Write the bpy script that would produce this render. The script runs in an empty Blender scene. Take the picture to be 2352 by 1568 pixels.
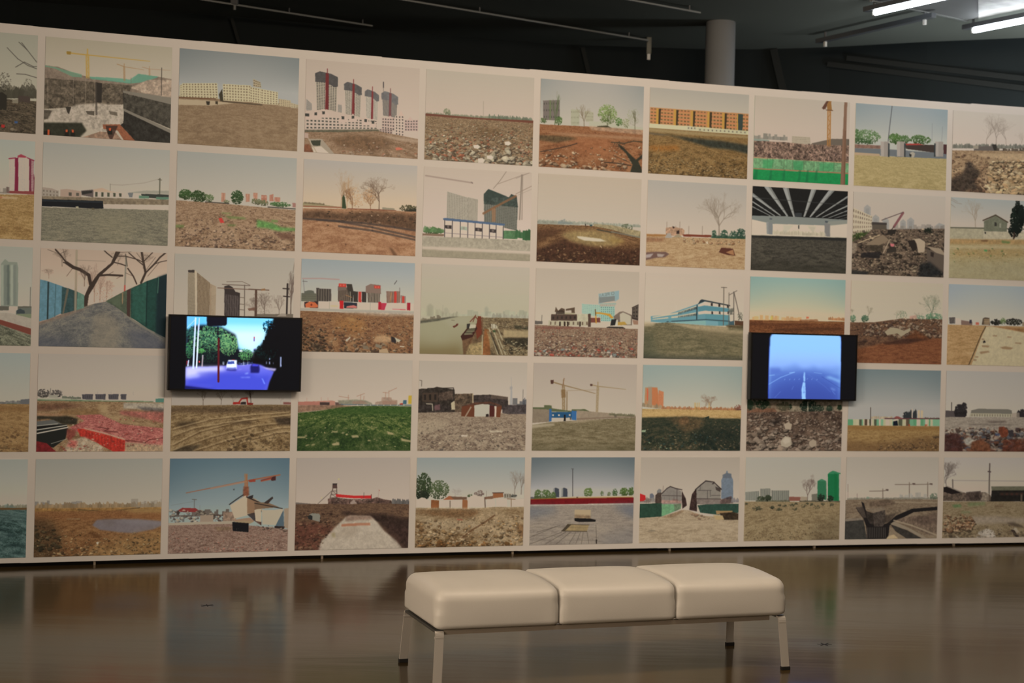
import bpy, bmesh, math, random
import numpy as np
from mathutils import Matrix, Vector
C = bpy.context.scene
COL = C.collection
R = math.radians
# ---- camera --------------------------------------------------------------------
cam_d = bpy.data.cameras.new('camera'); cam = bpy.data.objects.new('camera', cam_d); COL.objects.link(cam)
cam_d.sensor_width = 36; cam_d.lens = 3400/2352*36; cam_d.clip_start = .05; cam_d.clip_end = 100
rt = Vector((.999692818, .000103304, .024784231)); up = Vector((-.02478445, .00416681, .99968413)); fw = Vector((0, .99999131, -.00416809))
m = Matrix((rt, up, -fw)).transposed().to_4x4(); m.translation = (0, 0, 1.6); cam.matrix_world = m
cam_d.dof.use_dof = True; cam_d.dof.focus_distance = 8.0; cam_d.dof.aperture_fstop = 2.6
C.camera = cam
# ---- world, lights, exposure ---------------------------------------------------
w = bpy.data.worlds.new('world'); C.world = w; w.use_nodes = True
w.node_tree.nodes['Background'].inputs[0].default_value = (1, .86, .72, 1); w.node_tree.nodes['Background'].inputs[1].default_value = .012
C.view_settings.view_transform = 'Standard'; C.view_settings.look = 'None'; C.view_settings.exposure = 0; C.view_settings.gamma = 1
C.view_settings.use_curve_mapping = False
def area(name, loc, target, sx, sy, power, col, spread=180):
    d = bpy.data.lights.new(name, 'AREA'); d.shape = 'RECTANGLE'; d.size = sx; d.size_y = sy; d.energy = power; d.color = col; d.spread = R(spread)
    o = bpy.data.objects.new(name, d); COL.objects.link(o); o.location = loc
    o.rotation_euler = (Vector(target)-Vector(loc)).to_track_quat('-Z', 'Y').to_euler()
    return o
WARM = (1, .785, .585)
def point(name, loc, power, col, r=.12):
    d = bpy.data.lights.new(name, 'POINT'); d.energy = power; d.color = col; d.shadow_soft_size = r
    o = bpy.data.objects.new(name, d); COL.objects.link(o); o.location = loc; return o
area('unseen_area_light', (1.7, 5.9, 4.3), (1.2, 11, 2.4), 3.2, .8, 246, WARM)
area('unseen_area_light', (-3.4, 3.2, 4.0), (-1.4, 10, 1.2), 3.4, 1.6, 58, WARM)  # soft fill added on the left, no fitting stands here
area('unseen_area_light', (5.8, 6.8, 4.3), (4.6, 12.3, 1.8), 2.4, .8, 40, WARM)  # weaker fill added on the right for ambient light
area('unseen_area_light', (-5.4, 1.2, 2.5), (0.1, 7.1, .3), 2.2, 1.6, 23, WARM, 50)  # low fill added from the left to brighten the bench end
area('unseen_area_light', (-1.0, -2.2, 2.6), (0.5, 7.1, .2), 2.6, 1.2, 5, WARM, 50)  # fill added behind the camera for the bench front and legs
area('unseen_area_light', (-5.6, 4.4, 4.35), (-6.2, 4.6, 0), 1.4, 4, 90, WARM)  # added to light the pale left wall, which bounces it back
point('added_point_light', (5.2, 12.80, 3.6), 40, (.92, .98, 1))  # added behind the display wall to brighten the right back wall
point('added_point_light', (3.7, 12.9, 3.2), 22, (.92, .98, 1))  # second unseen helper behind the display wall, lifts the black back wall
point('added_point_light', (4.75, 10.9, 4.16), 10, (.95, .97, 1))  # added near the lit tubes to brighten the ceiling around them

# ---- materials -----------------------------------------------------------------
def lin(c): return tuple(((v/255+.055)/1.055)**2.4 if v/255 > .04045 else v/255/12.92 for v in c)
def mat(name, col, rough=.5, metal=0, spec=.5, noise=None, bump=None, emit=None):
    M = bpy.data.materials.new(name); M.use_nodes = True; n = M.node_tree.nodes; l = M.node_tree.links; p = n['Principled BSDF']
    p.inputs['Base Color'].default_value = (*col, 1); p.inputs['Roughness'].default_value = rough; p.inputs['Metallic'].default_value = metal
    p.inputs['Specular IOR Level'].default_value = spec
    if noise or bump:
        tc = n.new('ShaderNodeTexCoord')
    if noise:
        sc, amt = noise; t = n.new('ShaderNodeTexNoise'); t.inputs['Scale'].default_value = sc; t.inputs['Detail'].default_value = 5
        r = n.new('ShaderNodeValToRGB'); r.color_ramp.elements[0].position = .3; r.color_ramp.elements[1].position = .7
        r.color_ramp.elements[0].color = (*[v*(1-amt) for v in col], 1); r.color_ramp.elements[1].color = (*[min(1, v*(1+amt)) for v in col], 1)
        l.new(tc.outputs['Object'], t.inputs['Vector']); l.new(t.outputs['Fac'], r.inputs[0]); l.new(r.outputs[0], p.inputs['Base Color'])
    if bump:
        sc, st = bump; t = n.new('ShaderNodeTexNoise'); t.inputs['Scale'].default_value = sc; b = n.new('ShaderNodeBump')
        b.inputs['Strength'].default_value = st; b.inputs['Distance'].default_value = .002
        l.new(tc.outputs['Object'], t.inputs['Vector']); l.new(t.outputs['Fac'], b.inputs['Height']); l.new(b.outputs[0], p.inputs['Normal'])
    if emit:
        p.inputs['Emission Color'].default_value = (*emit[0], 1); p.inputs['Emission Strength'].default_value = emit[1]
    return M
M_wall = mat('white_wall', (.8, .8, .8), .75, 0, .25, noise=(.8, .012))
M_dark = mat('black_paint', (.012, .013, .014), .5, 0, .3)
M_back = mat('black_wall', (.0150, .0185, .0190), .9, 0, .04, noise=(.5, .2))
M_ceil = mat('dark_ceiling', (.135, .145, .125), .85, 0, .2, noise=(.6, .08))
M_col = mat('grey_column', (.25, .26, .265), .6, 0, .3, noise=(2, .05))
M_rail = mat('dull_grey_metal', (.10, .105, .11), .5, .3)
M_light_metal = mat('white_enamel', (.55, .54, .5), .4)
M_bench = mat('white_leather', (.585, .565, .52), .42, 0, .45, noise=(6, .02), bump=(260, .18))
M_chrome = mat('chrome', (.66, .63, .58), .25, .45)
M_bar = mat('brushed_steel', (.36, .31, .25), .45, .3)
M_dark_steel = mat('dark_steel', (.10, .10, .095), .35, .5)  # darker steel of the bench crossbars
M_rubber = mat('black_rubber', (.01, .01, .01), .6)
M_tv = mat('monitor_black', (.010, .010, .011), .35, 0, .3)
M_tube = mat('lit_tube', (.9, .9, .9), .4, emit=((.86, .93, 1), 26))
M_foil = mat('bright_sheet_metal', (.24, .225, .20), .5, .6, noise=(5, .5), bump=(9, .9))
M_raft = mat('grey_ceiling_panel', (.13, .13, .125), .7, 0, .3, noise=(3, .1))
# ---- object helpers ------------------------------------------------------------
def link(name, bm, mt, parent=None, smooth=False, recalc=True):
    me = bpy.data.meshes.new(name)
    if recalc: bmesh.ops.recalc_face_normals(bm, faces=bm.faces[:])
    bm.to_mesh(me); bm.free()
    for k in (mt if isinstance(mt, (list, tuple)) else [mt]): me.materials.append(k)
    if smooth:
        for p in me.polygons: p.use_smooth = True
    o = bpy.data.objects.new(name, me); COL.objects.link(o)
    if parent: o.parent = parent
    return o
def empty(name, loc, rz=0):
    o = bpy.data.objects.new(name, None); COL.objects.link(o); o.location = loc; o.rotation_euler.z = rz; o.empty_display_size = .1; return o
def tag(o, label, cat, group=None):
    o['label'] = label; o['category'] = cat
    if group: o['group'] = group
    return o
def box(bm, x0, x1, y0, y1, z0, z1, M=None, bev=0):
    vs = [bm.verts.new((x, y, z)) for x in (x0, x1) for y in (y0, y1) for z in (z0, z1)]
    fs = [bm.faces.new([vs[i] for i in f]) for f in ((0, 1, 3, 2), (4, 6, 7, 5), (0, 4, 5, 1), (2, 3, 7, 6), (0, 2, 6, 4), (1, 5, 7, 3))]
    if bev:
        es = list({e for f in fs for e in f.edges}); r = bmesh.ops.bevel(bm, geom=es, offset=bev, segments=2, affect='EDGES', profile=.7)
        vs = list({v for f in r['faces'] for v in f.verts} | {v for v in vs if v.is_valid})
    if M is not None: bmesh.ops.transform(bm, matrix=M, verts=vs)
    return vs
def tube(bm, a, b, r, n=12, cap=True):
    a, b = Vector(a), Vector(b); q = (b-a).to_track_quat('Z', 'Y').to_matrix(); rings = []
    for p in (a, b): rings.append([bm.verts.new(p+q@Vector((r*math.cos(i*2*math.pi/n), r*math.sin(i*2*math.pi/n), 0))) for i in range(n)])
    for i in range(n): bm.faces.new((rings[0][i], rings[0][(i+1) % n], rings[1][(i+1) % n], rings[1][i]))
    if cap: bm.faces.new(rings[0][::-1]); bm.faces.new(rings[1])
# ---- the room ------------------------------------------------------------------
def structure(o): o['kind'] = 'structure'; return o
# floor: polished brown-grey screed
Mf = mat('polished_floor', (.05, .042, .03), .16, 0, .5); nt = Mf.node_tree; n = nt.nodes; l = nt.links; p = n['Principled BSDF']
tc = n.new('ShaderNodeTexCoord'); no = n.new('ShaderNodeTexNoise'); no.inputs['Scale'].default_value = .9; no.inputs['Detail'].default_value = 4
mp = n.new('ShaderNodeMapping'); mp.inputs['Scale'].default_value = (1, 2.2, 1); l.new(tc.outputs['Object'], mp.inputs[0]); l.new(mp.outputs[0], no.inputs['Vector'])
cr = n.new('ShaderNodeValToRGB'); cr.color_ramp.elements[0].position = .3; cr.color_ramp.elements[1].position = .72
cr.color_ramp.elements[0].color = (.046, .030, .011, 1); cr.color_ramp.elements[1].color = (.072, .048, .018, 1); l.new(no.outputs['Fac'], cr.inputs[0])
last = cr.outputs[0]
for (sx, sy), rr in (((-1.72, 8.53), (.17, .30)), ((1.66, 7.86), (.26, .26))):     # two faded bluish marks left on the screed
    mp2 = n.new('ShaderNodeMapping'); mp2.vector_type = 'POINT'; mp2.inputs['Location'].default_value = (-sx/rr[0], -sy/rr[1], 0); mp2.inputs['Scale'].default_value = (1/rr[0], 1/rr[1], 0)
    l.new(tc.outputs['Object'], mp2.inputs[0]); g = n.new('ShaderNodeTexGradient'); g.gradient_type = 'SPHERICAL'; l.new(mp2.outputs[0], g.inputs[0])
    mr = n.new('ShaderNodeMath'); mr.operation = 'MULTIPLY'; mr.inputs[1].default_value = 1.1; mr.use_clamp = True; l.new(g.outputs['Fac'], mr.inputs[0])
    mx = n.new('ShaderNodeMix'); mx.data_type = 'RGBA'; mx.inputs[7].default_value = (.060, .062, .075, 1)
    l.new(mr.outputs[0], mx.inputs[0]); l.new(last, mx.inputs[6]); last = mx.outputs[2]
l.new(last, p.inputs['Base Color'])
n2 = n.new('ShaderNodeTexNoise'); n2.inputs['Scale'].default_value = 1.3; n2.inputs['Detail'].default_value = 3; mp3 = n.new('ShaderNodeMapping'); mp3.inputs['Scale'].default_value = (.5, 3, 1)
l.new(tc.outputs['Object'], mp3.inputs[0]); l.new(mp3.outputs[0], n2.inputs['Vector'])
b = n.new('ShaderNodeBump'); b.inputs['Strength'].default_value = .35; b.inputs['Distance'].default_value = .006; l.new(n2.outputs['Fac'], b.inputs['Height']); l.new(b.outputs[0], p.inputs['Normal'])
rm = n.new('ShaderNodeMapRange'); rm.inputs['To Min'].default_value = .12; rm.inputs['To Max'].default_value = .20; l.new(no.outputs['Fac'], rm.inputs['Value']); l.new(rm.outputs[0], p.inputs['Roughness']); p.inputs['Specular Tint'].default_value = (1, .88, .68, 1); p.inputs['Specular IOR Level'].default_value = .34
bm = bmesh.new(); box(bm, -9, 10, -4, 16.5, -.1, 0); structure(link('floor', bm, Mf))
bm = bmesh.new(); box(bm, -9, 10, -4, 16.5, 4.43, 4.6); structure(link('ceiling', bm, M_ceil))
# black back wall, faceted in plan
BW = [(-9, 11.2), (-4.421, 13.025), (-2.587, 13.45), (-.8, 14.05), (.45, 14.36), (1.72, 14.42), (2.35, 14.36), (2.97, 14.17), (3.8, 13.81), (4.6, 13.53), (10, 11.2)]
bm = bmesh.new()
for z0, z1 in ((0, 4.43),):
    v0 = [bm.verts.new((x, y, z0)) for x, y in BW]; v1 = [bm.verts.new((x, y, z1)) for x, y in BW]
    w0 = [bm.verts.new((x, y+.15, z0)) for x, y in BW]; w1 = [bm.verts.new((x, y+.15, z1)) for x, y in BW]
    k = len(BW)
    for i in range(k-1):
        bm.faces.new((v0[i], v0[i+1], v1[i+1], v1[i])); bm.faces.new((w0[i], w1[i], w1[i+1], w0[i+1])); bm.faces.new((v1[i], v1[i+1], w1[i+1], w1[i])); bm.faces.new((v0[i], w0[i], w0[i+1], v0[i+1]))
    bm.faces.new((v0[0], v1[0], w1[0], w0[0])); bm.faces.new((v0[-1], w0[-1], w1[-1], v1[-1]))
bw = structure(link('wall_back', bm, M_back))
bm = bmesh.new(); box(bm, -7.65, -7.5, -4, 9.2, 0, 4.43); structure(link('wall_left', bm, mat('pale_wall', (.68, .66, .62), .8)))
bm = bmesh.new(); box(bm, 10, 10.15, -4, 16.5, 0, 4.43); structure(link('wall_right', bm, M_back))
bm = bmesh.new(); box(bm, -9, 10, -4.15, -4, 0, 4.43); structure(link('wall_front', bm, bpy.data.materials['pale_wall']))
# raised seams crossing the black back wall
def seam(a, b2, wd=.05):
    off = Vector((-.008, -.022, 0)); a, b2 = Vector(a)+off, Vector(b2)+off; bm = bmesh.new(); d = (b2-a); L_ = d.length
    q = d.to_track_quat('X', 'Z').to_matrix().to_4x4(); q.translation = a; box(bm, 0, L_, -.012, .012, -wd/2, wd/2, q, .004); return link('seam', bm, mat('seam_black', (.019, .021, .020), .8, 0, .1), bw)
seam((3.12, 14.10, 4.31), (4.60, 13.52, 4.052)); seam((4.60, 13.52, 4.052), (5.4, 13.17, 3.90)); seam((2.95, 14.16, 4.26), (4.60, 13.52, 3.965)); seam((4.60, 13.52, 3.965), (5.4, 13.17, 3.81))
seam((2.46, 14.31, 4.42), (2.66, 14.26, 3.6), .07); seam((-2.6, 13.42, 4.4), (-2.35, 13.5, 3.6), .03); seam((.62, 14.35, 4.4), (.85, 14.35, 3.5), .04)
# round column
bm = bmesh.new(); tube(bm, (1.79, 13.20, 0), (1.79, 13.20, 4.43), .1315, 40); structure(link('pillar', bm, M_col, smooth=False))
for pl in bpy.data.objects['pillar'].data.polygons:
    if len(pl.vertices) == 4: pl.use_smooth = True
# ---- the long display wall -----------------------------------------------------
CELL, S0, PH, GW, GH, Z0, D0, PHI, KAP = .865, .17146, .693765, .050159, .049556, 2.096937, 10.797092, .312759, -.0120657
def wpt(s, off=0.):
    a = PHI+KAP*s; x = (math.sin(a)-math.sin(PHI))/KAP; y = (-math.cos(a)+math.cos(PHI))/KAP
    return Vector((x+math.sin(a)*off, D0+y-math.cos(a)*off, 0)), a
def strip(bm, s0, s1, n, z0, z1, o0, o1, uvl=None, ends=True):
    """curved slab between offsets o0 (back) and o1 (front, towards the room)"""
    L_ = []
    for i in range(n+1):
        s = s0+(s1-s0)*i/n; f, _ = wpt(s, o1); k, _ = wpt(s, o0)
        L_.append([bm.verts.new((f.x, f.y, z0)), bm.verts.new((f.x, f.y, z1)), bm.verts.new((k.x, k.y, z1)), bm.verts.new((k.x, k.y, z0))])
    for i in range(n):
        a, b_ = L_[i], L_[i+1]; f = bm.faces.new((a[0], b_[0], b_[1], a[1]))
        if uvl:
            for lp, uv in zip(f.loops, ((i/n, 0), ((i+1)/n, 0), ((i+1)/n, 1), (i/n, 1))): lp[uvl].uv = uv
        bm.faces.new((a[1], b_[1], b_[2], a[2])); bm.faces.new((a[2], b_[2], b_[3], a[3])); bm.faces.new((a[3], b_[3], b_[0], a[0]))
    bm.faces.new(L_[0]); bm.faces.new(L_[-1][::-1])
WT, WB = 3.5455, .0275
dw = empty('wall_display', (0, 0, 0)); structure(dw)
joints = [-5.6, -4.48, -3.37, -2.28, -1.02, .087, 1.19, 2.30, 3.41, 3.80, 4.9, 6.0]; dz = [0, .002, 0, .002, -.001, .003, 0, .002, .001, .006, .010, .010]
for i in range(len(joints)-1):
    bm = bmesh.new(); strip(bm, joints[i], joints[i+1], 6, WB-i*.0014+.004, WT+dz[i]-.002, -.10, 0); link('panel', bm, M_wall, dw)
bm = bmesh.new(); strip(bm, -5.55, 5.95, 40, .0, WB+.01, -.095, -.045); link('plinth', bm, M_dark, dw)
for s in (-4.2, -2.9, -1.36, .05, 1.297, 2.516, 3.75, 5.0):
    bm = bmesh.new(); q, a = wpt(s, -.022); M_ = Matrix.Translation(q)@Matrix.Rotation(a, 4, 'Z')
    box(bm, -.007, .007, -.010, .010, 0, .031, M_); link('foot', bm, M_bar, dw)
# ---- the photographs -----------------------------------------------------------
# ---- print painter: flat colour pictures computed with numpy -------------------
CANVAS_W,CANVAS_H=400,316
_T=np.random.RandomState(7).rand(256,256).astype(np.float32)
def vnoise(x,y):
    xi=np.floor(x).astype(np.int32);yi=np.floor(y).astype(np.int32)
    fx=x-xi;fy=y-yi;fx=fx*fx*(3-2*fx);fy=fy*fy*(3-2*fy)
    a=_T[yi&255,xi&255];b=_T[yi&255,(xi+1)&255];c=_T[(yi+1)&255,xi&255];d=_T[(yi+1)&255,(xi+1)&255]
    return (a+(b-a)*fx)*(1-fy)+(c+(d-c)*fx)*fy
def fbm(x,y,n=4,g=.6):
    s=0;a=1;t=0
    for i in range(n):
        s=s+a*vnoise(x*2**i+17.3*i,y*2**i+5.1*i);t+=a;a*=g
    return s/t
def hx(c): return np.array(c,np.float32)
class Canvas:
    def __init__(s,w=CANVAS_W,h=CANVAS_H,seed=1):
        s.w,s.h=w,h;s.im=np.zeros((h,w,3),np.float32);s.r=random.Random(seed);s.sd=seed
    def box(s,p,m=1):
        x0=max(0,int(p[:,0].min()-m));x1=min(s.w,int(p[:,0].max()+m)+2)
        y0=max(0,int(p[:,1].min()-m));y1=min(s.h,int(p[:,1].max()+m)+2)
        return (x0,x1,y0,y1) if x1>x0 and y1>y0 else None
    def pts(s,a):
        return np.array(a,np.float32).reshape(-1,2)*np.array([s.w/1000.,s.h/1000.],np.float32)
    def mask(s,p,soft=0):
        b=s.box(p,1+2*soft)
        if b is None: return None,None
        x0,x1,y0,y1=b
        X=np.arange(x0,x1,dtype=np.float32)[None,:]+.5;Y=np.arange(y0,y1,dtype=np.float32)[:,None]+.5
        m=np.zeros((y1-y0,x1-x0),bool);n=len(p)
        for i in range(n):
            ax,ay=p[i];bx,by=p[(i+1)%n]
            if ay==by: continue
            m^=((ay>Y)!=(by>Y))&(X<(bx-ax)*(Y-ay)/(by-ay)+ax)
        m=m.astype(np.float32)
        if soft>0:
            k=int(soft)
            for ax in (0,1):
                for _ in range(2):
                    q=np.pad(m,[(k,k) if i==ax else (0,0) for i in (0,1)],mode='edge')
                    c=np.cumsum(q,axis=ax);L=m.shape[ax]
                    c=np.concatenate([np.zeros_like(np.take(c,[0],axis=ax)),c],axis=ax)
                    hi=np.take(c,range(2*k+1,2*k+1+L),axis=ax);lo=np.take(c,range(0,L),axis=ax)
                    m=(hi-lo)/(2*k+1)
        return b,m
    def put(s,b,m,c):
        x0,x1,y0,y1=b;v=s.im[y0:y1,x0:x1];v+=(c-v)*m[...,None]
    def S(s,c1,c2,vh,c3=None):
        t=np.clip(np.linspace(0,1000,s.h)/vh,0,1)[:,None,None].astype(np.float32)
        s.im[:]=hx(c1)+(hx(c2)-hx(c1))*t
        if c3:
            u=np.abs(np.linspace(-1,1,s.w))[None,:,None];k=np.clip((u**2)*.7*(1-t)+.0,0,1)
            s.im+=(hx(c3)-s.im)*k.astype(np.float32)
    def P(s,c,a,al=1,soft=0,tex=0):
        p=s.pts(a);b,m=s.mask(p,soft)
        if b is None:return
        c=hx(c)
        if tex:
            x0,x1,y0,y1=b;Y,X=np.mgrid[y0:y1,x0:x1].astype(np.float32)
            n=fbm(X/9.+s.sd*3,Y/9.+s.sd,4,.8)-.5;c=c*(1+n[...,None]*tex*2.2)
        s.put(b,m*al,c)
    def G(s,cs,a,sc=1,st=3,vh=None,al=1,soft=0):
        p=s.pts(a);b,m=s.mask(p,soft)
        if b is None:return
        x0,x1,y0,y1=b;Y,X=np.mgrid[y0:y1,x0:x1].astype(np.float32)
        top=(p[:,1].min() if vh is None else vh*s.h/1000.)
        t=np.maximum(Y-top,0)/s.h+.10
        Z=1/t;n=fbm((X/s.w-.5)*Z*6*sc+s.sd*7,Z*st*sc*1.3+s.sd*3,5,.8)
        n2=fbm(X/2.3+s.sd,Y/1.7,2,.8)
        n=n*.66+n2*.34
        k=np.clip((n-.5)*3.0+.5,0,1)*(len(cs)-1);i=np.minimum(k.astype(int),len(cs)-2);f=(k-i)[...,None]
        C=np.array([hx(c) for c in cs],np.float32)
        s.put(b,m*al,C[i]*(1-f)+C[i+1]*f)
    def R(s,cs,a,n,s0,s1,sh=.6):
        p=s.pts(a);b,m=s.mask(p)
        if b is None:return
        x0,x1,y0,y1=b;C=[hx(c) for c in cs];L=[]
        for _ in range(n):
            x=s.r.uniform(x0,x1-1);t=s.r.random()**.8;y=y0+t*(y1-1-y0)
            if m[int(y)-y0,int(x)-x0]<.5: continue
            L.append((y,x,t))
        L.sort()
        for y,x,t in L:
            z=(s0+(s1-s0)*t**1.3)*s.w/1000.*s.r.choice((.35,.5,.6,.8,1.25));k=s.r.randint(5,7);o=s.r.uniform(0,6)
            e=s.r.uniform(.35,.75);ro=s.r.uniform(-.5,.5);cr,sr=math.cos(ro),math.sin(ro);q=[(math.cos(o+j*6.283/k)*z*s.r.uniform(.6,1.2),math.sin(o+j*6.283/k)*z*e*s.r.uniform(.6,1.1)) for j in range(k)];q=np.array([(a*cr-b_*sr,a*sr+b_*cr) for a,b_ in q],np.float32)
            c=s.r.choice(C)*s.r.uniform(.8,1.1);c=c*.72+s.im[int(y),int(x)]*.28
            if sh: s.blob(q*1.1+(x+z*.3,y+z*.35),c*.42,sh)
            s.blob(q+(x,y),c,.9)
            if z>2: s.blob(q*.55+(x-z*.12,y-z*.15),np.minimum(c*1.14,255),.5)
    def blob(s,q,c,al):
        b,m=s.mask(q)
        if b is None:return
        if m.max()==0:
            x,y=int(q[:,0].mean()),int(q[:,1].mean())
            if 0<=x<s.w and 0<=y<s.h: s.im[y,x]+=(c-s.im[y,x])*al*.6
            return
        s.put(b,m*al,c)
    def seg(s,ax,ay,bx,by,w,c,al=1,w2=None):
        p=np.array([(ax,ay),(bx,by)]);b=s.box(p,w+1)
        if b is None:return
        x0,x1,y0,y1=b;X=np.arange(x0,x1)[None,:]+.5;Y=np.arange(y0,y1)[:,None]+.5
        dx,dy=bx-ax,by-ay;l=dx*dx+dy*dy+1e-6;t=np.clip(((X-ax)*dx+(Y-ay)*dy)/l,0,1)
        d=np.hypot(X-ax-t*dx,Y-ay-t*dy);ww=w if w2 is None else w+(w2-w)*t
        m=np.clip(ww/2+.5-d,0,1)*np.minimum(ww,1)*al
        s.put(b,m,c)
    def L(s,c,w,a,al=1):
        p=s.pts(a);c=hx(c);w*=s.w/1000.
        for i in range(len(p)-1): s.seg(*p[i],*p[i+1],w,c,al)
    def T(s,c,x,y,h,w,n=6,al=.8):
        x*=s.w/1000.;y*=s.h/1000.;h*=s.h/1000.;w*=s.w/1000.;c=hx(c);R=s.r
        def br(x,y,a,l,k,wd):
            if k==0 or l<1.2:return
            x2=x+math.cos(a)*l*w/h*1.15;y2=y-math.sin(a)*l
            s.seg(x,y,x2,y2,wd,c,al,wd*.7)
            for _ in range(2 if k<n-1 else 3):
                br(x2,y2,a+R.uniform(-.62,.62)+(1.57-a)*.08,l*R.uniform(.62,.86),k-1,max(wd*.66,.35))
            if k<n and R.random()<.5: br((x+x2)/2,(y+y2)/2,a+R.choice((-1,1))*R.uniform(.4,.9),l*.6,k-2 if k>2 else 1,max(wd*.5,.35))
        br(x,y,1.57+R.uniform(-.08,.08),h*.27,n,max(1.,h*.035))
    def F(s,cs,cx,cy,rx,ry,n=120,z=9,al=.9):
        C=[hx(c) for c in cs];w,h=s.w/1000.,s.h/1000.
        for _ in range(n):
            a=s.r.uniform(0,6.283);d=s.r.random()**.6
            x=(cx+math.cos(a)*rx*d)*w;y=(cy+math.sin(a)*ry*d)*h;q=z*w*s.r.uniform(.5,1.2)
            k=5;o=s.r.uniform(0,6)
            p=np.array([(x+math.cos(o+j*1.2566)*q*s.r.uniform(.5,1),y+math.sin(o+j*1.2566)*q*s.r.uniform(.5,1)) for j in range(k)],np.float32)
            c=s.r.choice(C)*(1.0-.35*max(0,math.sin(a)*d))
            s.blob(p,c,al)
    def B(s,c,x0,y0,x1,y1,h,st='t',al=1,jit=.12):
        x=x0;c=hx(c);w,hh=s.w/1000.,s.h/1000.
        while x<x1:
            dx=s.r.uniform(.4,1.3)*(min(h*.8,max(h*.3,9)) if st=='t' else h*.55);k=s.r.uniform(.35,1)**(.8)*h
            if st=='b' and s.r.random()<.22: k=h*.15
            t=(x-x0)/max(1,x1-x0);y=y0+(y1-y0)*t;cc=c*(1+s.r.uniform(-jit,jit))
            if st=='b': q=[(x,y-k),(x+dx,y-k),(x+dx,y+6),(x,y+6)]
            else: q=[(x-dx*.3,y+6),(x-dx*.2,y-k*.6),(x+dx*.2,y-k),(x+dx*.7,y-k*.85),(x+dx*1.2,y-k*.4),(x+dx*1.3,y+6)]
            p=np.array(q,np.float32)*(w,hh);s.blob(p,cc,al);x+=dx*.85
    def W(s,cw,cn,a,nx,ny,fx=.55,fy=.5,al=1,jit=.1):
        p=s.pts(a);s.blob(p,hx(cw),al);tl,tr,brr,bl=p;cn=hx(cn)
        def q(u,v): return (tl*(1-u)+tr*u)*(1-v)+(bl*(1-u)+brr*u)*v
        for i in range(nx):
            for j in range(ny):
                u=(i+.5-fx/2)/nx;u2=(i+.5+fx/2)/nx;v=(j+.5-fy/2)/ny;v2=(j+.5+fy/2)/ny
                r=np.array([q(u,v),q(u2,v),q(u2,v2),q(u,v2)],np.float32)
                ar=abs((r[2,0]-r[0,0])*(r[2,1]-r[0,1]))
                b,m=s.mask(r)
                if b is None:continue
                cov=m.sum();k=1 if cov>=ar*.8 else 1
                if cov==0: 
                    x,y=int(r[:,0].mean()),int(r[:,1].mean())
                    if 0<=x<s.w and 0<=y<s.h:s.im[y,x]+=(cn-s.im[y,x])*min(1,ar)*al
                else: s.put(b,m*al*.85*min(1,ar/cov if cov>ar else 1),cn*(1+s.r.uniform(-jit,jit)))
    def K(s,c,w,a,al=1):
        # crane: base x,y, top x,y, left jib end x,y, right jib end x,y
        bx,by,tx,ty,lx,ly,rx,ry=[float(v)*(s.w if i%2==0 else s.h)/1000. for i,v in enumerate(a)]
        c=hx(c);w*=s.w/1000.;n=max(4,int(abs(by-ty)/max(w,1.2)/1.3))
        s.seg(bx-w/2,by,tx-w/2,ty,w*.3,c,al);s.seg(bx+w/2,by,tx+w/2,ty,w*.3,c,al);s.seg(bx,by,tx,ty,w,c,al*.45)
        for i in range(n):
            t,t2=i/n,(i+1)/n;o=1 if i%2 else -1
            s.seg(bx+(tx-bx)*t+o*w/2,by+(ty-by)*t,bx+(tx-bx)*t2-o*w/2,by+(ty-by)*t2,w*.22,c,al)
        s.seg(lx,ly,tx,ty,w*.5,c,al);s.seg(tx,ty,rx,ry,w*.45,c,al,w*.25)
        hx_,hy_=tx,ty-w*2.2;s.seg(tx,ty,hx_,hy_,w*.5,c,al)
        s.seg(hx_,hy_,lx,ly,.4,c,al*.7);s.seg(hx_,hy_,(tx+rx*1.5)/2.5,(ty+ry*1.5)/2.5,.4,c,al*.6)
    def fin(s,blur=.5):
        k=np.array([.25,.5,.25],np.float32)*1.0
        im=s.im
        for _ in range(1):
            q=np.pad(im,((1,1),(0,0),(0,0)),mode='edge');im=q[:-2]*k[0]+q[1:-1]*k[1]+q[2:]*k[2]
            q=np.pad(im,((0,0),(1,1),(0,0)),mode='edge');im=q[:,:-2]*k[0]+q[:,1:-1]*k[1]+q[:,2:]*k[2]
        return np.clip(im,0,255)
def paint(ops,seed,w=CANVAS_W,h=CANVAS_H):
    c=Canvas(w,h,seed)
    for o in ops: getattr(c,o[0])(*o[1:])
    return c.fin()

PRINTS = {}; SCREENS = {}
PRINTS[0,0]=('leftmost photograph of the top row, bare branches over a dark village',
 [['S',[140,132,115],[158,146,126],647],['G',[[48,42,34],[78,66,52],[104,88,70]],[0,669,1000,669,1000,1000,0,1000],1,3,None,1,0],['B',[88,80,66],-485,758,984,621,164.4,'t',.8],['B',[70,64,52],-485,780,985,632,120.5,'t',.9],['F',[[78,72,60],[95,88,74]],932,547,49.4,98.6,95,8.2,.6],['F',[[70,64,54]],754,498,49.4,98.6,114,7.1,.6],['P',[44,40,33],[623,624,740,601,774,631,776,777,626,791]],['P',[70,58,50],[862,622,951,625,952,686,863,684]],['P',[120,108,90],[816,672,863,656,863,701,817,705]],['L',[72,66,58],5.8,[996,270,921,154,878,86],.85],['L',[72,66,58],5.8,[997,338,928,311,851,252,769,149],.85],['L',[72,66,58],5.8,[998,428,913,403,845,405],.85],['L',[72,66,58],5.8,[921,154,857,83],.85],['L',[72,66,58],5.8,[996,315,971,318,902,280,836,338],.85],['R',[[128,112,92],[60,50,42],[90,78,62]],[-485,845,986,700,992,1049,-479,1179],148,6.6,19.8,.6],['P',[150,45,40],[737,926,766,929,763,958,739,957]],['P',[60,80,110],[837,883,862,883,861,906,839,906]]])
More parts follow.
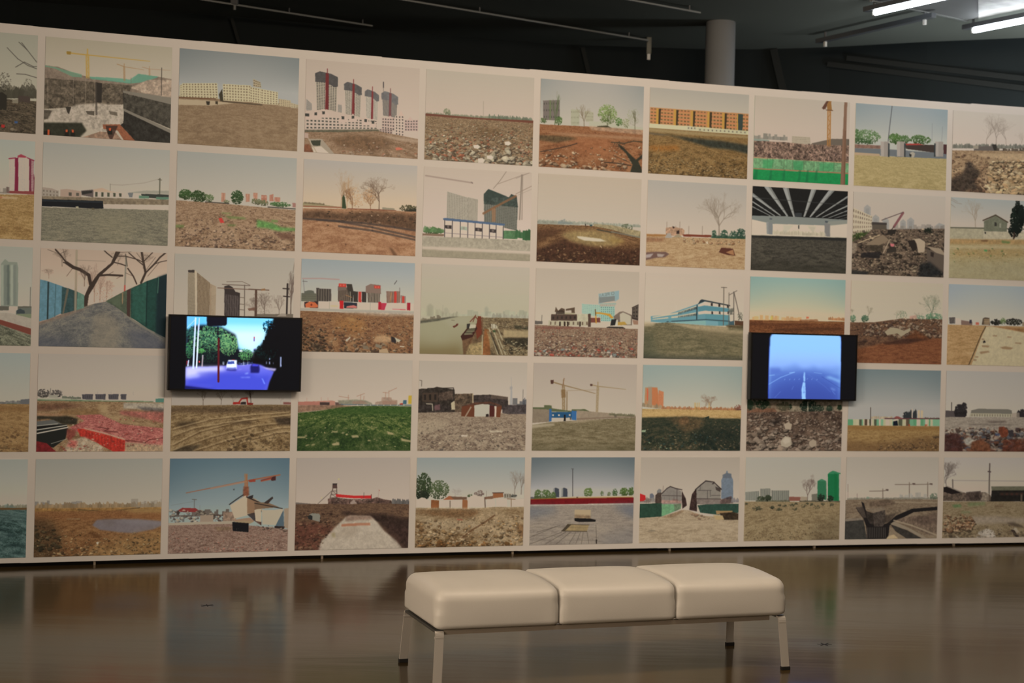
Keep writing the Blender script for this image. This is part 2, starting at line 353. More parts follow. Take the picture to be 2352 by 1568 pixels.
PRINTS[1,0]=('photograph of a yellow crane over a concrete excavation pit, top row',
 [['S',[156,143,122],[172,156,136],368],['P',[128,110,94],[-44,293,97,298,253,360,367,383,666,403,731,304,888,317,1025,335,1025,550,-37,649],1,0,.2],['P',[108,138,112],[-44,290,80,305,184,334,284,357,284,391,211,388,80,322,-43,301],.8],['P',[98,142,118],[341,374,515,367,666,369,731,304,897,316,870,336,746,395,666,412,358,397],.85],['P',[160,138,118],[672,455,808,360,1025,341,1025,538,784,501],1,1,.3],['P',[94,82,68],[-41,423,403,425,685,430,617,633,398,671,-36,745],1,0,.55],['P',[50,45,40],[398,431,445,430,446,632,402,631]],['L',[150,132,112],6.1,[22,430,27,679],.5],['L',[150,132,112],6.1,[220,410,224,660],.5],['L',[150,132,112],6.1,[315,400,319,650],.5],['L',[150,132,112],6.1,[389,392,393,643],.5],['P',[166,150,132],[-34,852,-25,759,173,716,259,668,398,643,609,640,626,851,438,948,315,879,141,861],1,2,.28],['P',[88,78,66],[-36,745,62,749,29,837,-34,863],1,1,.3],['P',[60,54,46],[164,699,208,701,193,776,178,755]],['P',[70,62,52],[321,730,390,724,391,769,339,763],.8],['P',[80,70,58],[504,713,566,718,575,758,514,746],.7],['L',[70,62,54],14,[398,437,407,756],.7],['P',[122,112,98],[610,490,1025,527,1025,602,776,548,615,512]],['P',[70,64,55],[613,516,776,548,1025,602,1027,864,618,677],1,0,.5],['P',[122,112,98],[618,673,816,770,1027,875,1027,912,807,806,620,702]],['P',[46,43,38],[623,702,1027,912,1029,1030,739,1027,599,848,621,823],1,0,.5],['P',[50,49,38],[-33,880,293,853,333,929,265,1025,-31,1026],1,2,.3],['P',[134,84,60],[458,855,595,842,744,1033,642,1030,578,907,464,900],1,0,.2],['P',[140,112,92],[256,1025,438,931,561,926,633,1034,317,1041],1,0,.3],['P',[60,40,34],[481,864,577,861,527,1034,490,921],.8],['P',[30,28,24],[-25,962,53,959,57,1035,-25,1038]],['P',[190,85,50],[29,948,46,946,46,1025,29,1025]],['P',[30,28,24],[162,948,193,945,197,1025,161,1025]],['P',[190,85,50],[169,933,186,932,186,959,169,961]],['P',[30,28,24],[209,946,240,943,245,1025,209,1025]],['P',[190,85,50],[216,931,233,930,234,957,217,959]],['P',[30,28,24],[501,902,532,900,537,951,500,954]],['P',[190,85,50],[507,888,525,887,525,914,508,916]],['K',[168,136,74],21,[332,386,325,153,165,148,822,164],1],['P',[140,110,50],[163,134,197,134,195,164,165,163]],['K',[150,118,84],10.5,[622,385,617,242,561,222,775,259],1],['K',[150,118,90],9.6,[822,312,819,245,761,231,990,241],.8],['L',[80,70,60],6.1,[918,223,920,511],1],['L',[110,95,80],4.4,[674,351,676,524],.6]])
PRINTS[2,0]=('photograph of cream apartment blocks beyond a bare dirt lot under blue sky, top row',
 [['S',[127,127,122],[160,156,148],377,[116,119,116]],['G',[[118,96,74],[136,112,86],[148,124,98]],[0,501,1000,501,1000,1000,0,1000],1.2,5,None,1,0],['W',[186,172,140],[120,104,78],[4,392,26,372,29,517,6,508],3,6,.5,.55,1],['W',[186,172,140],[120,104,78],[26,366,313,335,325,501,29,515],12,6,.5,.55,1],['W',[186,172,140],[120,104,78],[359,338,596,332,599,510,367,514],10,6,.5,.55,1],['W',[186,172,140],[120,104,78],[587,345,690,359,693,519,590,508],5,6,.5,.55,1],['W',[186,172,140],[120,104,78],[678,360,825,381,827,518,681,520],6,6,.5,.5,1],['W',[176,158,128],[130,112,86],[831,452,935,460,937,531,832,529],6,4,.5,.5,1],['W',[172,156,128],[140,124,98],[936,484,1003,501,1003,537,937,537],3,2,.55,.5,1],['W',[170,152,122],[90,80,64],[613,260,675,289,683,347,615,342],4,3,.55,.5,1],['L',[104,72,50],9.3,[6,517,302,503],1],['L',[70,60,46],7.4,[358,523,694,530],1],['P',[60,54,40],[329,453,356,392,367,514,344,525]],['P',[176,156,128],[-25,537,266,524,451,536,267,577,-25,596],.9],['P',[50,44,36],[225,536,257,536,253,572,232,574]],['P',[60,50,36],[301,529,323,530,322,560,303,556]]])
PRINTS[3,0]=('photograph of four towers with grey crowns above white village houses, top row',
 [['S',[176,158,142],[186,166,150],515],['W',[150,140,130],[128,118,108],[7,429,56,478,57,556,9,561],4,6,.55,.5,1],['W',[166,152,134],[66,62,60],[87,229,270,235,270,585,101,576],9,20,.55,.5,1],['P',[78,74,72],[80,236,78,146,117,120,216,138,276,168,278,271,249,280,178,238],1,0,.15],['P',[108,36,40],[170,134,196,136,201,591,173,582]],['L',[108,36,40],5.9,[184,129,183,87],1],['W',[176,162,144],[76,72,70],[340,295,481,305,479,591,352,578],9,20,.55,.5,1],['P',[88,84,82],[332,302,331,235,362,210,440,231,488,262,489,341,466,349,410,306],1,0,.15],['P',[116,44,46],[404,226,424,228,428,595,406,585]],['L',[116,44,46],5.9,[415,221,414,179],1],['W',[188,174,156],[88,84,82],[523,344,634,358,632,601,535,586],9,20,.55,.5,1],['P',[100,96,94],[516,351,515,298,539,274,603,296,641,329,643,393,624,401,579,357],1,0,.15],['P',[122,50,52],[574,290,590,294,594,605,576,594]],['L',[122,50,52],5.9,[582,286,582,243],1],['W',[132,122,112],[98,94,92],[672,366,805,378,802,562,682,548],9,20,.55,.5,1],['P',[110,106,104],[664,373,663,304,692,279,767,300,812,332,814,414,791,422,738,378],1,0,.15],['P',[116,72,72],[732,295,752,298,754,566,733,556]],['L',[116,72,72],5.9,[743,290,742,247],1],['L',[70,64,64],8.8,[678,183,679,244],1],['L',[130,118,108],4.9,[679,244,680,292],1],['W',[150,140,130],[128,118,108],[282,463,316,466,318,581,284,584],3,8,.55,.5,1],['P',[186,164,148],[-25,561,186,526,627,614,634,705,-25,777]],['W',[188,166,150],[52,56,50],[5,603,632,607,634,705,8,759],19,4,.55,.45,1],['P',[190,166,150],[-43,623,-25,559,68,615,69,651,-42,659]],['P',[60,60,56],[-25,587,36,585,36,616,-25,618]],['P',[190,166,150],[53,605,90,541,130,598,131,634,54,641]],['P',[60,60,56],[79,569,102,567,103,598,80,600]],['P',[190,166,150],[110,588,157,523,207,579,207,615,111,624]],['P',[60,60,56],[146,551,169,549,170,580,147,582]],['P',[190,166,150],[290,626,328,562,368,619,368,655,291,662]],['P',[60,60,56],[316,590,340,587,340,619,317,621]],['P',[190,166,150],[381,612,415,548,451,605,452,642,382,648]],['P',[60,60,56],[404,576,427,574,428,605,404,607]],['P',[190,166,150],[498,638,528,574,561,632,561,668,499,674]],['P',[60,60,56],[517,602,540,600,541,631,517,633]],['P',[190,166,150],[566,650,592,587,621,645,622,681,567,686]],['P',[60,60,56],[581,614,605,612,605,644,582,646]],['W',[184,160,146],[66,60,58],[671,574,785,563,788,710,673,695],5,4,.5,.5,1],['W',[190,168,152],[60,56,54],[789,539,869,531,873,764,793,752],3,7,.4,.5,1],['W',[182,156,144],[66,60,58],[875,580,995,569,997,692,877,702],5,4,.5,.5,1],['P',[190,164,148],[819,542,841,479,869,538]],['P',[186,160,146],[716,582,745,543,775,576]],['P',[186,160,146],[895,584,924,539,955,585]],['W',[170,146,134],[70,62,58],[649,697,767,693,769,773,660,751],5,3,.5,.5,1],['P',[88,84,66],[-25,767,639,704,669,732,201,784,-25,795],.9,1,.3],['G',[[112,88,66],[142,114,90],[158,130,106]],[-25,789,297,764,639,723,1044,788,1049,1047,-29,1126],1,3,None,1,0],['P',[104,78,56],[222,843,395,786,690,804,781,857,595,958,301,921],.75,6,.4],['P',[182,160,140],[650,758,1044,791,1045,825,790,808],.5,3],['R',[[176,154,134],[150,100,76],[170,140,116]],[348,881,1009,777,1014,1010,244,1010],121,5.9,15.6,.3],['P',[186,110,88],[796,893,831,884,871,905,807,922]],['P',[196,130,116],[421,1025,458,1025,453,1025,424,1025]],['P',[158,142,124],[34,858,149,849,278,1025,90,1025]],['P',[60,62,50],[54,875,140,864,136,925,64,928]],['P',[196,180,158],[65,946,146,931,244,1029,90,1029]],['P',[120,72,50],[-25,921,40,918,90,1029,-25,1032],.8,1,.3],['L',[170,152,132],7.8,[34,858,109,1002],1],['P',[176,150,134],[-25,789,33,799,34,852,-25,849]],['P',[40,38,34],[-25,801,-25,802,-25,841,-25,843]]])
PRINTS[4,0]=('photograph of a wide field of brick rubble with one thin mast, top row',
 [['S',[176,162,146],[188,168,152],494],['L',[150,136,120],4.1,[528,308,532,523],.9],['F',[[112,116,88],[124,128,100]],195,459,32.8,39.4,95,6.4,.8],['B',[118,120,98],7,501,979,490,32,'t',.7],['B',[106,112,94],583,487,979,490,49.2,'t',.8],['L',[110,66,52],22.6,[7,504,481,512,1001,499],1],['G',[[96,76,56],[136,112,86],[160,134,106]],[-25,516,1026,512,1039,1156,-25,1228],1.4,3,None,1,0],['P',[96,72,48],[431,601,668,605,744,724,536,716],.5,8,.3],['R',[[172,156,132],[142,126,104],[168,104,78],[104,88,70],[186,170,146]],[3,538,1001,514,1013,1081,15,1153],1215,5.1,22.6,.6],['R',[[190,176,152],[160,146,124]],[334,845,1005,690,1013,1081,339,1130],81,26.7,34.9,.6],['P',[198,186,164],[445,806,486,798,509,818,489,845,450,840]],['P',[198,186,164],[571,914,612,906,636,927,615,953,576,949]],['P',[198,186,164],[490,952,531,944,554,964,534,1025,494,1025]],['P',[198,186,164],[734,745,775,737,799,757,778,784,739,780]]])
PRINTS[5,0]=('photograph of spring trees and towers behind red dirt with a branch shadow, top row',
 [['S',[166,158,150],[182,170,156],453,[140,141,137]],['W',[120,108,102],[84,80,74],[26,248,184,227,189,461,31,469],7,3,.4,.3,1],['P',[110,118,84],[84,236,105,241,104,462,89,464],.8],['W',[168,162,140],[140,134,112],[293,325,378,318,377,503,297,509],6,3,.4,.3,1],['W',[168,160,138],[140,134,112],[421,333,511,338,513,447,440,453],6,3,.4,.3,1],['P',[178,170,150],[472,444,580,441,1026,476,1027,508,474,520]],['F',[[84,112,58],[72,98,48]],178,462,34.4,50.5,114,6.7,.9],['F',[[84,100,60]],35,474,32.2,31.6,76,6,.9],['T',[96,104,74],143,566,422.8,96.7,6,.8],['T',[120,104,82],425,536,315.5,139.6,6,.8],['F',[[132,146,92],[112,128,72],[146,158,106]],648,351,91.3,113.6,494,8.7,.75],['T',[70,76,44],651,492,227.2,161.1,6,.8],['F',[[88,116,62],[100,126,70]],762,431,34.4,48,114,6.7,.9],['F',[[138,142,96],[120,126,80]],830,438,37.6,56.8,95,6,.6],['F',[[140,146,104]],904,355,64.4,101,152,5.3,.4],['T',[92,88,62],921,508,265,118.1,6,.8],['P',[62,58,38],[549,495,646,480,690,502,560,510]],['G',[[112,72,48],[146,98,66],[160,116,84]],[-25,521,495,506,1032,508,1044,1081,-25,1152],1,3,None,1,0],['P',[168,138,114],[473,501,1027,502,1028,560,496,544],.8,2,.3],['P',[172,138,108],[28,601,800,589,1028,592,1029,618,262,633],.6,3],['P',[160,104,70],[284,650,692,630,653,825,351,823],.5,10],['P',[78,70,50],[-25,640,283,638,369,656,157,717,-25,697],.7,3,.5],['R',[[196,178,152],[176,152,126],[120,84,60]],[6,812,1005,670,1012,1005,11,1076],229,9.7,25.8,.6],['P',[44,48,40],[875,1040,906,909,837,786,782,726,748,677,803,711,870,783,938,855,1032,747,1033,798,960,867,1025,1032],.9,1],['L',[58,48,40],10.7,[890,923,764,907,633,904],.8],['L',[70,54,44],9.7,[12,830,159,787,296,738,360,708],.8],['L',[44,48,40],10.7,[1005,644,911,638,824,671,693,669],.6],['F',[[58,54,44]],781,700,64.4,44.2,76,6.7,.5],['L',[60,50,40],8.6,[872,886,718,820],.5]])
PRINTS[6,0]=('photograph of long orange apartment terrace behind a gravel mound, top row',
 [['S',[168,158,146],[182,168,152],234],['W',[182,132,90],[100,84,56],[6,232,1000,225,1005,442,4,419],30,5,.6,.38,1],['L',[192,120,84],7.8,[6,257,1001,255],.8],['L',[192,120,84],7.8,[7,303,1002,303],.8],['L',[192,120,84],7.8,[8,348,1003,352],.8],['L',[192,120,84],7.8,[9,392,1004,399],.8],['P',[186,142,74],[65,239,92,239,90,438,65,431]],['P',[70,56,40],[90,243,112,241,107,436,89,431]],['P',[186,142,74],[240,238,267,238,265,438,240,431]],['P',[70,56,40],[265,242,287,240,282,436,264,431]],['P',[186,142,74],[410,236,437,237,434,438,410,431]],['P',[70,56,40],[435,241,457,239,452,436,434,431]],['P',[186,142,74],[578,235,605,235,603,438,578,431]],['P',[70,56,40],[603,239,626,237,621,436,603,431]],['P',[186,142,74],[731,234,758,234,756,438,731,431]],['P',[70,56,40],[756,238,779,236,774,436,756,431]],['P',[186,142,74],[879,233,906,233,904,438,879,431]],['P',[70,56,40],[904,237,927,235,922,436,904,431]],['P',[62,72,66],[891,234,943,236,941,427,896,431]],['P',[196,184,152],[-25,422,398,419,1025,429,1025,475,511,475,-25,471]],['W',[190,178,150],[110,104,90],[376,421,471,420,472,461,377,464],3,1,.35,.45,1],['W',[186,176,146],[120,110,92],[488,434,987,430,988,467,489,471],12,1,.3,.5,1],['G',[[98,76,46],[134,104,66],[152,122,82]],[-25,471,1031,475,1045,1166,-25,1233],1.2,2.5,None,1,0],['P',[164,142,106],[-25,474,512,482,1025,489,1026,515,400,523,-25,516],.7,2],['P',[162,104,48],[-25,683,292,656,315,706,50,739],.7,6],['P',[44,50,46],[122,532,401,556,739,568,1028,601,1030,706,833,666,628,656,470,616,290,565],.85,4,.5],['P',[90,84,76],[-25,522,211,538,123,552,-25,542],.7,2],['R',[[150,126,90],[110,84,54],[88,70,46],[166,140,104]],[-2,639,1011,719,1020,1141,5,1208],1485,4.5,13.4,.5]])
PRINTS[7,0]=('photograph of a lattice crane and brown pole over green site netting, top row',
 [['S',[182,166,150],[192,172,156],384],['B',[128,122,112],-90,510,323,505,66.1,'b',.7],['W',[176,160,140],[150,134,116],[394,453,584,452,592,538,396,540],14,4,.5,.4,1],['P',[112,100,88],[603,524,814,454,1025,440,1025,521,604,551]],['P',[120,136,126],[-116,511,162,518,151,545,-115,540],.7],['P',[128,104,90],[-115,540,324,532,557,541,1025,521,1025,737,-111,735],1,0,.8],['R',[[168,136,118],[96,72,66],[140,110,98],[60,50,48]],[-90,557,993,521,998,723,-86,735],567,8.2,11.6,.4],['P',[176,142,112],[-111,728,328,738,1025,723,1025,739,329,758,-110,748]],['P',[116,152,112],[-110,748,328,738,915,736,1025,737,1025,859,-108,880],1,0,.25],['L',[88,104,74],5.8,[144,740,144,866],.8],['L',[88,104,74],5.8,[201,740,202,866],.8],['L',[88,104,74],5.8,[317,738,317,864],.8],['L',[88,104,74],5.8,[410,737,410,863],.8],['L',[88,104,74],5.8,[526,735,527,862],.8],['L',[88,104,74],5.8,[632,733,632,860],.8],['L',[88,104,74],5.8,[732,732,732,859],.8],['L',[88,104,74],5.8,[844,730,844,858],.8],['P',[62,148,92],[98,761,213,753,192,854,100,860],.6,2],['P',[58,140,88],[410,752,521,751,517,864,424,858],.6,2],['P',[62,146,92],[691,758,844,748,846,842,693,866],.5,2],['L',[160,116,88],10.5,[-106,873,447,864,1001,859],1],['P',[34,134,78],[-130,879,448,872,1025,866,1025,1025,-128,1033],1,0,.12],['P',[28,104,66],[32,880,46,885,40,1036,-25,1038],.6,2],['P',[28,104,66],[181,869,195,875,190,1026,159,1028],.6,2],['P',[28,104,66],[319,859,333,865,328,1025,297,1025],.6,2],['P',[28,104,66],[482,848,496,854,491,1025,459,1025],.6,2],['P',[28,104,66],[564,842,578,848,573,1025,541,1025],.6,2],['P',[28,104,66],[657,836,672,842,666,969,635,971],.6,2],['P',[30,84,50],[-128,1025,103,1025,230,1025,-128,1033],.8],['K',[166,116,66],30.3,[783,537,778,41,768,-6,798,5],1],['P',[104,68,54],[750,-4,780,-13,737,104,699,94]],['P',[150,108,62],[747,-10,794,-15,808,112,759,116]],['L',[96,66,54],14,[768,-6,717,99],1],['L',[110,78,56],9.3,[749,110,816,111],1],['P',[134,102,82],[937,-7,969,-10,967,510,968,1025,921,1025,928,513]],['P',[134,102,82],[930,345,963,343,966,1025,917,1025]],['P',[112,82,64],[949,344,963,343,966,1025,952,1025],.7]])
PRINTS[8,0]=('photograph of three concrete pipe stubs on sand under pale blue sky, top row',
 [['S',[145,146,144],[176,168,156],396,[134,140,139]],['L',[92,90,92],8.4,[391,-3,368,271,357,435],1],['L',[130,128,128],4.8,[834,180,835,399],.8],['L',[130,128,128],4.8,[948,212,941,419],.8],['F',[[92,112,74],[110,132,88]],137,397,132.7,87.7,323,10.5,.8],['F',[[84,108,68]],18,393,30.2,81,95,9,.9],['F',[[64,88,52]],85,462,108.6,33.7,114,9,.9],['F',[[88,112,60],[76,100,52]],437,401,72.4,67.5,228,9.7,.9],['F',[[88,108,68]],540,400,48.3,54,133,9,.9],['F',[[72,96,50]],710,394,120.7,51.3,228,9,.9],['F',[[92,110,70]],685,362,60.3,29.7,95,7.5,.9],['P',[126,92,78],[-25,502,277,495,278,536,-25,549],.9,1,.3],['P',[112,112,112],[-25,549,326,535,1025,539,1025,621,268,618,-25,597]],['P',[176,148,120],[-25,597,267,598,280,645,-25,637]],['P',[72,58,52],[542,462,870,445,873,541,689,527,555,516]],['P',[160,70,62],[547,451,687,440,748,454,554,472]],['P',[80,50,50],[962,431,1025,429,1025,552,965,548]],['G',[[152,132,92],[168,146,104],[180,158,118]],[-25,631,280,624,1025,607,1049,1278,-25,1338],1,4,None,1,0],['P',[152,138,128],[276,448,366,441,367,625,282,628]],['P',[176,160,148],[276,448,312,445,316,626,282,628],.6],['P',[60,62,62],[356,462,375,461,374,631,359,628],.9],['P',[152,138,128],[450,435,541,428,541,612,457,616]],['P',[176,160,148],[450,435,486,432,491,613,457,616],.6],['P',[60,62,62],[530,449,550,448,549,619,534,616],.9],['P',[152,138,128],[869,404,961,397,962,582,876,586]],['P',[176,160,148],[869,404,906,401,910,583,876,586],.6],['P',[60,62,62],[860,425,877,424,879,588,861,592],.9],['P',[166,152,136],[598,560,628,545,653,563,645,612,612,621]],['P',[40,40,38],[590,571,615,582,612,614,593,602]]])
PRINTS[9,0]=('photograph of a bare tree above pale heaped stones, top row, right edge',
 [['S',[180,162,146],[190,168,152],359],['T',[136,118,104],487,415,399.4,374,8,.6],['T',[136,118,104],375,423,344.3,249.3,7,.5],['T',[136,118,104],600,407,330.5,274.2,7,.5],['T',[140,122,106],776,395,179,199.5,6,.5],['T',[136,118,104],1374,351,330.5,274.2,7,.5],['B',[110,104,92],6,464,1894,342,62,'t',.8],['P',[104,92,84],[240,434,438,413,476,458,478,507,241,517]],['P',[58,52,46],[437,392,487,388,514,483,477,500]],['P',[150,134,116],[233,420,289,416,290,458,234,462]],['B',[88,74,62],489,471,1895,378,49.6,'b',.9],['G',[[120,94,72],[152,122,94],[172,142,112]],[-25,499,2052,376,2071,1157,-25,1275],1,3,None,1,0],['P',[178,148,116],[241,517,816,483,1921,414,1924,499,818,574,367,563],.8,3,.15],['R',[[152,118,92],[120,88,70],[86,66,54]],[-5,507,617,574,629,1075,-4,1113],472,10,27.4,.6],['P',[52,44,40],[-25,864,124,774,182,604,245,683,322,760,250,876,314,955,-25,1027],.7,5,.5],['R',[[196,164,126],[178,146,110],[156,122,90],[200,172,138]],[429,587,2030,476,2042,989,379,1090],702,17.5,42.4,.8]])
PRINTS[0,1]=('leftmost photograph of the second row, white tower with crimson stripes',
 [['S',[146,142,130],[164,152,134],556],['G',[[116,88,54],[142,112,72],[156,128,88]],[-495,627,1027,538,1037,1099,-487,1181],1,5,None,1,0],['P',[140,58,66],[868,153,893,137,936,159,937,187,869,181]],['W',[176,164,146],[130,118,108],[806,187,848,181,854,520,807,524],3,22,.5,.4,1],['P',[112,34,54],[848,178,873,175,879,530,851,532]],['W',[190,178,160],[120,108,98],[875,170,936,170,943,519,882,524],5,26,.45,.45,1],['P',[196,186,168],[930,165,955,174,961,518,936,520]],['P',[104,44,56],[955,180,971,184,1025,528,961,526]],['W',[150,120,112],[120,70,78],[971,182,992,194,995,521,977,523],2,20,.55,.5,1],['L',[130,44,60],8.2,[803,189,852,178],1],['L',[122,44,58],8.2,[941,170,992,194],1],['P',[120,60,56],[795,513,1025,504,1025,538,791,538]],['P',[80,50,46],[790,474,805,479,806,526,791,525]],['P',[150,96,74],[658,579,791,575,792,590,658,597],.8],['P',[166,142,110],[758,572,876,575,868,596,758,597],.7,1],['B',[110,96,84],-470,626,790,535,65.8,'b',.7],['R',[[120,92,58],[150,122,84]],[-470,670,994,566,1002,995,-463,1080],162,4.1,8.2,.2]])
PRINTS[1,1]=('photograph of a long black pipe lying beside a grey road, second row',
 [['S',[150,144,132],[172,158,140],480],['W',[150,136,120],[110,96,82],[-2,471,128,485,129,553,-1,551],5,2,.4,.5,1],['P',[150,132,116],[-28,454,76,466,128,490,-27,483]],['P',[158,134,116],[141,472,188,463,301,478,302,546,138,558]],['W',[158,134,116],[70,66,58],[188,480,301,484,302,541,190,549],2,1,.4,.5,1],['P',[96,84,78],[301,472,396,454,398,534,306,518]],['P',[50,48,44],[305,478,388,466,388,489,310,512]],['W',[176,158,140],[56,60,46],[397,471,634,472,635,518,398,534],5,1,.4,.75,1],['P',[178,148,124],[396,454,466,432,537,465,634,472,397,475]],['P',[172,158,142],[634,472,687,479,758,463,768,508,635,523]],['P',[110,108,104],[669,469,714,460,706,513,684,514]],['P',[146,138,122],[696,461,802,436,1025,422,1025,457,696,467]],['P',[56,58,52],[776,471,1025,463,1026,504,786,513]],['P',[96,120,98],[759,492,839,492,840,517,759,518]],['P',[92,116,96],[897,494,1025,490,1025,516,898,520]],['P',[122,106,86],[-29,551,363,537,715,526,1027,518,1027,571,451,599,-28,607],1,0,.25],['P',[180,162,140],[469,598,716,595,1028,597,1029,629,717,633,470,632]],['L',[120,108,94],2.6,[527,393,624,392,801,356,921,306],.7],['L',[100,92,78],2.6,[528,385,530,456],1],['L',[84,80,66],7.9,[925,300,925,463],1],['L',[84,80,66],5.3,[912,312,939,316],1],['G',[[96,90,76],[118,110,92],[138,126,104]],[-31,664,1028,626,1036,1052,-28,1096],1,7,None,1,0],['P',[140,128,102],[410,716,673,676,765,856,590,1025,413,877],.3,14],['P',[22,26,30],[-25,581,473,566,480,643,435,648,-25,651]],['P',[48,54,58],[-25,585,468,570,473,586,-25,605],.6],['P',[60,84,72],[-28,607,-25,594,-25,651,-27,652],.8],['P',[160,148,122],[260,637,282,633,288,654,265,654]],['P',[90,80,62],[387,644,408,642,409,659,387,661]]])
PRINTS[2,1]=('photograph of dark green bushes on rubble ground with a small red scrap, second row',
 [['S',[152,148,138],[174,162,146],453],['W',[164,116,94],[180,146,124],[369,416,402,413,404,507,371,510],3,1,.3,.9,1],['W',[164,116,94],[180,146,124],[573,413,607,411,608,494,575,496],3,1,.3,.9,1],['W',[164,116,94],[180,146,124],[638,397,672,394,674,489,640,491],3,1,.3,.9,1],['W',[160,108,88],[178,140,118],[775,411,808,397,809,474,776,476],3,1,.3,.9,1],['W',[160,108,88],[178,140,118],[704,416,751,413,753,496,706,499],3,2,.55,.5,1],['W',[160,108,88],[178,140,118],[818,432,865,429,866,476,819,479],4,1,.3,.9,1],['P',[150,110,98],[971,481,1029,485,1030,527,972,529]],['F',[[52,74,40],[66,90,50]],74,453,55.7,52.5,247,8.1,.9],['F',[[56,78,42],[44,62,34]],179,469,65,64.1,323,8.1,.9],['F',[[96,110,74]],271,475,37.1,40.8,114,6.9,.9],['F',[[40,62,34],[54,78,44]],502,453,51,72.3,285,7.5,.9],['F',[[110,112,82]],415,506,23.2,17.5,47,5.8,.9],['F',[[104,104,76]],666,489,46.4,32.6,114,6.9,.9],['F',[[62,92,52],[78,104,62]],866,506,88.2,25.6,190,6.9,.9],['F',[[104,104,74]],724,497,46.4,29.1,95,6.9,.9],['L',[56,50,44],7.4,[763,540,1005,545],1],['L',[56,50,44],7.4,[240,521,434,524],1],['G',[[112,86,66],[148,120,94],[166,138,112]],[-25,517,471,532,714,546,1062,561,1071,1065,-25,1119],1.2,2.5,None,1,0],['R',[[176,148,122],[124,94,76],[150,124,100],[84,64,56]],[0,605,1037,561,1046,1016,4,1071],702,4.6,15.8,.5],['P',[104,122,70],[399,655,567,662,586,685,437,682],.75,2,.3],['P',[104,122,70],[-25,778,72,775,63,805,-25,802],.75,2,.3],['P',[104,122,70],[429,742,503,743,485,762,429,763],.75,2,.3],['P',[104,122,70],[371,622,454,622,455,636,380,636],.75,2,.3],['P',[92,136,74],[672,679,804,707,881,750,1030,754,1030,778,853,793,768,769,673,762],.85,3,.3],['P',[100,70,56],[816,813,958,811,1025,863,883,875],.7,3],['P',[110,130,76],[794,672,851,674,851,698,795,698],.8,1],['P',[200,62,56],[352,687,377,680,401,729,368,734]]])
PRINTS[3,1]=('photograph of golden bare trees beside a track with long shadows, second row',
 [['S',[164,154,144],[188,166,142],429],['P',[150,134,104],[-25,469,139,478,343,501,-25,522]],['L',[140,88,66],9.8,[10,510,343,503],1],['B',[110,98,74],9,474,177,481,16.8,'t',.7],['T',[150,118,88],331,513,359.8,225,8,.55],['T',[160,122,84],381,510,335.8,146.8,7,.5],['F',[[178,128,78],[186,138,88]],437,373,68.5,95.9,285,4.9,.35],['F',[[182,128,74]],579,363,58.7,95.9,285,4.9,.4],['F',[[176,126,80]],468,456,58.7,36,95,4.9,.4],['T',[112,78,54],430,531,251.8,146.8,8,.8],['T',[120,84,58],592,539,263.8,156.5,8,.75],['T',[96,74,58],666,516,359.8,283.7,9,.75],['P',[54,66,44],[341,513,340,392,351,361,362,391,377,511]],['F',[[84,78,56],[70,66,46]],934,474,88.1,33.6,171,7.3,.9],['P',[128,120,100],[695,478,805,483,805,514,696,509],.8],['L',[120,70,52],11.7,[391,516,666,510,815,510],1],['P',[36,38,30],[914,488,1025,468,1026,544,905,532],.9,2],['G',[[132,92,66],[158,118,88],[172,134,104]],[-25,535,411,515,1030,507,1041,1085,-25,1136],1,4,None,1,0],['P',[76,56,42],[-25,577,140,550,315,569,657,529,1026,544,1029,723,759,682,413,642,-25,643],.8,6,.5],['R',[[170,138,110],[60,48,38],[120,84,60]],[169,536,1000,520,1003,655,219,642],162,7.8,11.7,.5],['L',[62,54,52],17.6,[8,643,316,657,611,703,1006,790],.65],['L',[62,54,52],17.6,[123,648,512,660,809,691,1004,716],.65],['L',[62,54,52],17.6,[317,708,612,739,1006,821],.65],['P',[150,110,82],[692,820,742,842,854,970,784,1025],.6,3],['P',[90,62,44],[763,914,793,925,855,1025,815,1025],.7,2],['P',[96,70,52],[211,696,230,695,228,713,213,712]],['P',[110,76,58],[370,893,391,895,385,913,372,911]]])
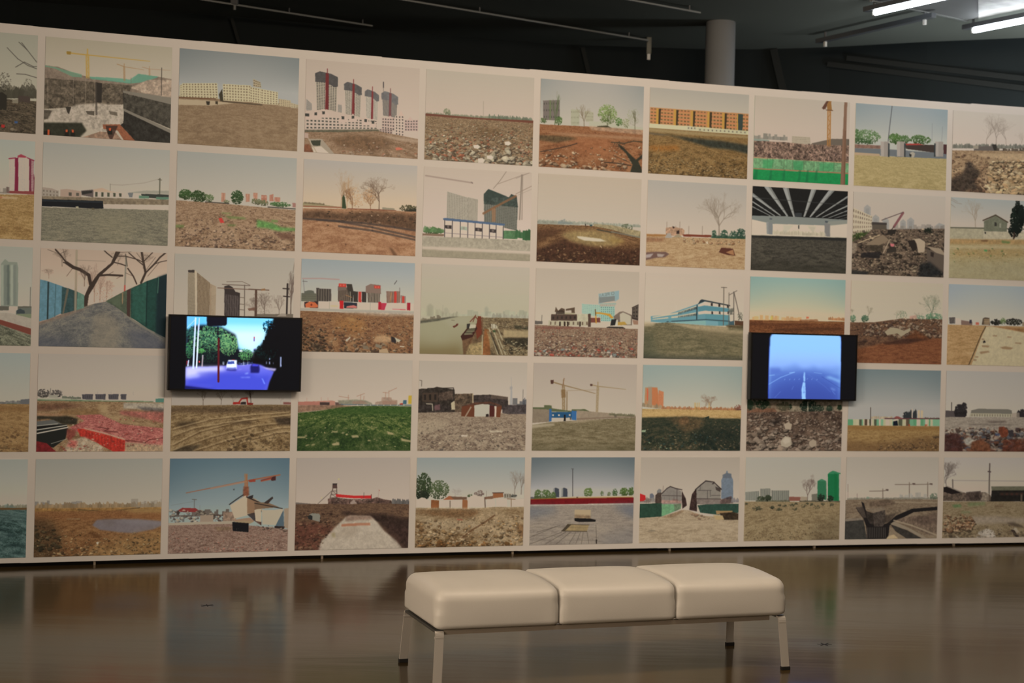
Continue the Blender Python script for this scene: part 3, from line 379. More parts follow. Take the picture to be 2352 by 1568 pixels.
PRINTS[4,1]=('photograph of unfinished towers behind a white cabin with a blue roof, second row',
 [['S',[180,162,146],[192,172,158],683],['L',[150,130,118],13.4,[16,102,444,152],.8],['L',[120,104,96],7.2,[433,143,447,157],1],['W',[166,154,138],[110,104,94],[216,265,411,322,417,580,215,577],13,26,.45,.5,1],['W',[164,152,136],[116,108,98],[408,316,499,335,499,575,413,580],7,26,.45,.5,1],['P',[66,74,68],[552,269,594,210,757,281,788,291,808,252,861,274,874,386,869,663,564,593],1,0,.35],['W',[126,120,108],[64,66,62],[560,381,869,399,869,657,566,599],16,14,.55,.4,.85],['P',[54,66,60],[552,276,594,210,767,280,653,300,571,356,554,357],.7],['L',[128,92,66],20.6,[554,488,655,413,851,274],.85],['L',[120,104,92],5.1,[641,201,701,109,756,5],.8],['L',[140,120,106],5.1,[681,148,908,32,1013,-14],.8],['L',[124,110,98],12.3,[903,32,893,536],.8],['L',[150,134,120],4.1,[871,261,1017,175],.7],['P',[150,110,80],[630,427,666,424,669,574,633,577],.7],['L',[140,124,112],5.1,[849,74,973,2],.7],['L',[140,120,106],7.2,[852,249,1018,137],.7],['L',[128,112,100],8.2,[911,31,915,535],.7],['F',[[92,116,74],[78,100,62]],98,707,97.6,39.4,228,7.6,.9],['P',[128,104,86],[-25,743,195,739,196,764,-25,768]],['B',[84,112,72],13,718,189,720,73.9,'t',.7],['P',[86,116,82],[744,670,880,662,876,761,746,758],1,0,.2],['P',[58,92,60],[924,660,1027,655,1030,769,926,767]],['B',[58,92,60],862,738,1004,743,110.8,'t',.9],['P',[196,178,164],[195,578,748,607,741,765,199,764]],['P',[84,100,122],[182,567,202,560,758,592,753,615,187,586]],['L',[70,64,64],7.2,[199,584,201,770],1],['L',[70,64,64],7.2,[269,589,270,769],1],['L',[70,64,64],7.2,[342,593,344,769],1],['L',[70,64,64],7.2,[412,597,413,768],1],['L',[70,64,64],7.2,[479,601,480,768],1],['L',[70,64,64],7.2,[546,606,547,767],1],['L',[70,64,64],7.2,[613,610,614,767],1],['L',[70,64,64],7.2,[675,614,676,766],1],['L',[70,64,64],7.2,[741,618,742,766],1],['L',[110,96,96],4.1,[198,726,743,746],.8],['P',[60,52,52],[203,638,262,640,263,679,204,675]],['P',[140,124,116],[222,643,240,644,241,670,222,669],.6],['P',[156,160,142],[346,645,406,648,406,686,347,682]],['P',[140,124,116],[365,650,383,651,384,677,365,676],.6],['P',[66,58,56],[483,652,543,654,543,693,483,689]],['P',[140,124,116],[501,657,520,658,520,684,502,683],.6],['P',[66,58,58],[617,658,677,661,678,700,618,696]],['P',[140,124,116],[636,664,654,665,655,691,636,690],.6],['P',[160,148,130],[-25,772,1054,767,1057,894,-25,891],1,0,.15],['P',[186,168,150],[-25,887,254,878,738,890,1057,894,1057,919,-25,922],.9,2],['P',[150,138,118],[-25,919,1057,921,1059,1057,-25,1107],1,2,.08]])
PRINTS[5,1]=('photograph of a pale puddle in a brown earth basin, second row',
 [['S',[180,162,144],[186,170,154],533],['B',[140,142,128],7,550,998,550,35.4,'t',.6],['B',[128,134,130],197,532,261,532,30.3,'b',.6],['P',[142,140,126],[-25,541,389,541,411,565,-25,582],.9,1,.15],['P',[120,128,128],[197,542,336,541,336,554,198,560],.7],['F',[[96,100,78]],866,564,64.5,35.4,95,8,.7],['P',[150,134,104],[540,545,714,547,1025,608,1026,698,671,614,541,577],1,1,.3],['G',[[84,58,40],[120,88,60],[146,112,80]],[-25,576,283,572,519,565,715,599,1026,692,1035,1137,-25,1182],1,3,None,1,0],['P',[152,130,90],[221,678,338,633,520,610,715,637,848,713,751,789,503,809,308,749],.8,6,.25],['P',[196,182,158],[380,694,436,694,608,710,669,736,598,744,458,741,393,716],1,1],['P',[74,48,34],[-25,639,125,620,263,637,127,721,-25,791],.7,6,.5],['P',[160,126,70],[695,690,848,713,827,753,718,752],.4,5],['P',[66,42,32],[-25,879,181,781,265,732,341,773,611,822,1025,802,1027,1034,-25,1056],.85,7,.6],['R',[[150,118,88],[60,40,32],[104,74,54]],[7,803,997,776,1003,1047,13,1094],297,6.5,19.4,.4],['P',[176,148,118],[610,784,627,809,619,815,605,797]],['L',[70,66,56],9.7,[574,607,715,631],1],['L',[110,112,104],12.9,[715,624,995,673],.7],['P',[50,44,38],[456,547,465,546,465,572,457,572]],['P',[60,80,80],[503,553,527,552,528,571,503,572]]])
PRINTS[6,1]=('photograph of a lone bare tree and small brick hut on pale earth, second row',
 [['S',[166,156,146],[188,170,154],563],['T',[134,118,104],730,629,504.3,370.1,9,.7],['T',[134,118,104],730,629,491.4,291.6,8,.5],['L',[140,122,108],4.5,[200,477,201,632],1],['L',[140,122,108],4.5,[290,523,290,628],1],['L',[140,122,108],4.5,[330,469,331,625],1],['L',[140,122,108],4.5,[421,516,421,620],1],['L',[140,122,108],4.5,[558,508,558,613],1],['P',[166,132,108],[190,549,257,532,357,546,380,570,370,630,192,639],1,0,.3],['P',[60,44,40],[297,582,326,567,327,612,297,614]],['P',[70,54,46],[256,525,279,531,274,550,257,551]],['P',[156,112,70],[-25,630,192,626,192,646,-25,676],1,1],['P',[120,62,46],[359,613,651,608,651,634,370,639]],['F',[[52,78,62],[62,88,70]],678,593,24.7,45.3,95,6.3,.9],['F',[[44,72,56],[60,86,66]],780,594,39.2,54.3,133,7,.9],['F',[[48,76,60]],871,595,33.6,58.2,114,7,.9],['F',[[44,70,56]],951,584,50.5,71.1,190,7.6,.9],['P',[48,74,58],[651,614,1028,602,1029,648,651,647],.9,2,.2],['G',[[150,116,86],[172,142,108],[184,158,126]],[-26,656,1029,635,1037,1036,-28,1083],1,5,None,1,0],['P',[132,90,66],[-25,669,204,665,150,713,-25,727],.6,3,.3],['R',[[186,160,132],[132,88,62],[166,128,98]],[348,650,1004,648,1006,707,372,714],108,11.2,13.5,.4],['P',[160,148,138],[182,666,208,613,236,605,259,662]],['P',[154,136,112],[265,655,314,607,359,652]],['P',[92,54,44],[728,807,756,749,875,756,900,838,826,835]],['P',[160,116,84],[802,803,875,767,888,832,848,823]],['P',[112,86,78],[-25,848,97,833,196,830,232,852,187,893,98,904,-25,941],1,1],['P',[178,164,158],[-25,876,75,853,43,900,-25,915],.8,1],['P',[176,160,150],[108,855,186,857,164,888,115,890],.8,1],['P',[196,176,154],[596,696,613,678,621,712,602,713]]])
PRINTS[7,1]=('photograph from beneath a bridge deck with radiating girders, second row',
 [['P',[24,24,24],[-156,-131,1425,-236,1466,1565,-118,1617]],['P',[30,30,30],[-58,-8,1025,-8,1025,342,-50,362],1,0,.1],['P',[150,146,140],[312,3,372,-1,448,341,429,342]],['P',[104,102,98],[351,0,372,-1,448,341,442,341],.6],['P',[150,146,140],[117,2,185,-2,379,338,359,339]],['P',[104,102,98],[161,-1,185,-2,379,338,372,339],.6],['P',[150,146,140],[-125,36,-57,32,306,336,288,337]],['P',[104,102,98],[-81,33,-57,32,306,336,300,336],.6],['P',[150,146,140],[-49,163,-25,161,245,343,229,344]],['P',[104,102,98],[-26,162,-25,161,245,343,239,344],.6],['P',[150,146,140],[-136,182,-108,180,199,346,187,347]],['P',[104,102,98],[-118,181,-108,180,199,346,195,346],.6],['P',[150,146,140],[611,-4,667,-7,553,335,534,336]],['P',[104,102,98],[648,-6,667,-7,553,335,547,335],.6],['P',[150,146,140],[795,2,861,-2,615,335,596,336]],['P',[104,102,98],[838,-1,861,-2,615,335,609,335],.6],['P',[150,146,140],[1025,33,1063,29,680,331,661,332]],['P',[104,102,98],[1041,31,1063,29,680,331,673,332],.6],['P',[150,146,140],[1048,138,1091,136,737,333,721,334]],['P',[104,102,98],[1076,137,1091,136,737,333,732,334],.6],['P',[150,146,140],[1043,206,1076,204,807,335,793,335]],['P',[104,102,98],[1064,205,1076,204,807,335,802,335],.6],['P',[150,146,140],[1037,263,1061,262,865,337,853,337]],['P',[104,102,98],[1052,262,1061,262,865,337,861,337],.6],['P',[150,146,140],[1030,304,1046,303,923,344,914,344]],['P',[104,102,98],[1040,303,1046,303,923,344,920,344],.6],['L',[70,70,68],7,[-30,137,998,167],.6],['L',[60,60,60],5.8,[-27,269,1000,254],.5],['P',[58,60,62],[447,294,517,290,518,337,448,341]],['P',[196,180,158],[-49,388,1025,356,1025,565,-44,599]],['P',[128,128,122],[-50,355,343,340,1025,345,1025,390,767,426,207,439,-49,388]],['P',[142,138,128],[766,383,1025,349,1025,390,826,426],.8],['P',[128,126,124],[149,418,216,421,217,567,157,563]],['P',[150,146,140],[149,418,172,417,175,562,157,563],.6],['P',[128,122,118],[760,403,819,404,822,561,765,557]],['P',[90,92,96],[182,370,211,375,206,391,183,389]],['P',[80,84,88],[765,369,801,374,790,395,764,393]],['P',[60,60,60],[483,439,495,438,496,485,484,486]],['B',[170,156,136],221,559,757,550,59.5,'t',.5],['P',[176,166,150],[323,448,439,441,393,497,337,554,329,487],.5,2],['P',[160,150,136],[579,447,673,448,639,524],.4,2],['G',[[52,48,42],[76,70,62],[94,86,74]],[-56,590,1025,565,1025,1042,-57,1088],1,6,None,1,0],['P',[38,38,38],[-56,587,1025,565,1025,602,-55,613],.8,1],['P',[58,54,46],[-49,904,1025,882,1025,1042,-46,1087],.5,12],['P',[196,178,160],[-72,390,-25,393,-25,578,-68,581]]])
PRINTS[8,1]=('photograph of demolished courtyard houses with a red boom and distant towers, second row',
 [['S',[176,160,146],[178,160,146],310],['P',[146,140,134],[121,467,115,183,150,147,187,179,193,463],.8],['P',[120,118,116],[139,466,133,196,169,193,175,464],.3],['P',[146,140,134],[209,462,205,300,242,264,281,295,285,458],.8],['P',[120,118,116],[228,461,224,312,263,310,266,459],.3],['P',[146,140,134],[319,456,316,327,351,291,388,323,391,452],.8],['P',[120,118,116],[337,455,334,340,370,338,373,453],.3],['P',[146,140,134],[513,446,510,337,541,301,573,333,576,442],.8],['P',[120,118,116],[528,445,526,350,558,348,560,443],.3],['P',[146,140,134],[588,442,585,312,623,276,662,308,665,438],.8],['P',[120,118,116],[607,441,604,325,643,322,646,439],.3],['P',[146,140,134],[899,425,897,363,936,327,1025,359,1025,421],.8],['P',[120,118,116],[918,424,917,376,956,374,957,422],.3],['P',[146,140,134],[819,429,818,388,844,352,872,385,873,426],.8],['P',[120,118,116],[832,428,832,401,859,400,859,427],.3],['B',[138,126,116],444,422,1005,419,74.3,'b',.7],['W',[182,164,142],[122,104,86],[-6,190,207,286,205,469,2,534],9,5,.5,.5,1],['P',[92,80,70],[203,361,359,366,367,461,211,469]],['P',[70,62,58],[203,357,365,359,365,386,203,388]],['P',[72,82,48],[-25,534,86,496,205,469,207,530,89,604,-25,628],1,3,.6],['F',[[82,92,50],[52,62,36]],99,542,84.5,47.3,171,9.7,.9],['G',[[62,52,46],[104,86,72],[140,118,98]],[205,449,1030,392,1046,1104,-31,1148,-31,623,111,549],1,3,None,1,0],['R',[[150,128,106],[96,80,68],[60,50,44],[172,150,124],[50,44,40]],[-9,474,1005,392,1021,1079,-6,1123],877,14.5,19.3,.7],['L',[128,84,84],24.2,[539,226,444,402],1],['L',[90,72,70],7.2,[539,219,310,328],1],['L',[70,56,50],9.7,[444,402,409,451],1],['P',[132,112,92],[161,614,326,504,399,568,293,634,149,642]],['P',[70,60,50],[149,642,329,633,331,714,151,709],.9,1,.4],['L',[170,146,118],9.7,[65,619,290,512],1],['P',[40,36,36],[98,739,307,715,296,797,93,794],.9,1,.4],['L',[160,138,116],9.7,[337,727,365,658,399,568],1],['P',[186,110,110],[406,608,455,613,447,647,413,642]],['P',[48,42,38],[373,447,469,435,458,490,386,494]],['P',[50,42,38],[593,564,678,553,704,654,657,698]],['P',[170,148,126],[665,540,726,530,788,568,785,692,718,709,697,600]],['P',[60,52,46],[378,671,474,652,475,707,367,726]],['P',[96,82,72],[802,650,1025,736,1025,970,818,827]],['P',[150,130,110],[814,628,961,642,1025,729,913,699]],['P',[56,46,42],[852,688,889,700,884,755,853,743]],['P',[30,32,34],[733,845,843,812,1025,970,724,1025],.8,5,.5],['P',[30,32,36],[-29,947,181,966,157,1025,-29,1025],.7,2],['F',[[34,38,30]],821,429,48.3,40.5,95,9,.9],['L',[56,50,46],7.2,[737,461,1005,419],.6],['P',[150,132,114],[-31,609,54,633,32,742,-27,771],.7,3,.3]])
PRINTS[9,1]=('photograph of a small grey gabled house beside a dark cypress, second row at right edge',
 [['S',[152,148,140],[178,160,144],319],['T',[140,122,104],281,373,358.3,224.6,8,.7],['L',[130,116,104],6.2,[-4,30,59,68,120,78],.6],['L',[130,116,104],6.2,[-2,85,48,124],.6],['L',[130,116,104],6.2,[8,16,71,53],.6],['P',[158,144,120],[-33,375,375,368,372,500,-30,520],1,1,.12],['P',[168,152,128],[376,403,1946,342,1948,441,372,500],1,1,.12],['L',[90,86,70],11.2,[-8,378,362,366,1920,320],1],['P',[110,106,88],[373,278,502,201,635,270,632,396,376,403],1,0,.12],['L',[78,64,52],12.5,[363,269,502,194,641,277],1],['P',[60,56,50],[491,285,516,284,517,333,493,334]],['P',[150,140,122],[548,296,567,295,568,351,549,352],.8],['P',[60,56,50],[382,409,401,411,399,436,384,434]],['F',[[24,30,26],[34,42,34]],747,236,77.4,179.1,798,11.6,1],['F',[[24,30,26]],747,82,27.4,96.5,171,9.3,1],['F',[[28,34,30]],796,177,37.4,124,285,10.8,1],['F',[[26,32,28]],713,377,62.4,82.7,228,10.8,1],['L',[70,54,46],17.5,[716,406,711,497],1],['F',[[26,32,28]],1396,199,74.9,192.9,570,11.6,1],['G',[[140,120,84],[156,136,100],[164,146,112]],[-36,520,1948,434,1963,1050,-34,1131],1,4,None,1,0],['P',[156,116,76],[-30,520,832,490,1948,441,1950,498,-28,582],.6,4,.3],['P',[96,66,46],[341,516,428,511,416,533,354,533],.8,1],['P',[78,108,62],[578,510,679,519,667,541,579,538],.7,2],['P',[178,158,128],[-28,602,834,567,1950,520,1951,548,-27,637],.6,4],['P',[150,116,74],[48,648,834,595,837,693,49,731],.4,8,.3],['R',[[150,124,88],[90,104,62],[176,152,116]],[-8,637,1926,541,1930,712,-4,830],175,10,12.5,.3],['P',[150,138,112],[-35,802,1955,712,1963,1050,-34,1131],.6,14,.12],['P',[60,130,80],[381,632,418,632,416,655,384,652],.8,1]])
PRINTS[0,2]=('leftmost photograph of the third row, grey-green round towers above a red kerb',
 [['S',[142,136,120],[160,148,130],615],['P',[122,122,106],[765,606,760,179,790,127,816,154,883,156,893,218,895,601]],['P',[146,144,124],[767,594,760,191,780,184,787,594],.7,1],['P',[104,106,94],[790,594,783,190,803,183,810,593],.7,1],['P',[80,84,76],[812,593,805,188,825,182,833,592],.7,1],['P',[150,146,126],[840,592,833,187,853,180,860,591],.7,1],['P',[110,110,98],[861,591,854,186,874,179,881,590],.7,1],['P',[122,122,106],[428,619,422,241,503,192,554,223,560,614]],['P',[150,146,126],[461,617,455,239,479,233,486,616],.6],['L',[76,70,62],5,[989,405,989,642],.8],['P',[90,84,72],[-477,641,1025,597,1025,642,-477,674]],['P',[166,154,134],[828,603,895,601,896,668,825,671]],['P',[96,96,84],[883,646,912,617,1025,609,1025,733,884,714]],['P',[62,66,64],[887,646,912,623,947,644,951,672,888,678]],['P',[120,122,90],[888,678,1025,674,1025,727,889,714],.7],['P',[148,134,116],[-476,695,829,671,1025,727,1025,829,-475,782],1,0,.06],['P',[108,60,48],[-476,739,763,741,1025,834,1025,902,764,791,-475,760]],['G',[[60,60,48],[96,92,74],[130,124,100]],[-475,760,764,791,1025,902,1026,1074,-470,1110],1,1,None,1,1],['R',[[150,144,120],[60,62,50]],[-449,825,764,830,868,974,-445,1085],81,16.5,23.1,.6]])
PRINTS[1,2]=('photograph of a lane between blue and green hoardings under bare branching trees, third row',
 [['S',[164,142,122],[186,160,138],529],['T',[130,104,88],425,532,373.7,131.6,8,.5],['T',[130,104,88],469,530,294.4,157.9,8,.5],['T',[130,104,88],521,505,215.1,105.3,8,.5],['F',[[130,102,86],[146,120,102]],494,426,79,101.9,304,4.4,.4],['L',[146,130,108],17.5,[277,13,279,618],.9],['L',[130,120,104],12.3,[668,61,663,419],1],['L',[170,70,60],12.3,[664,356,663,419],.8],['L',[110,98,84],3.5,[279,110,506,110],.6],['L',[84,76,64],7,[663,27,679,153],1],['P',[62,50,42],[331,605,346,478,379,374,447,245,550,125,583,8,623,6,568,136,465,267,423,372,381,466,370,592]],['L',[62,50,42],26.3,[392,351,377,260,307,206,254,186,202,143],1],['L',[62,50,42],12.3,[202,143,153,66,113,11],1],['L',[62,50,42],8.8,[289,201,237,164,176,138],1],['L',[62,50,42],15.8,[447,262,526,250,641,253],1],['L',[62,50,42],8.8,[558,67,513,23,495,1],1],['L',[62,50,42],8.8,[576,118,630,133,665,148],1],['L',[62,50,42],7,[602,53,664,50,762,80,816,112],1],['L',[62,50,42],17.5,[793,321,827,215,807,100,792,-3],1],['L',[62,50,42],12.3,[827,215,897,119,941,47,985,-2],1],['L',[62,50,42],10.5,[758,334,730,255,684,176],1],['L',[62,50,42],7.9,[817,146,762,91,690,14],1],['L',[62,50,42],7,[807,100,851,40,886,-8],1],['L',[62,50,42],6.1,[897,119,950,93,995,79],1],['L',[62,50,42],3.5,[202,143,164,-26],.7],['L',[62,50,42],3.5,[254,186,204,279],.7],['L',[62,50,42],3.5,[166,65,53,14],.7],['L',[62,50,42],3.5,[641,253,597,284],.7],['L',[62,50,42],3.5,[307,217,343,307],.7],['L',[62,50,42],3.5,[807,100,752,11],.7],['L',[62,50,42],3.5,[827,192,905,49],.7],['L',[62,50,42],3.5,[583,20,707,2],.7],['L',[62,50,42],3.5,[845,249,933,106],.7],['L',[62,50,42],3.5,[730,255,667,223],.7],['L',[62,50,42],3.5,[526,250,569,216],.7],['L',[62,50,42],3.5,[148,54,199,17],.7],['T',[90,74,62],808,169,169.8,228.1,7,.7],['T',[90,74,62],603,145,147.2,157.9,7,.7],['T',[90,74,62],167,178,181.2,157.9,7,.7],['T',[90,74,62],344,375,226.5,149.2,7,.7],['T',[90,74,62],66,308,101.9,122.8,7,.7],['P',[118,110,96],[-25,1056,-27,776,228,643,426,550,513,527,611,571,738,705,1036,923,1037,1030]],['G',[[84,82,78],[108,102,94],[128,118,102]],[-25,1056,-27,787,228,677,435,549,513,529,594,572,720,717,1036,952,1037,1030],.8,2,506,1,0],['P',[140,124,102],[428,670,515,632,605,710,633,801,619,1040,391,1046,413,808],.45,10],['P',[126,100,84],[-25,753,228,643,296,606,426,561,228,677,-25,793],.7,4,.3],['P',[70,72,80],[-25,889,215,905,304,1048,-25,1056],.45,14],['P',[70,72,82],[695,799,829,818,1036,952,1037,1030,743,1037],.5,10],['P',[94,122,128],[-31,312,59,337,171,383,206,404,176,656,74,722,-25,759],1,0,.12],['P',[46,58,58],[57,341,69,342,70,722,57,728]],['P',[70,92,96],[118,363,125,365,122,698,115,702],.8],['P',[54,74,72],[171,389,224,404,267,425,267,630,168,670],1,0,.2],['P',[96,120,104],[285,430,346,467,344,599,288,624],1,0,.15],['P',[60,70,64],[258,419,293,435,288,629,262,630],.8],['P',[110,96,78],[206,404,225,409,189,665,176,668],.8],['L',[146,130,108],17.5,[277,401,278,624],.8],['P',[76,82,66],[513,523,661,414,776,339,1027,207,1036,912,729,694,594,578],1,0,.2],['P',[34,64,56],[714,388,837,302,1027,207,1036,912,855,794,720,683],1,0,.15],['P',[20,34,40],[926,255,1027,207,1036,912,919,844],.8,3],['P',[52,86,72],[723,382,838,305,837,760,724,683],.7,1,.2],['P',[70,52,46],[683,401,710,383,711,683,684,661]],['P',[150,120,90],[642,432,653,426,651,553,644,547],.8],['L',[90,124,100],7,[934,257,929,420],.7],['L',[22,40,38],6.1,[842,302,842,771],1],['P',[92,98,76],[540,511,635,444,634,594,584,561],.6,2]])
PRINTS[2,2]=('photograph of beige tower blocks and cranes half hidden by the larger monitor, third row',
 [['S',[158,148,134],[176,160,142],653],['W',[150,134,112],[96,84,72],[110,199,164,167,180,641,115,644],7,30,.5,.5,1],['P',[62,54,50],[109,170,162,164,163,192,113,194]],['P',[178,160,136],[164,167,183,184,191,653,177,653]],['W',[142,122,98],[84,68,56],[185,190,293,296,295,649,194,652],9,30,.5,.5,1],['P',[150,128,104],[293,302,302,308,309,648,298,649]],['W',[162,142,118],[120,102,84],[302,308,344,329,346,647,309,648],4,26,.35,.5,1],['P',[58,50,48],[413,326,450,313,483,335,507,381,545,392,545,640,419,645]],['W',[96,84,78],[48,42,42],[422,408,536,427,540,640,427,644],8,1,.45,1,1],['L',[110,86,72],6.5,[358,346,724,354],1],['L',[100,84,74],5.6,[395,307,627,311],1],['L',[96,84,74],6.5,[582,307,587,639],1],['L',[100,84,74],3.7,[431,278,561,270,627,305],1],['L',[100,84,74],4.6,[546,439,583,442],1],['L',[100,84,74],4.6,[547,510,584,513],1],['L',[100,84,74],4.6,[548,569,585,572],1],['L',[84,62,50],18.6,[680,362,683,635],1],['L',[92,70,58],7.4,[619,348,788,352],1],['T',[100,84,74],671,647,210,139.3,8,.8],['P',[104,72,58],[613,555,678,540,670,576,623,578],.8],['F',[[110,92,82]],755,525,74.3,105,304,3.5,.4],['T',[96,80,70],757,632,245,157.9,8,.8],['T',[104,88,78],880,628,233.3,111.5,7,.8],['T',[104,88,78],979,624,490,120.7,8,.8],['L',[110,92,80],4.6,[1002,37,990,157],.8],['L',[44,36,34],13.9,[946,279,945,626],1],['L',[44,36,34],8.4,[908,329,960,332],1],['L',[44,36,34],8.4,[914,412,966,416],1],['P',[134,100,70],[723,342,756,335,757,357,724,360]],['G',[[96,84,66],[120,108,84]],[-25,659,1084,622,1098,1379,-25,1396],1,3,None,1,0],['P',[110,98,84],[691,611,1038,600,1038,636,692,647]],['P',[150,136,120],[861,629,898,598,936,597,942,626]],['R',[[120,106,86],[90,78,62]],[358,706,1033,683,1042,1115,366,1130],162,7.4,13,.6]])
PRINTS[3,2]=('photograph of towers with red banners behind an advertising hoarding, third row',
 [['S',[142,146,144],[176,166,156],446],['L',[160,130,122],10.8,[13,214,174,206,329,211],.8],['L',[110,106,100],3.9,[20,225,33,393],1],['L',[90,88,84],3.9,[13,243,54,245],1],['W',[104,100,84],[84,82,72],[4,370,134,371,135,455,6,460],1,4,1,.3,1],['P',[96,94,82],[32,351,70,337,109,342,119,371,33,375]],['W',[98,88,78],[50,44,42],[133,316,263,317,265,450,135,455],6,1,.35,1,1],['P',[70,62,58],[132,310,156,309,162,321,133,322]],['W',[110,94,80],[66,54,48],[321,296,428,292,431,449,324,451],6,1,.4,1,1],['P',[110,94,84],[320,284,388,251,394,323,321,333]],['P',[60,54,48],[393,257,442,255,458,339,455,448,431,449,404,305]],['L',[150,140,120],5.9,[429,340,433,443],1],['P',[60,54,48],[458,333,497,335,499,449,460,451]],['W',[70,60,54],[46,40,38],[531,336,571,337,573,450,534,451],4,1,.5,1,1],['P',[126,104,92],[565,274,608,247,697,256,702,353,566,347]],['W',[134,120,104],[66,56,50],[581,346,696,347,694,449,586,451],8,1,.45,1,1],['W',[136,110,96],[116,88,74],[748,321,873,316,875,444,754,449],8,1,.4,1,1],['P',[136,118,108],[878,358,924,369,925,445,880,447]],['L',[100,90,80],4.9,[868,279,869,334],1],['L',[80,76,72],5.9,[840,201,819,241],1],['P',[178,62,52],[328,254,393,253,394,291,328,291]],['P',[178,62,52],[638,261,695,262,695,295,642,295]],['P',[178,62,52],[502,335,528,334,529,452,504,449]],['P',[178,62,52],[819,319,841,318,843,446,819,446]],['P',[178,62,52],[892,370,912,372,913,445,893,444]],['P',[178,62,52],[-25,412,-25,415,-25,523,-25,521]],['P',[200,110,90],[338,265,351,265,351,283,338,283],.8],['P',[200,110,90],[364,264,377,264,378,282,364,282],.8],['P',[200,110,90],[646,273,660,272,660,287,647,287],.8],['P',[200,110,90],[671,272,685,271,685,286,671,286],.8],['L',[170,124,80],5.9,[793,337,785,436],1],['L',[150,110,76],5.9,[390,378,444,400],1],['P',[190,174,150],[30,459,1025,452,1025,544,-25,574]],['P',[58,42,44],[33,465,152,454,153,530,34,525]],['P',[186,100,64],[45,527,40,489,73,463,121,464,150,496,151,523]],['P',[120,50,40],[83,493,97,480,104,498,93,511]],['P',[196,180,158],[152,457,338,455,340,528,153,530]],['P',[190,150,90],[257,492,324,490,325,514,262,514],.4,1],['P',[176,36,40],[338,438,372,440,374,530,340,528]],['P',[44,48,56],[374,454,492,459,493,520,379,522]],['P',[190,110,100],[402,499,461,485,490,496,489,515,398,516]],['P',[190,178,160],[495,461,682,458,680,523,496,522]],['P',[160,36,50],[681,440,706,441,708,527,680,525]],['P',[170,56,74],[706,453,756,451,737,529,708,527]],['P',[194,178,168],[756,451,935,448,932,526,737,529]],['P',[170,60,60],[807,511,926,514,927,521,807,520],.8],['P',[150,36,50],[937,439,967,441,967,524,937,523]],['L',[120,110,96],3.9,[251,456,250,553],.7],['L',[120,110,96],3.9,[609,455,609,552],.7],['P',[160,150,136],[-25,532,1025,532,1025,557,-25,562],1,1],['G',[[96,66,50],[130,94,66],[150,116,84]],[-25,562,336,568,1028,575,1041,1240,-25,1259],1.2,2.5,None,1,0],['P',[156,134,112],[336,560,1028,556,1028,587,729,597,394,578],.8,3,.3],['P',[160,114,66],[279,649,532,604,583,736,496,799,339,743],.5,12],['P',[156,120,80],[395,620,464,624,503,659,435,662],.8,2],['R',[[140,120,96],[90,70,56],[160,140,116],[70,56,48]],[4,634,1003,599,1015,1190,16,1210],513,5.9,17.6,.5],['R',[[90,76,60],[56,46,40]],[20,717,261,734,208,1001,16,994],162,9.8,17.6,.6],['P',[172,140,106],[683,806,783,815,823,851,784,889,636,880],.8,3,.15],['P',[50,44,44],[803,815,853,838,844,887,804,876]],['P',[170,158,136],[833,826,888,855,874,880,849,868]],['P',[170,156,136],[395,869,438,831,443,843,410,887]],['P',[124,112,94],[666,898,725,921,716,952,661,935]],['P',[166,140,110],[697,964,766,950,796,1025,697,1025]],['P',[120,104,86],[548,919,597,930,613,966,558,962]],['P',[190,178,156],[884,916,925,922,920,934,880,929],.8]])
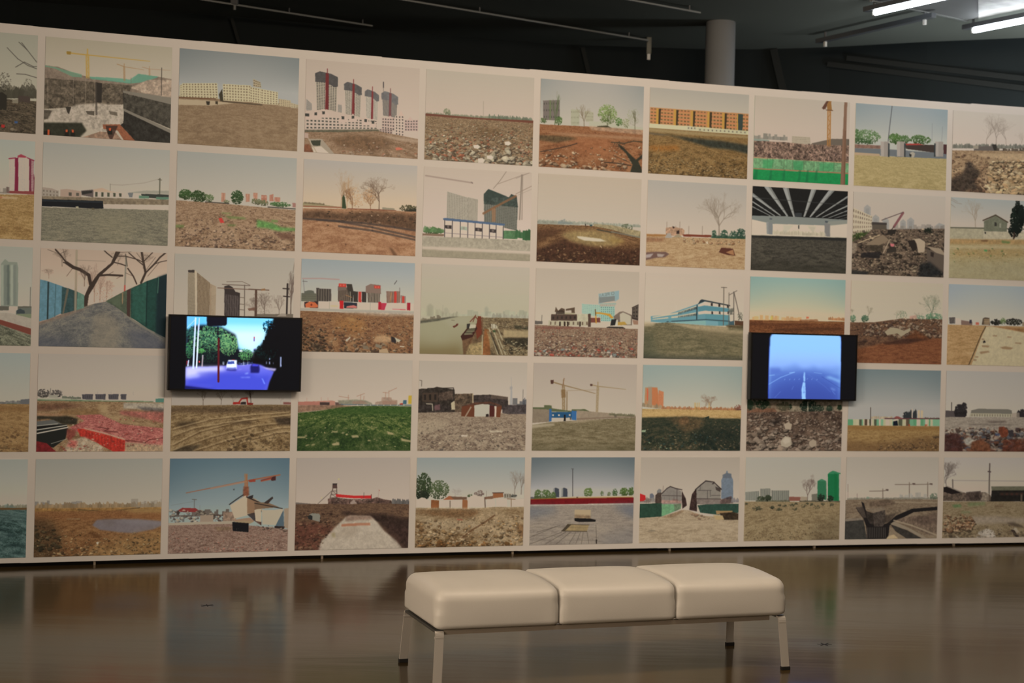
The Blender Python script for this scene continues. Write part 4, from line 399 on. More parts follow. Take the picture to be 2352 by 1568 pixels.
PRINTS[4,2]=('photograph of a hazy river with a moored barge and dredging yard, third row',
 [['S',[172,158,142],[170,160,138],455],['B',[156,150,126],11,572,188,578,98.6,'t',.5],['P',[146,140,120],[57,583,55,472,85,440,115,470,118,581],.6,2],['P',[148,142,122],[209,578,212,491,237,478,258,514,260,576],.5,2],['B',[152,146,124],168,579,351,572,61.6,'t',.6],['B',[150,150,130],350,560,1036,548,67.8,'b',.45],['P',[140,138,122],[587,565,586,471,606,451,622,476,624,563],.5,2],['B',[148,142,126],618,575,1036,574,55.4,'t',.7],['L',[146,136,118],4.1,[201,454,199,578],.6],['P',[150,142,116],[-25,622,351,573,536,560,546,1103,-25,1115]],['P',[124,108,76],[-25,844,175,913,407,807,411,1031,-25,1041],.6,25],['P',[112,94,60],[-25,942,378,908,401,1032,-25,1041],.5,14],['P',[160,152,132],[168,592,474,569,425,657,272,687],.4,8],['P',[84,80,68],[-25,640,68,620,270,582,351,575,169,629,-25,669],.9,1,.3],['B',[120,108,90],7,627,168,597,34.5,'b',.8],['G',[[78,64,48],[116,98,74],[146,128,98]],[536,579,1062,574,1070,1025,545,1028],1,1.5,None,1,0],['P',[96,76,56],[507,655,568,628,596,1025,411,1025,459,831],1,1,.4],['P',[108,56,40],[526,567,556,566,566,765,521,829,508,705]],['L',[110,60,48],8.2,[455,631,500,568,526,604],1],['L',[104,60,46],7.2,[481,631,505,555],1],['L',[110,80,60],8.2,[567,578,576,777],1],['P',[64,36,32],[371,796,426,707,507,667,523,704,479,805,387,845]],['P',[90,84,66],[396,783,436,713,507,686,498,730,458,775]],['L',[140,128,104],6.2,[406,770,478,768],1],['L',[140,128,104],5.1,[426,738,498,736],1],['P',[54,50,46],[425,657,455,650,456,706,426,707]],['P',[176,164,142],[456,663,512,661,508,698,446,707]],['P',[96,66,46],[387,839,479,805,442,1025,401,1025],.8,1,.3],['P',[150,128,92],[450,881,573,852,586,1025,411,1025],1,2,.4],['P',[132,84,50],[590,702,632,713,653,1025,576,1025],.9,1,.3],['P',[148,126,92],[611,726,643,738,677,900,646,900],.7,1,.3],['L',[176,164,136],10.3,[632,701,721,993],.7],['L',[176,164,136],10.3,[662,687,762,992],.7],['L',[176,164,136],10.3,[704,673,759,822],.7],['L',[176,164,136],10.3,[571,778,575,990],.7],['L',[176,164,136],10.3,[728,823,793,991],.7],['L',[50,44,34],12.3,[648,750,731,986],.7],['P',[60,76,50],[668,718,694,721,693,743,669,740]],['W',[180,168,146],[90,80,62],[651,650,703,648,704,698,652,700],2,3,.5,.5,1],['P',[156,136,104],[767,709,1065,726,1066,789,769,797],1,2,.1],['P',[46,42,34],[769,803,1066,795,1068,890,896,906,791,859],.8,2,.5],['P',[50,52,40],[860,656,1064,675,1065,707,881,693],.7,2,.4],['R',[[166,152,122],[110,92,68],[60,54,44]],[738,823,1042,814,1045,978,793,984],162,12.3,14.4,.6],['R',[[150,132,104],[100,84,66]],[681,599,1037,599,1039,688,704,686],121,8.2,10.3,.4],['P',[92,50,40],[294,687,323,673,327,657,348,656,341,679,308,705]],['L',[120,110,90],6.2,[283,619,309,621],1]])
PRINTS[5,2]=('photograph of a yellow excavator before half-demolished buildings and a rooftop billboard, third row',
 [['S',[174,158,142],[186,170,152],581],['P',[90,104,96],[-25,598,-25,485,-25,487,-25,604]],['L',[90,84,78],4.3,[66,533,64,609],1],['P',[100,92,84],[-25,598,73,602,73,634,-25,643]],['W',[158,180,168],[122,146,140],[446,390,625,398,633,539,449,500],9,6,.4,.4,1],['W',[150,178,168],[90,116,112],[625,411,766,412,768,579,634,584],7,7,.5,.45,1],['P',[150,160,148],[613,379,782,366,766,412,625,417]],['W',[176,164,148],[146,140,128],[619,386,771,386,766,406,625,411],8,1,.5,.6,1],['P',[146,158,154],[606,268,804,222,806,314,608,386]],['P',[118,118,114],[610,309,764,287,765,344,613,375],.8],['P',[134,154,154],[763,239,804,224,806,321,765,354],.8],['L',[112,122,120],4.3,[620,271,620,302,614,302],1],['L',[112,122,120],4.3,[636,298,646,264,657,294],1],['L',[112,122,120],3.2,[640,287,653,284],1],['L',[112,122,120],4.3,[665,261,681,257,682,287,666,290],1],['L',[112,122,120],3.2,[668,276,682,273],1],['L',[112,122,120],4.3,[709,282,708,251,694,254,692,266,709,267],1],['L',[112,122,120],3.2,[702,267,691,284],1],['L',[112,122,120],4.3,[730,258,734,244,752,240,758,254,752,273,735,274,730,258],1],['P',[92,74,60],[187,491,196,433,219,477,250,444,282,456,283,494]],['P',[92,74,60],[293,455,378,433,379,503,347,504,346,466,293,474]],['W',[84,66,58],[50,42,40],[154,520,401,511,402,585,152,600],6,1,.4,.4,1],['P',[164,152,126],[217,496,379,497,379,516,217,518]],['P',[60,48,42],[198,490,250,463,283,487,283,513,198,518],.8],['P',[178,168,144],[401,509,519,502,522,639,404,642],1,0,.1],['W',[174,162,138],[92,72,58],[131,592,521,584,522,642,127,651],9,1,.3,.6,1],['P',[56,42,36],[232,601,247,600,248,656,233,657]],['P',[56,42,36],[276,599,291,599,293,655,278,655]],['P',[56,42,36],[306,598,321,598,322,654,307,654]],['P',[56,42,36],[424,595,439,594,440,650,425,651]],['P',[118,70,60],[520,549,628,545,629,597,521,604]],['P',[86,66,56],[508,502,535,501,538,651,511,652]],['P',[120,104,92],[758,522,816,468,849,461,938,502,940,619,771,624]],['P',[178,166,146],[817,494,849,473,910,503,927,516,929,612,825,616]],['P',[66,54,50],[936,412,1025,358,1030,571,939,548]],['P',[150,116,96],[944,560,1025,565,1025,610,956,612]],['W',[96,84,74],[50,44,42],[941,418,996,384,999,539,944,528],2,3,.55,.5,1],['P',[186,140,60],[578,483,626,481,724,495,758,541,736,551,703,517,616,498,578,502]],['L',[186,140,60],11.8,[581,477,588,604],1],['L',[90,66,36],8.6,[577,451,582,515],1],['P',[172,138,72],[797,587,868,582,891,614,798,626]],['P',[44,42,42],[737,558,786,554,787,624,727,632]],['P',[186,176,156],[786,559,800,559,801,626,771,637]],['P',[50,44,40],[690,652,717,641,847,641,875,659,865,675,707,684,690,672]],['L',[110,100,80],5.4,[706,665,859,660],.7],['G',[[104,80,66],[138,112,92],[160,136,112]],[-36,643,522,658,1027,662,1040,1326,-27,1344],1.4,2.5,None,1,0],['P',[120,66,60],[-25,668,436,660,436,676,96,688],.6,2,.3],['R',[[170,148,124],[110,84,72],[90,70,66],[186,170,150],[160,80,66],[130,108,92]],[-5,675,1001,655,1004,1043,-2,1066],1350,5.4,16.1,.45],['R',[[186,172,156],[170,80,66],[120,130,128]],[0,889,1006,862,1004,1043,-2,1066],81,15.1,21.5,.3],['P',[196,186,170],[713,1025,745,959,768,1025,746,1033]],['P',[178,140,90],[805,1025,866,1025,877,1025,811,1025]]])
PRINTS[6,2]=('photograph of a blue banded factory block at a road bend, third row',
 [['S',[182,164,148],[186,170,152],506],['L',[190,178,160],3.4,[315,370,315,461],.6],['P',[186,172,152],[-26,569,69,522,71,599,-26,602],.6,2],['P',[104,140,146],[63,509,223,484,527,349,566,302,611,300,617,595,225,575,65,576]],['P',[150,168,168],[527,349,566,295,617,319,533,362],.9],['P',[196,178,150],[80,515,323,454,517,369,517,402,323,476,80,528],.9],['P',[196,178,150],[81,541,335,493,513,447,514,483,335,515,81,550],.9],['P',[60,74,80],[334,455,342,452,342,476,334,479]],['P',[60,74,80],[335,499,343,498,343,515,335,516],.9],['P',[60,74,80],[348,449,356,446,357,470,349,473]],['P',[60,74,80],[349,496,357,495,358,512,349,514],.9],['P',[60,74,80],[362,444,371,440,371,465,363,468]],['P',[60,74,80],[363,493,372,492,372,510,364,511],.9],['P',[60,74,80],[377,438,385,434,386,459,377,463]],['P',[60,74,80],[378,490,386,489,387,507,378,509],.9],['P',[60,74,80],[391,432,400,428,400,454,392,457]],['P',[60,74,80],[392,487,401,485,402,505,393,507],.9],['P',[60,74,80],[405,427,414,422,415,448,406,452]],['P',[60,74,80],[407,484,416,482,416,502,407,504],.9],['P',[60,74,80],[420,421,429,417,430,443,420,447]],['P',[60,74,80],[421,481,430,479,431,500,421,502],.9],['P',[60,74,80],[434,415,444,411,444,437,435,442]],['P',[60,74,80],[435,478,445,476,446,498,436,499],.9],['P',[60,74,80],[448,409,458,405,459,432,449,436]],['P',[60,74,80],[450,475,460,473,460,495,450,497],.9],['P',[60,74,80],[463,404,473,399,474,426,463,431]],['P',[60,74,80],[464,471,474,470,475,493,465,494],.9],['P',[60,74,80],[477,398,488,393,488,420,478,426]],['P',[60,74,80],[479,468,489,467,490,490,479,492],.9],['P',[60,74,80],[491,392,502,387,503,415,492,420]],['P',[60,74,80],[493,465,504,463,504,488,494,489],.9],['P',[60,74,80],[506,386,517,381,518,409,506,415]],['P',[60,74,80],[507,462,519,460,519,485,508,487],.9],['P',[96,136,142],[600,320,856,363,861,593,618,605]],['P',[200,182,156],[533,362,600,320,856,363,857,389,601,362,536,388]],['P',[90,130,138],[534,381,601,362,857,389,858,429,602,425,541,440]],['P',[200,182,156],[535,440,602,425,858,431,858,468,603,461,538,473]],['P',[52,60,64],[555,302,571,292,861,349,859,363,600,315,528,355]],['P',[52,44,46],[662,331,682,332,682,367,663,365]],['P',[52,44,46],[670,429,686,429,687,464,671,462]],['P',[52,44,46],[740,338,759,340,760,374,740,373]],['P',[52,44,46],[747,426,763,427,764,461,748,459]],['P',[52,44,46],[827,347,847,349,847,383,828,381]],['P',[52,44,46],[835,423,851,424,851,458,835,456]],['L',[50,64,70],11.2,[524,362,523,526],1],['L',[62,78,84],9,[225,566,616,529,860,541],1],['P',[134,164,166],[65,576,225,575,616,540,617,601,225,584],.9],['P',[116,150,154],[616,542,741,545,742,597,618,605]],['P',[100,140,146],[235,503,268,495,269,567,242,570],.8],['L',[96,86,76],7.9,[791,141,796,589],1],['L',[96,86,76],6.7,[766,143,820,143],1],['L',[104,94,84],6.7,[845,205,850,587],1],['L',[96,86,78],7.9,[894,190,903,585],1],['L',[96,86,78],7.9,[898,203,962,491],1],['L',[96,86,78],5.6,[847,231,926,175],1],['P',[90,84,76],[852,416,896,374,903,414,864,468],.6],['F',[[90,92,84]],874,427,28.1,38.8,57,5.6,.7],['P',[70,90,96],[854,547,905,532,907,585,855,587]],['P',[90,62,46],[911,532,1025,536,1025,589,912,585]],['P',[80,66,44],[821,588,1025,582,1025,642,845,646],.9,2,.3],['F',[[84,84,72]],967,490,28.1,58.2,76,6.3,.6],['G',[[88,82,62],[112,102,78],[134,120,94]],[-26,602,225,575,617,601,1025,622,1039,1308,-25,1326],.8,6,None,1,0],['P',[168,148,118],[225,581,617,601,844,607,845,646,1025,648,1025,688,789,681,506,650,337,604],.9,3,.15],['P',[176,156,128],[-26,576,114,578,93,618,-25,634],.8,3],['P',[76,78,62],[-34,718,62,690,121,883,235,1048,-28,1054],.55,14],['P',[128,112,88],[226,620,450,639,677,763,1025,754,1025,662,449,626],.5,12],['P',[56,58,54],[-29,964,1026,965,1027,1043,-27,1067],.5,8]])
PRINTS[7,2]=('photograph of an orange plain under blue sky, half behind a monitor, third row',
 [['S',[136,156,148],[192,172,142],456,[128,148,141]],['B',[186,140,96],2,520,301,514,66.2,'b',.8],['B',[178,134,92],301,514,510,509,55.6,'b',.7],['B',[166,116,80],827,485,999,490,45,'t',.8],['P',[196,84,56],[592,460,621,459,621,482,592,483],.8],['P',[190,180,80],[214,467,243,466,238,512,215,513],.5],['P',[130,80,52],[522,499,710,487,722,506,523,515],.8,1],['G',[[74,44,30],[112,70,46],[136,90,58]],[-34,521,1025,505,1043,1558,-25,1571],1,8,None,1,0],['P',[76,46,34],[-25,546,629,533,629,566,-25,579],.5,4],['P',[60,38,28],[258,612,960,576,961,610,258,645],.5,4],['P',[150,104,66],[141,533,1025,510,1025,527,141,549],.6,2]])
PRINTS[8,2]=('photograph of budding trees over dark red tilled soil and rubble, third row',
 [['S',[174,158,138],[178,162,142],460],['T',[126,116,96],187,471,175.7,120.8,7,.7],['T',[126,116,96],14,436,81.1,72.5,7,.7],['T',[126,116,96],542,459,121.6,132.9,7,.7],['T',[126,116,96],749,452,94.6,108.8,7,.7],['F',[[96,116,92],[110,128,100]],26,463,33.8,40.5,114,8.2,.8],['F',[[70,92,72],[90,108,84]],157,461,38.7,43.2,133,8.2,.8],['F',[[112,122,98]],553,418,60.4,67.6,114,6,.6],['F',[[112,128,106]],736,439,72.5,40.5,133,7.5,.7],['F',[[104,130,104],[86,112,84]],913,419,96.7,54.1,228,9,.8],['T',[96,100,80],883,448,297.3,193.4,8,.8],['F',[[120,132,112]],891,282,90.6,87.8,171,5.2,.4],['P',[176,128,112],[639,415,717,399,719,454,640,459],.7,2],['G',[[70,50,42],[104,76,58],[124,92,70]],[-27,512,254,503,554,446,1025,444,1044,1268,-25,1287],1.1,3,None,1,0],['G',[[96,58,40],[122,76,52],[140,92,62]],[-25,856,380,751,743,700,1025,665,1032,1268,-25,1287],1,6,None,.9,4],['R',[[150,128,108],[110,86,70],[80,62,54],[166,142,118]],[135,528,434,477,554,439,1000,444,1005,664,560,691,138,663],513,16.9,19.3,.6],['R',[[96,76,64],[70,54,48]],[-1,532,255,524,259,714,4,775],135,8.5,12.1,.5],['P',[152,136,112],[371,615,436,559,496,563,582,595,648,559,655,593,553,667,510,631,402,655]],['P',[104,64,42],[584,691,715,584,864,682,743,720],.8,4,.3],['P',[60,40,34],[356,752,621,689,865,689,622,758,381,771],.8,3,.3]])
PRINTS[9,2]=('photograph of a concrete road edge running across sandy ground, third row at right edge',
 [['S',[146,147,144],[172,160,148],424,[138,140,140]],['W',[70,62,60],[150,136,118],[12,414,79,412,81,488,20,490],4,1,.3,.8,1],['P',[190,168,150],[86,425,141,426,143,499,88,501]],['P',[120,96,84],[148,444,272,461,273,502,149,503]],['P',[60,54,60],[240,437,265,436,266,482,241,482]],['P',[170,96,76],[309,466,346,465,347,497,310,498]],['P',[84,70,56],[378,492,389,415,413,400,463,406,472,496]],['W',[140,116,90],[70,60,50],[401,422,464,419,465,489,403,491],4,2,.3,.4,1],['F',[[44,42,36]],539,458,62.4,35.8,152,9.3,.9],['F',[[48,46,38]],740,447,99.9,41.4,209,9.3,.9],['F',[[96,108,66]],614,442,35,41.4,95,7,.8],['P',[130,112,90],[835,449,856,441,857,497,836,495]],['F',[[48,46,38]],1299,429,374.5,41.4,304,10.8,.9],['G',[[138,106,72],[158,124,86],[170,140,104]],[-30,504,416,504,1455,493,2107,472,2132,1512,-25,1543],1,5,None,1,0],['P',[172,154,124],[266,1025,370,679,429,518,478,507,859,574,2115,772,2132,1512,278,1539],1,1,.08],['L',[84,66,48],11.2,[244,1002,299,848,375,624,422,518],1],['P',[130,92,60],[478,507,641,518,858,525,859,574,667,538],.8,2,.3],['P',[134,104,76],[591,771,647,755,742,773,711,795,622,791],.8,1],['P',[134,104,76],[384,748,471,753,459,774,391,773],.8,1],['P',[134,104,76],[361,832,460,816,473,836,374,860],.8,1],['P',[134,104,76],[313,889,350,888,348,905,311,906],.8,1],['P',[134,104,76],[295,924,332,928,327,947,296,945],.8,1],['P',[134,104,76],[506,620,556,621,550,635,506,634],.8,1],['P',[134,104,76],[669,629,719,634,713,647,669,646],.8,1],['P',[134,104,76],[759,703,835,708,829,722,759,717],.8,1],['P',[134,104,76],[382,665,413,667,408,685,380,683],.8,1],['P',[40,36,34],[396,706,414,685,431,712,402,723]]])
PRINTS[0,3]=('leftmost photograph of the fourth row, flat ploughed field',
 [['S',[140,140,130],[160,148,130],486],['B',[104,98,90],-436,527,988,515,37.3,'b',.9],['P',[96,92,88],[933,471,1025,459,1025,515,934,516]],['P',[84,90,66],[828,511,904,510,904,525,828,523],.7],['G',[[110,82,52],[134,104,68],[148,118,80]],[-461,528,1025,515,1032,1072,-453,1062],1,4,None,1,0],['R',[[96,70,48],[140,112,76]],[-433,736,993,732,998,1004,-429,996],216,8.3,16.5,.4],['P',[110,78,46],[-461,552,1025,540,1025,585,-460,595],.5,4,.2]])
PRINTS[1,3]=('photograph of red brick rubble terraces above a dug pit, fourth row',
 [['S',[160,146,130],[172,156,138],394],['F',[[74,68,62],[90,82,74]],44,406,48.3,45.3,171,6.5,.9],['F',[[84,76,70]],147,405,43.9,39.7,133,6.5,.9],['L',[84,78,70],3.5,[100,355,98,434],1],['P',[150,140,122],[88,423,157,416,157,450,88,451]],['B',[96,96,80],191,450,330,454,24.9,'t',.8],['W',[84,78,78],[68,62,62],[345,411,432,407,430,465,350,463],5,1,.4,.6,1],['W',[84,78,78],[68,62,62],[450,409,532,406,530,464,454,462],5,1,.4,.6,1],['W',[84,78,78],[68,62,62],[553,408,635,405,632,462,557,461],5,1,.4,.6,1],['W',[84,78,78],[68,62,62],[650,407,697,404,694,462,654,460],5,1,.4,.6,1],['P',[80,100,68],[-26,458,192,458,366,471,488,473,914,477,915,494,488,493,-26,486],.8,1,.3],['P',[170,158,136],[-26,452,71,444,140,456,261,457,261,472,-26,469],.8,1],['P',[84,116,100],[932,448,1025,447,1025,488,932,488]],['L',[140,126,112],2.6,[469,384,469,418],.6],['L',[140,126,112],2.6,[574,382,575,417],.6],['L',[140,126,112],2.6,[751,380,752,415],.6],['G',[[104,78,54],[138,110,80],[156,128,96]],[-26,481,1030,488,1040,1078,-25,1072],1,2.5,None,1,0],['P',[160,148,130],[674,493,1030,496,1031,566,675,557],.8,2,.25],['P',[160,134,98],[471,512,559,512,543,604,668,661,847,729,938,764,758,718,579,661,490,581],.8,4],['P',[90,60,46],[-25,517,227,503,384,525,142,572,-25,585],.7,4,.4],['P',[122,92,60],[194,572,472,558,509,639,316,628,143,618],.7,4,.3],['P',[70,66,66],[781,533,1031,554,1032,601,844,579],.6,2,.5],['G',[[126,70,62],[160,94,84],[176,120,104]],[299,628,491,616,669,718,1035,764,1038,962,690,915,372,834,249,754,369,685],1.5,2,None,1,0],['P',[150,86,78],[649,580,1031,589,1034,717,891,671,649,615],.75,3,.4],['P',[40,38,30],[-25,630,126,641,230,634,317,663,309,720,197,720,92,664,-25,675],.85,2,.5],['P',[146,110,82],[-25,607,195,612,195,635,-25,636],.6,1,.3],['P',[36,36,32],[-26,732,231,720,241,766,225,868,132,959,46,936,-25,891]],['P',[96,92,84],[-25,693,127,675,197,720,-25,738]],['P',[30,28,26],[-25,738,197,720,214,737,-25,772]],['L',[176,168,150],7.9,[4,778,231,731],1],['L',[186,176,158],9.7,[5,814,240,752],1],['L',[160,150,132],6.1,[4,738,162,715],1],['L',[150,140,120],4.4,[114,919,242,868],1],['P',[120,58,50],[232,766,301,777,302,834,251,891,234,868],.8,2,.4],['P',[110,36,36],[-25,885,80,914,175,1025,-25,1025],1,0,.3],['P',[166,56,44],[314,765,371,765,547,822,694,880,700,1025,638,1025,523,949,461,903,337,840],1,0,.25],['P',[196,172,140],[371,754,547,811,698,869,690,886,547,828,371,771],.6,1],['L',[124,36,30],4.4,[336,783,336,846],.6],['L',[124,36,30],4.4,[361,790,360,855],.6],['L',[124,36,30],4.4,[385,797,385,865],.6],['L',[124,36,30],4.4,[410,804,409,874],.6],['L',[124,36,30],4.4,[434,811,434,884],.6],['L',[124,36,30],4.4,[459,818,459,894],.6],['L',[124,36,30],4.4,[484,825,483,903],.6],['L',[124,36,30],4.4,[509,832,508,913],.6],['L',[124,36,30],4.4,[533,839,533,923],.6],['L',[124,36,30],4.4,[558,846,558,933],.6],['L',[124,36,30],4.4,[583,853,583,942],.6],['L',[124,36,30],4.4,[608,860,608,952],.6],['L',[124,36,30],4.4,[633,867,633,962],.6],['L',[124,36,30],4.4,[657,874,657,972],.6],['L',[124,36,30],4.4,[682,882,682,981],.6],['P',[172,150,124],[251,891,372,846,461,903,523,961,524,1025,201,1025],.8,2,.4],['P',[158,132,104],[699,903,1038,939,1039,1025,692,1025],.9,2,.35],['P',[160,72,64],[260,880,321,891,305,960,235,948],.7,3,.3],['R',[[176,110,96],[140,60,52],[190,160,132]],[263,594,1007,612,1014,985,496,937,266,731],297,6.1,12.3,.35],['L',[80,36,34],7,[475,748,564,765,529,788,635,799],.7],['L',[90,44,38],6.1,[698,886,859,909,886,880,1011,857],.8],['R',[[150,60,52],[180,160,136]],[200,891,523,926,524,995,184,994],81,7,10.5,.4]])
PRINTS[2,3]=('photograph of combed brown earth with red excavator, just below the larger monitor',
 [['S',[150,140,128],[166,152,136],513],['T',[84,70,60],260,513,175.1,111.5,6,.8],['T',[84,72,62],409,505,163.4,120.8,6,.8],['T',[60,46,42],660,500,221.8,139.4,8,.9],['T',[96,84,74],511,501,116.7,92.9,6,.5],['P',[150,46,38],[507,502,511,478,557,477,566,460,572,501]],['L',[150,46,38],12.1,[557,483,580,442,627,435],1],['L',[150,46,38],11.2,[624,432,632,500],1],['P',[50,40,38],[576,477,618,474,618,503,572,503]],['P',[120,40,34],[627,483,679,488,675,506,633,506]],['G',[[92,72,48],[132,108,76],[156,132,98]],[-25,521,747,505,1103,502,1113,1062,-25,1057],1.2,2.5,None,1,0],['P',[70,54,40],[-25,542,747,517,1103,520,1104,568,606,584,420,597,144,587,-25,600],.6,5,.5],['P',[64,50,36],[55,693,201,681,220,716,102,752,38,729],.7,5,.5],['P',[60,46,36],[477,679,655,678,683,702,515,715],.6,4,.4],['L',[170,146,110],11.2,[23,927,240,786,608,667,1022,604],.5],['L',[90,70,48],8.4,[24,944,240,803,608,683,1022,621],.5],['L',[170,146,110],11.2,[25,986,333,845,702,726,1062,676],.5],['L',[90,70,48],8.4,[25,1002,333,862,703,742,1062,693],.5],['L',[170,146,110],11.2,[152,1009,472,880,892,749,1063,736],.5],['L',[90,70,48],8.4,[153,1026,472,897,892,766,1063,753],.5],['L',[170,146,110],11.2,[22,834,193,751,468,691,701,654],.5],['L',[90,70,48],8.4,[22,850,193,768,469,708,701,671],.5],['L',[170,146,110],11.2,[428,1010,658,869,893,797,1064,784],.5],['L',[90,70,48],8.4,[428,1027,658,885,893,813,1064,801],.5],['L',[170,146,110],11.2,[20,764,329,657,700,607,984,581],.5],['L',[90,70,48],8.4,[21,780,329,673,700,623,984,598],.5],['P',[74,58,40],[502,1036,565,898,579,892,549,1036],.7,3],['P',[56,48,38],[-25,1025,106,951,261,928,152,1025,61,1028],.7,3,.4],['P',[50,40,32],[854,647,1025,635,1032,724,893,713],.8,4,.5],['P',[150,122,86],[749,606,834,594,807,678,732,726],.5,5],['R',[[150,124,90],[80,62,44]],[472,762,1008,760,1013,1000,476,999],162,11.2,14.9,.4],['P',[110,54,48],[936,473,1032,479,1033,497,936,497],.8,1],['T',[120,104,96],912,479,70,55.8,5,.6]])
PRINTS[3,3]=('photograph of a patchy green field before low pink buildings, fourth row',
 [['S',[168,154,138],[184,166,148],463],['L',[170,120,104],2.9,[74,427,75,469],.7],['L',[170,120,104],2.9,[199,419,200,467],.7],['L',[170,120,104],2.9,[257,424,258,467],.7],['P',[166,112,96],[-25,470,190,461,191,506,-25,506]],['P',[172,124,106],[142,462,296,452,321,460,321,505,268,505,267,469,142,474]],['P',[72,56,52],[188,470,272,473,273,505,189,504]],['P',[96,76,68],[321,472,379,471,394,502,322,508]],['P',[140,132,112],[345,451,432,443,491,440,579,445,644,474,649,496,453,495,355,490],1,1,.15],['P',[146,116,100],[472,458,570,451,610,487,472,495],.7,1],['P',[156,132,114],[669,492,678,462,728,455,732,412,816,411,822,436,871,441,873,494],1,0,.15],['P',[150,116,98],[737,449,862,454,862,490,738,492],.7],['L',[156,120,100],4.9,[765,357,765,424],.8],['L',[156,120,100],4.9,[740,357,790,363],.8],['L',[156,120,100],4.9,[795,338,795,436],.8],['L',[156,120,100],4.9,[790,350,864,306],.8],['L',[156,120,100],4.9,[544,384,543,451],.8],['L',[156,120,100],4.9,[510,403,578,372],.8],['L',[156,120,100],4.9,[354,405,442,422],.8],['L',[156,120,100],4.9,[436,392,435,446],.8],['L',[156,120,100],4.9,[574,402,571,439],.8],['P',[178,150,60],[971,391,1025,384,1025,480,969,481]],['P',[66,96,108],[924,441,956,440,955,483,923,484]],['P',[160,64,52],[892,478,922,474,922,490,892,491]],['L',[96,106,110],7.8,[375,492,649,499,1003,495],1],['P',[200,190,170],[512,495,519,495,520,507,512,508],.8],['P',[200,190,170],[570,495,578,495,579,507,571,507],.8],['P',[200,190,170],[629,494,637,494,638,506,630,506],.8],['P',[200,190,170],[689,494,697,493,697,506,689,506],.8],['P',[200,190,170],[748,493,756,493,756,505,748,505],.8],['P',[200,190,170],[808,492,816,492,816,504,808,504],.8],['P',[200,190,170],[868,492,875,492,876,504,868,504],.8],['P',[200,190,170],[927,491,935,491,936,503,928,503],.8],['P',[200,190,170],[1025,490,1025,490,1025,503,1025,503],.8],['P',[134,104,84],[-25,506,375,502,512,512,259,551,-25,590],1,1,.3],['G',[[34,52,28],[58,78,38],[86,98,52],[126,124,80]],[-25,592,182,566,356,529,512,509,748,506,1028,510,1039,1064,-25,1062],1.6,2.2,466,1,0],['P',[56,80,38],[356,529,1028,510,1030,596,164,603,-25,640],.65,6],['P',[32,48,28],[-27,724,360,759,1025,867,1025,1040,-25,1038],.35,14],['R',[[170,152,114],[150,136,98],[160,140,104]],[6,640,999,571,1002,966,3,964],81,7.8,17.6,0],['P',[172,152,114],[469,831,528,829,538,853,479,858],.85,1],['P',[172,152,114],[300,922,363,904,369,938,306,941],.85,1],['P',[172,152,114],[303,783,351,785,347,801,303,798],.85,1],['P',[172,152,114],[784,782,844,806,844,824,794,818],.85,1],['P',[172,152,114],[910,861,1025,892,1025,910,920,892],.85,1],['P',[172,152,114],[-25,844,72,844,68,862,-25,862],.85,1]])
PRINTS[4,3]=('photograph of burnt-out houses around a small white walled shed, fourth row',
 [['S',[170,156,140],[184,168,152],438],['P',[160,152,144],[845,498,848,284,855,246,862,283,870,497]],['P',[156,148,140],[841,277,866,273,866,302,841,306]],['L',[156,148,140],3.1,[855,258,851,170],1],['L',[100,90,80],5.1,[6,217,26,223,25,284],1],['P',[58,50,44],[-25,322,33,309,104,314,164,288,327,317,332,578,-25,581],1,0,.5],['L',[50,44,38],7.2,[34,358,83,308,316,298,328,366],1],['W',[74,60,50],[38,34,32],[34,358,175,350,177,455,36,457],3,1,.4,.6,1],['P',[96,78,66],[185,356,307,329,319,429,187,443],.7,1,.5],['P',[90,74,60],[328,366,497,358,501,576,332,578],1,0,.6],['P',[66,56,52],[502,376,657,368,824,397,832,535,506,539],1,0,.5],['P',[110,92,78],[668,368,824,391,825,422,668,412],.6],['L',[170,150,120],10.3,[497,364,499,464],1],['P',[176,160,132],[297,466,330,441,337,540,303,543]],['P',[90,88,90],[831,485,1082,483,1085,596,834,598],.9,1,.3],['B',[90,88,88],869,472,985,495,74,'b',.8],['L',[100,96,90],4.1,[966,307,966,433],1],['F',[[74,74,80]],979,458,18.5,61.6,57,5.7,.8],['G',[[110,92,78],[146,126,106],[164,146,124]],[-25,577,393,567,1084,586,1094,1066,-25,1065],1.3,3,None,1,0],['P',[58,50,46],[-25,472,290,494,291,568,-25,577],.9,1,.6],['L',[170,156,134],7.2,[72,478,127,481],1],['L',[170,156,134],7.2,[127,481,131,551],1],['P',[136,96,96],[148,495,198,482,199,544,149,551],.6,1],['P',[104,62,44],[397,505,515,472,518,622,394,614]],['P',[88,60,48],[392,505,514,460,659,446,769,488,764,507,659,471,515,485],1,0,.3],['P',[176,166,148],[513,491,582,475,654,480,654,617,516,618]],['P',[80,40,36],[655,490,701,495,704,617,654,617]],['P',[190,178,158],[701,495,720,499,718,617,702,617]],['P',[110,64,44],[720,499,769,501,756,624,721,621]],['P',[50,40,38],[622,590,646,584,652,615,621,618]],['P',[150,128,106],[423,623,479,504,490,510,436,627]],['P',[70,60,58],[774,488,1082,472,1084,574,839,588,776,576],.85,1,.5],['P',[168,150,126],[-25,670,293,655,234,755,-25,842],.6,6,.1],['R',[[176,158,134],[120,100,84],[90,76,68],[150,128,108]],[-1,633,1060,624,1068,1004,2,1003],702,6.2,14.4,.4],['P',[196,180,156],[399,822,460,828,450,843,399,841]],['P',[190,174,150],[655,771,790,775,780,792,666,793],.8,1],['P',[60,56,56],[137,1025,238,972,239,1025,148,1025],.7,2]])
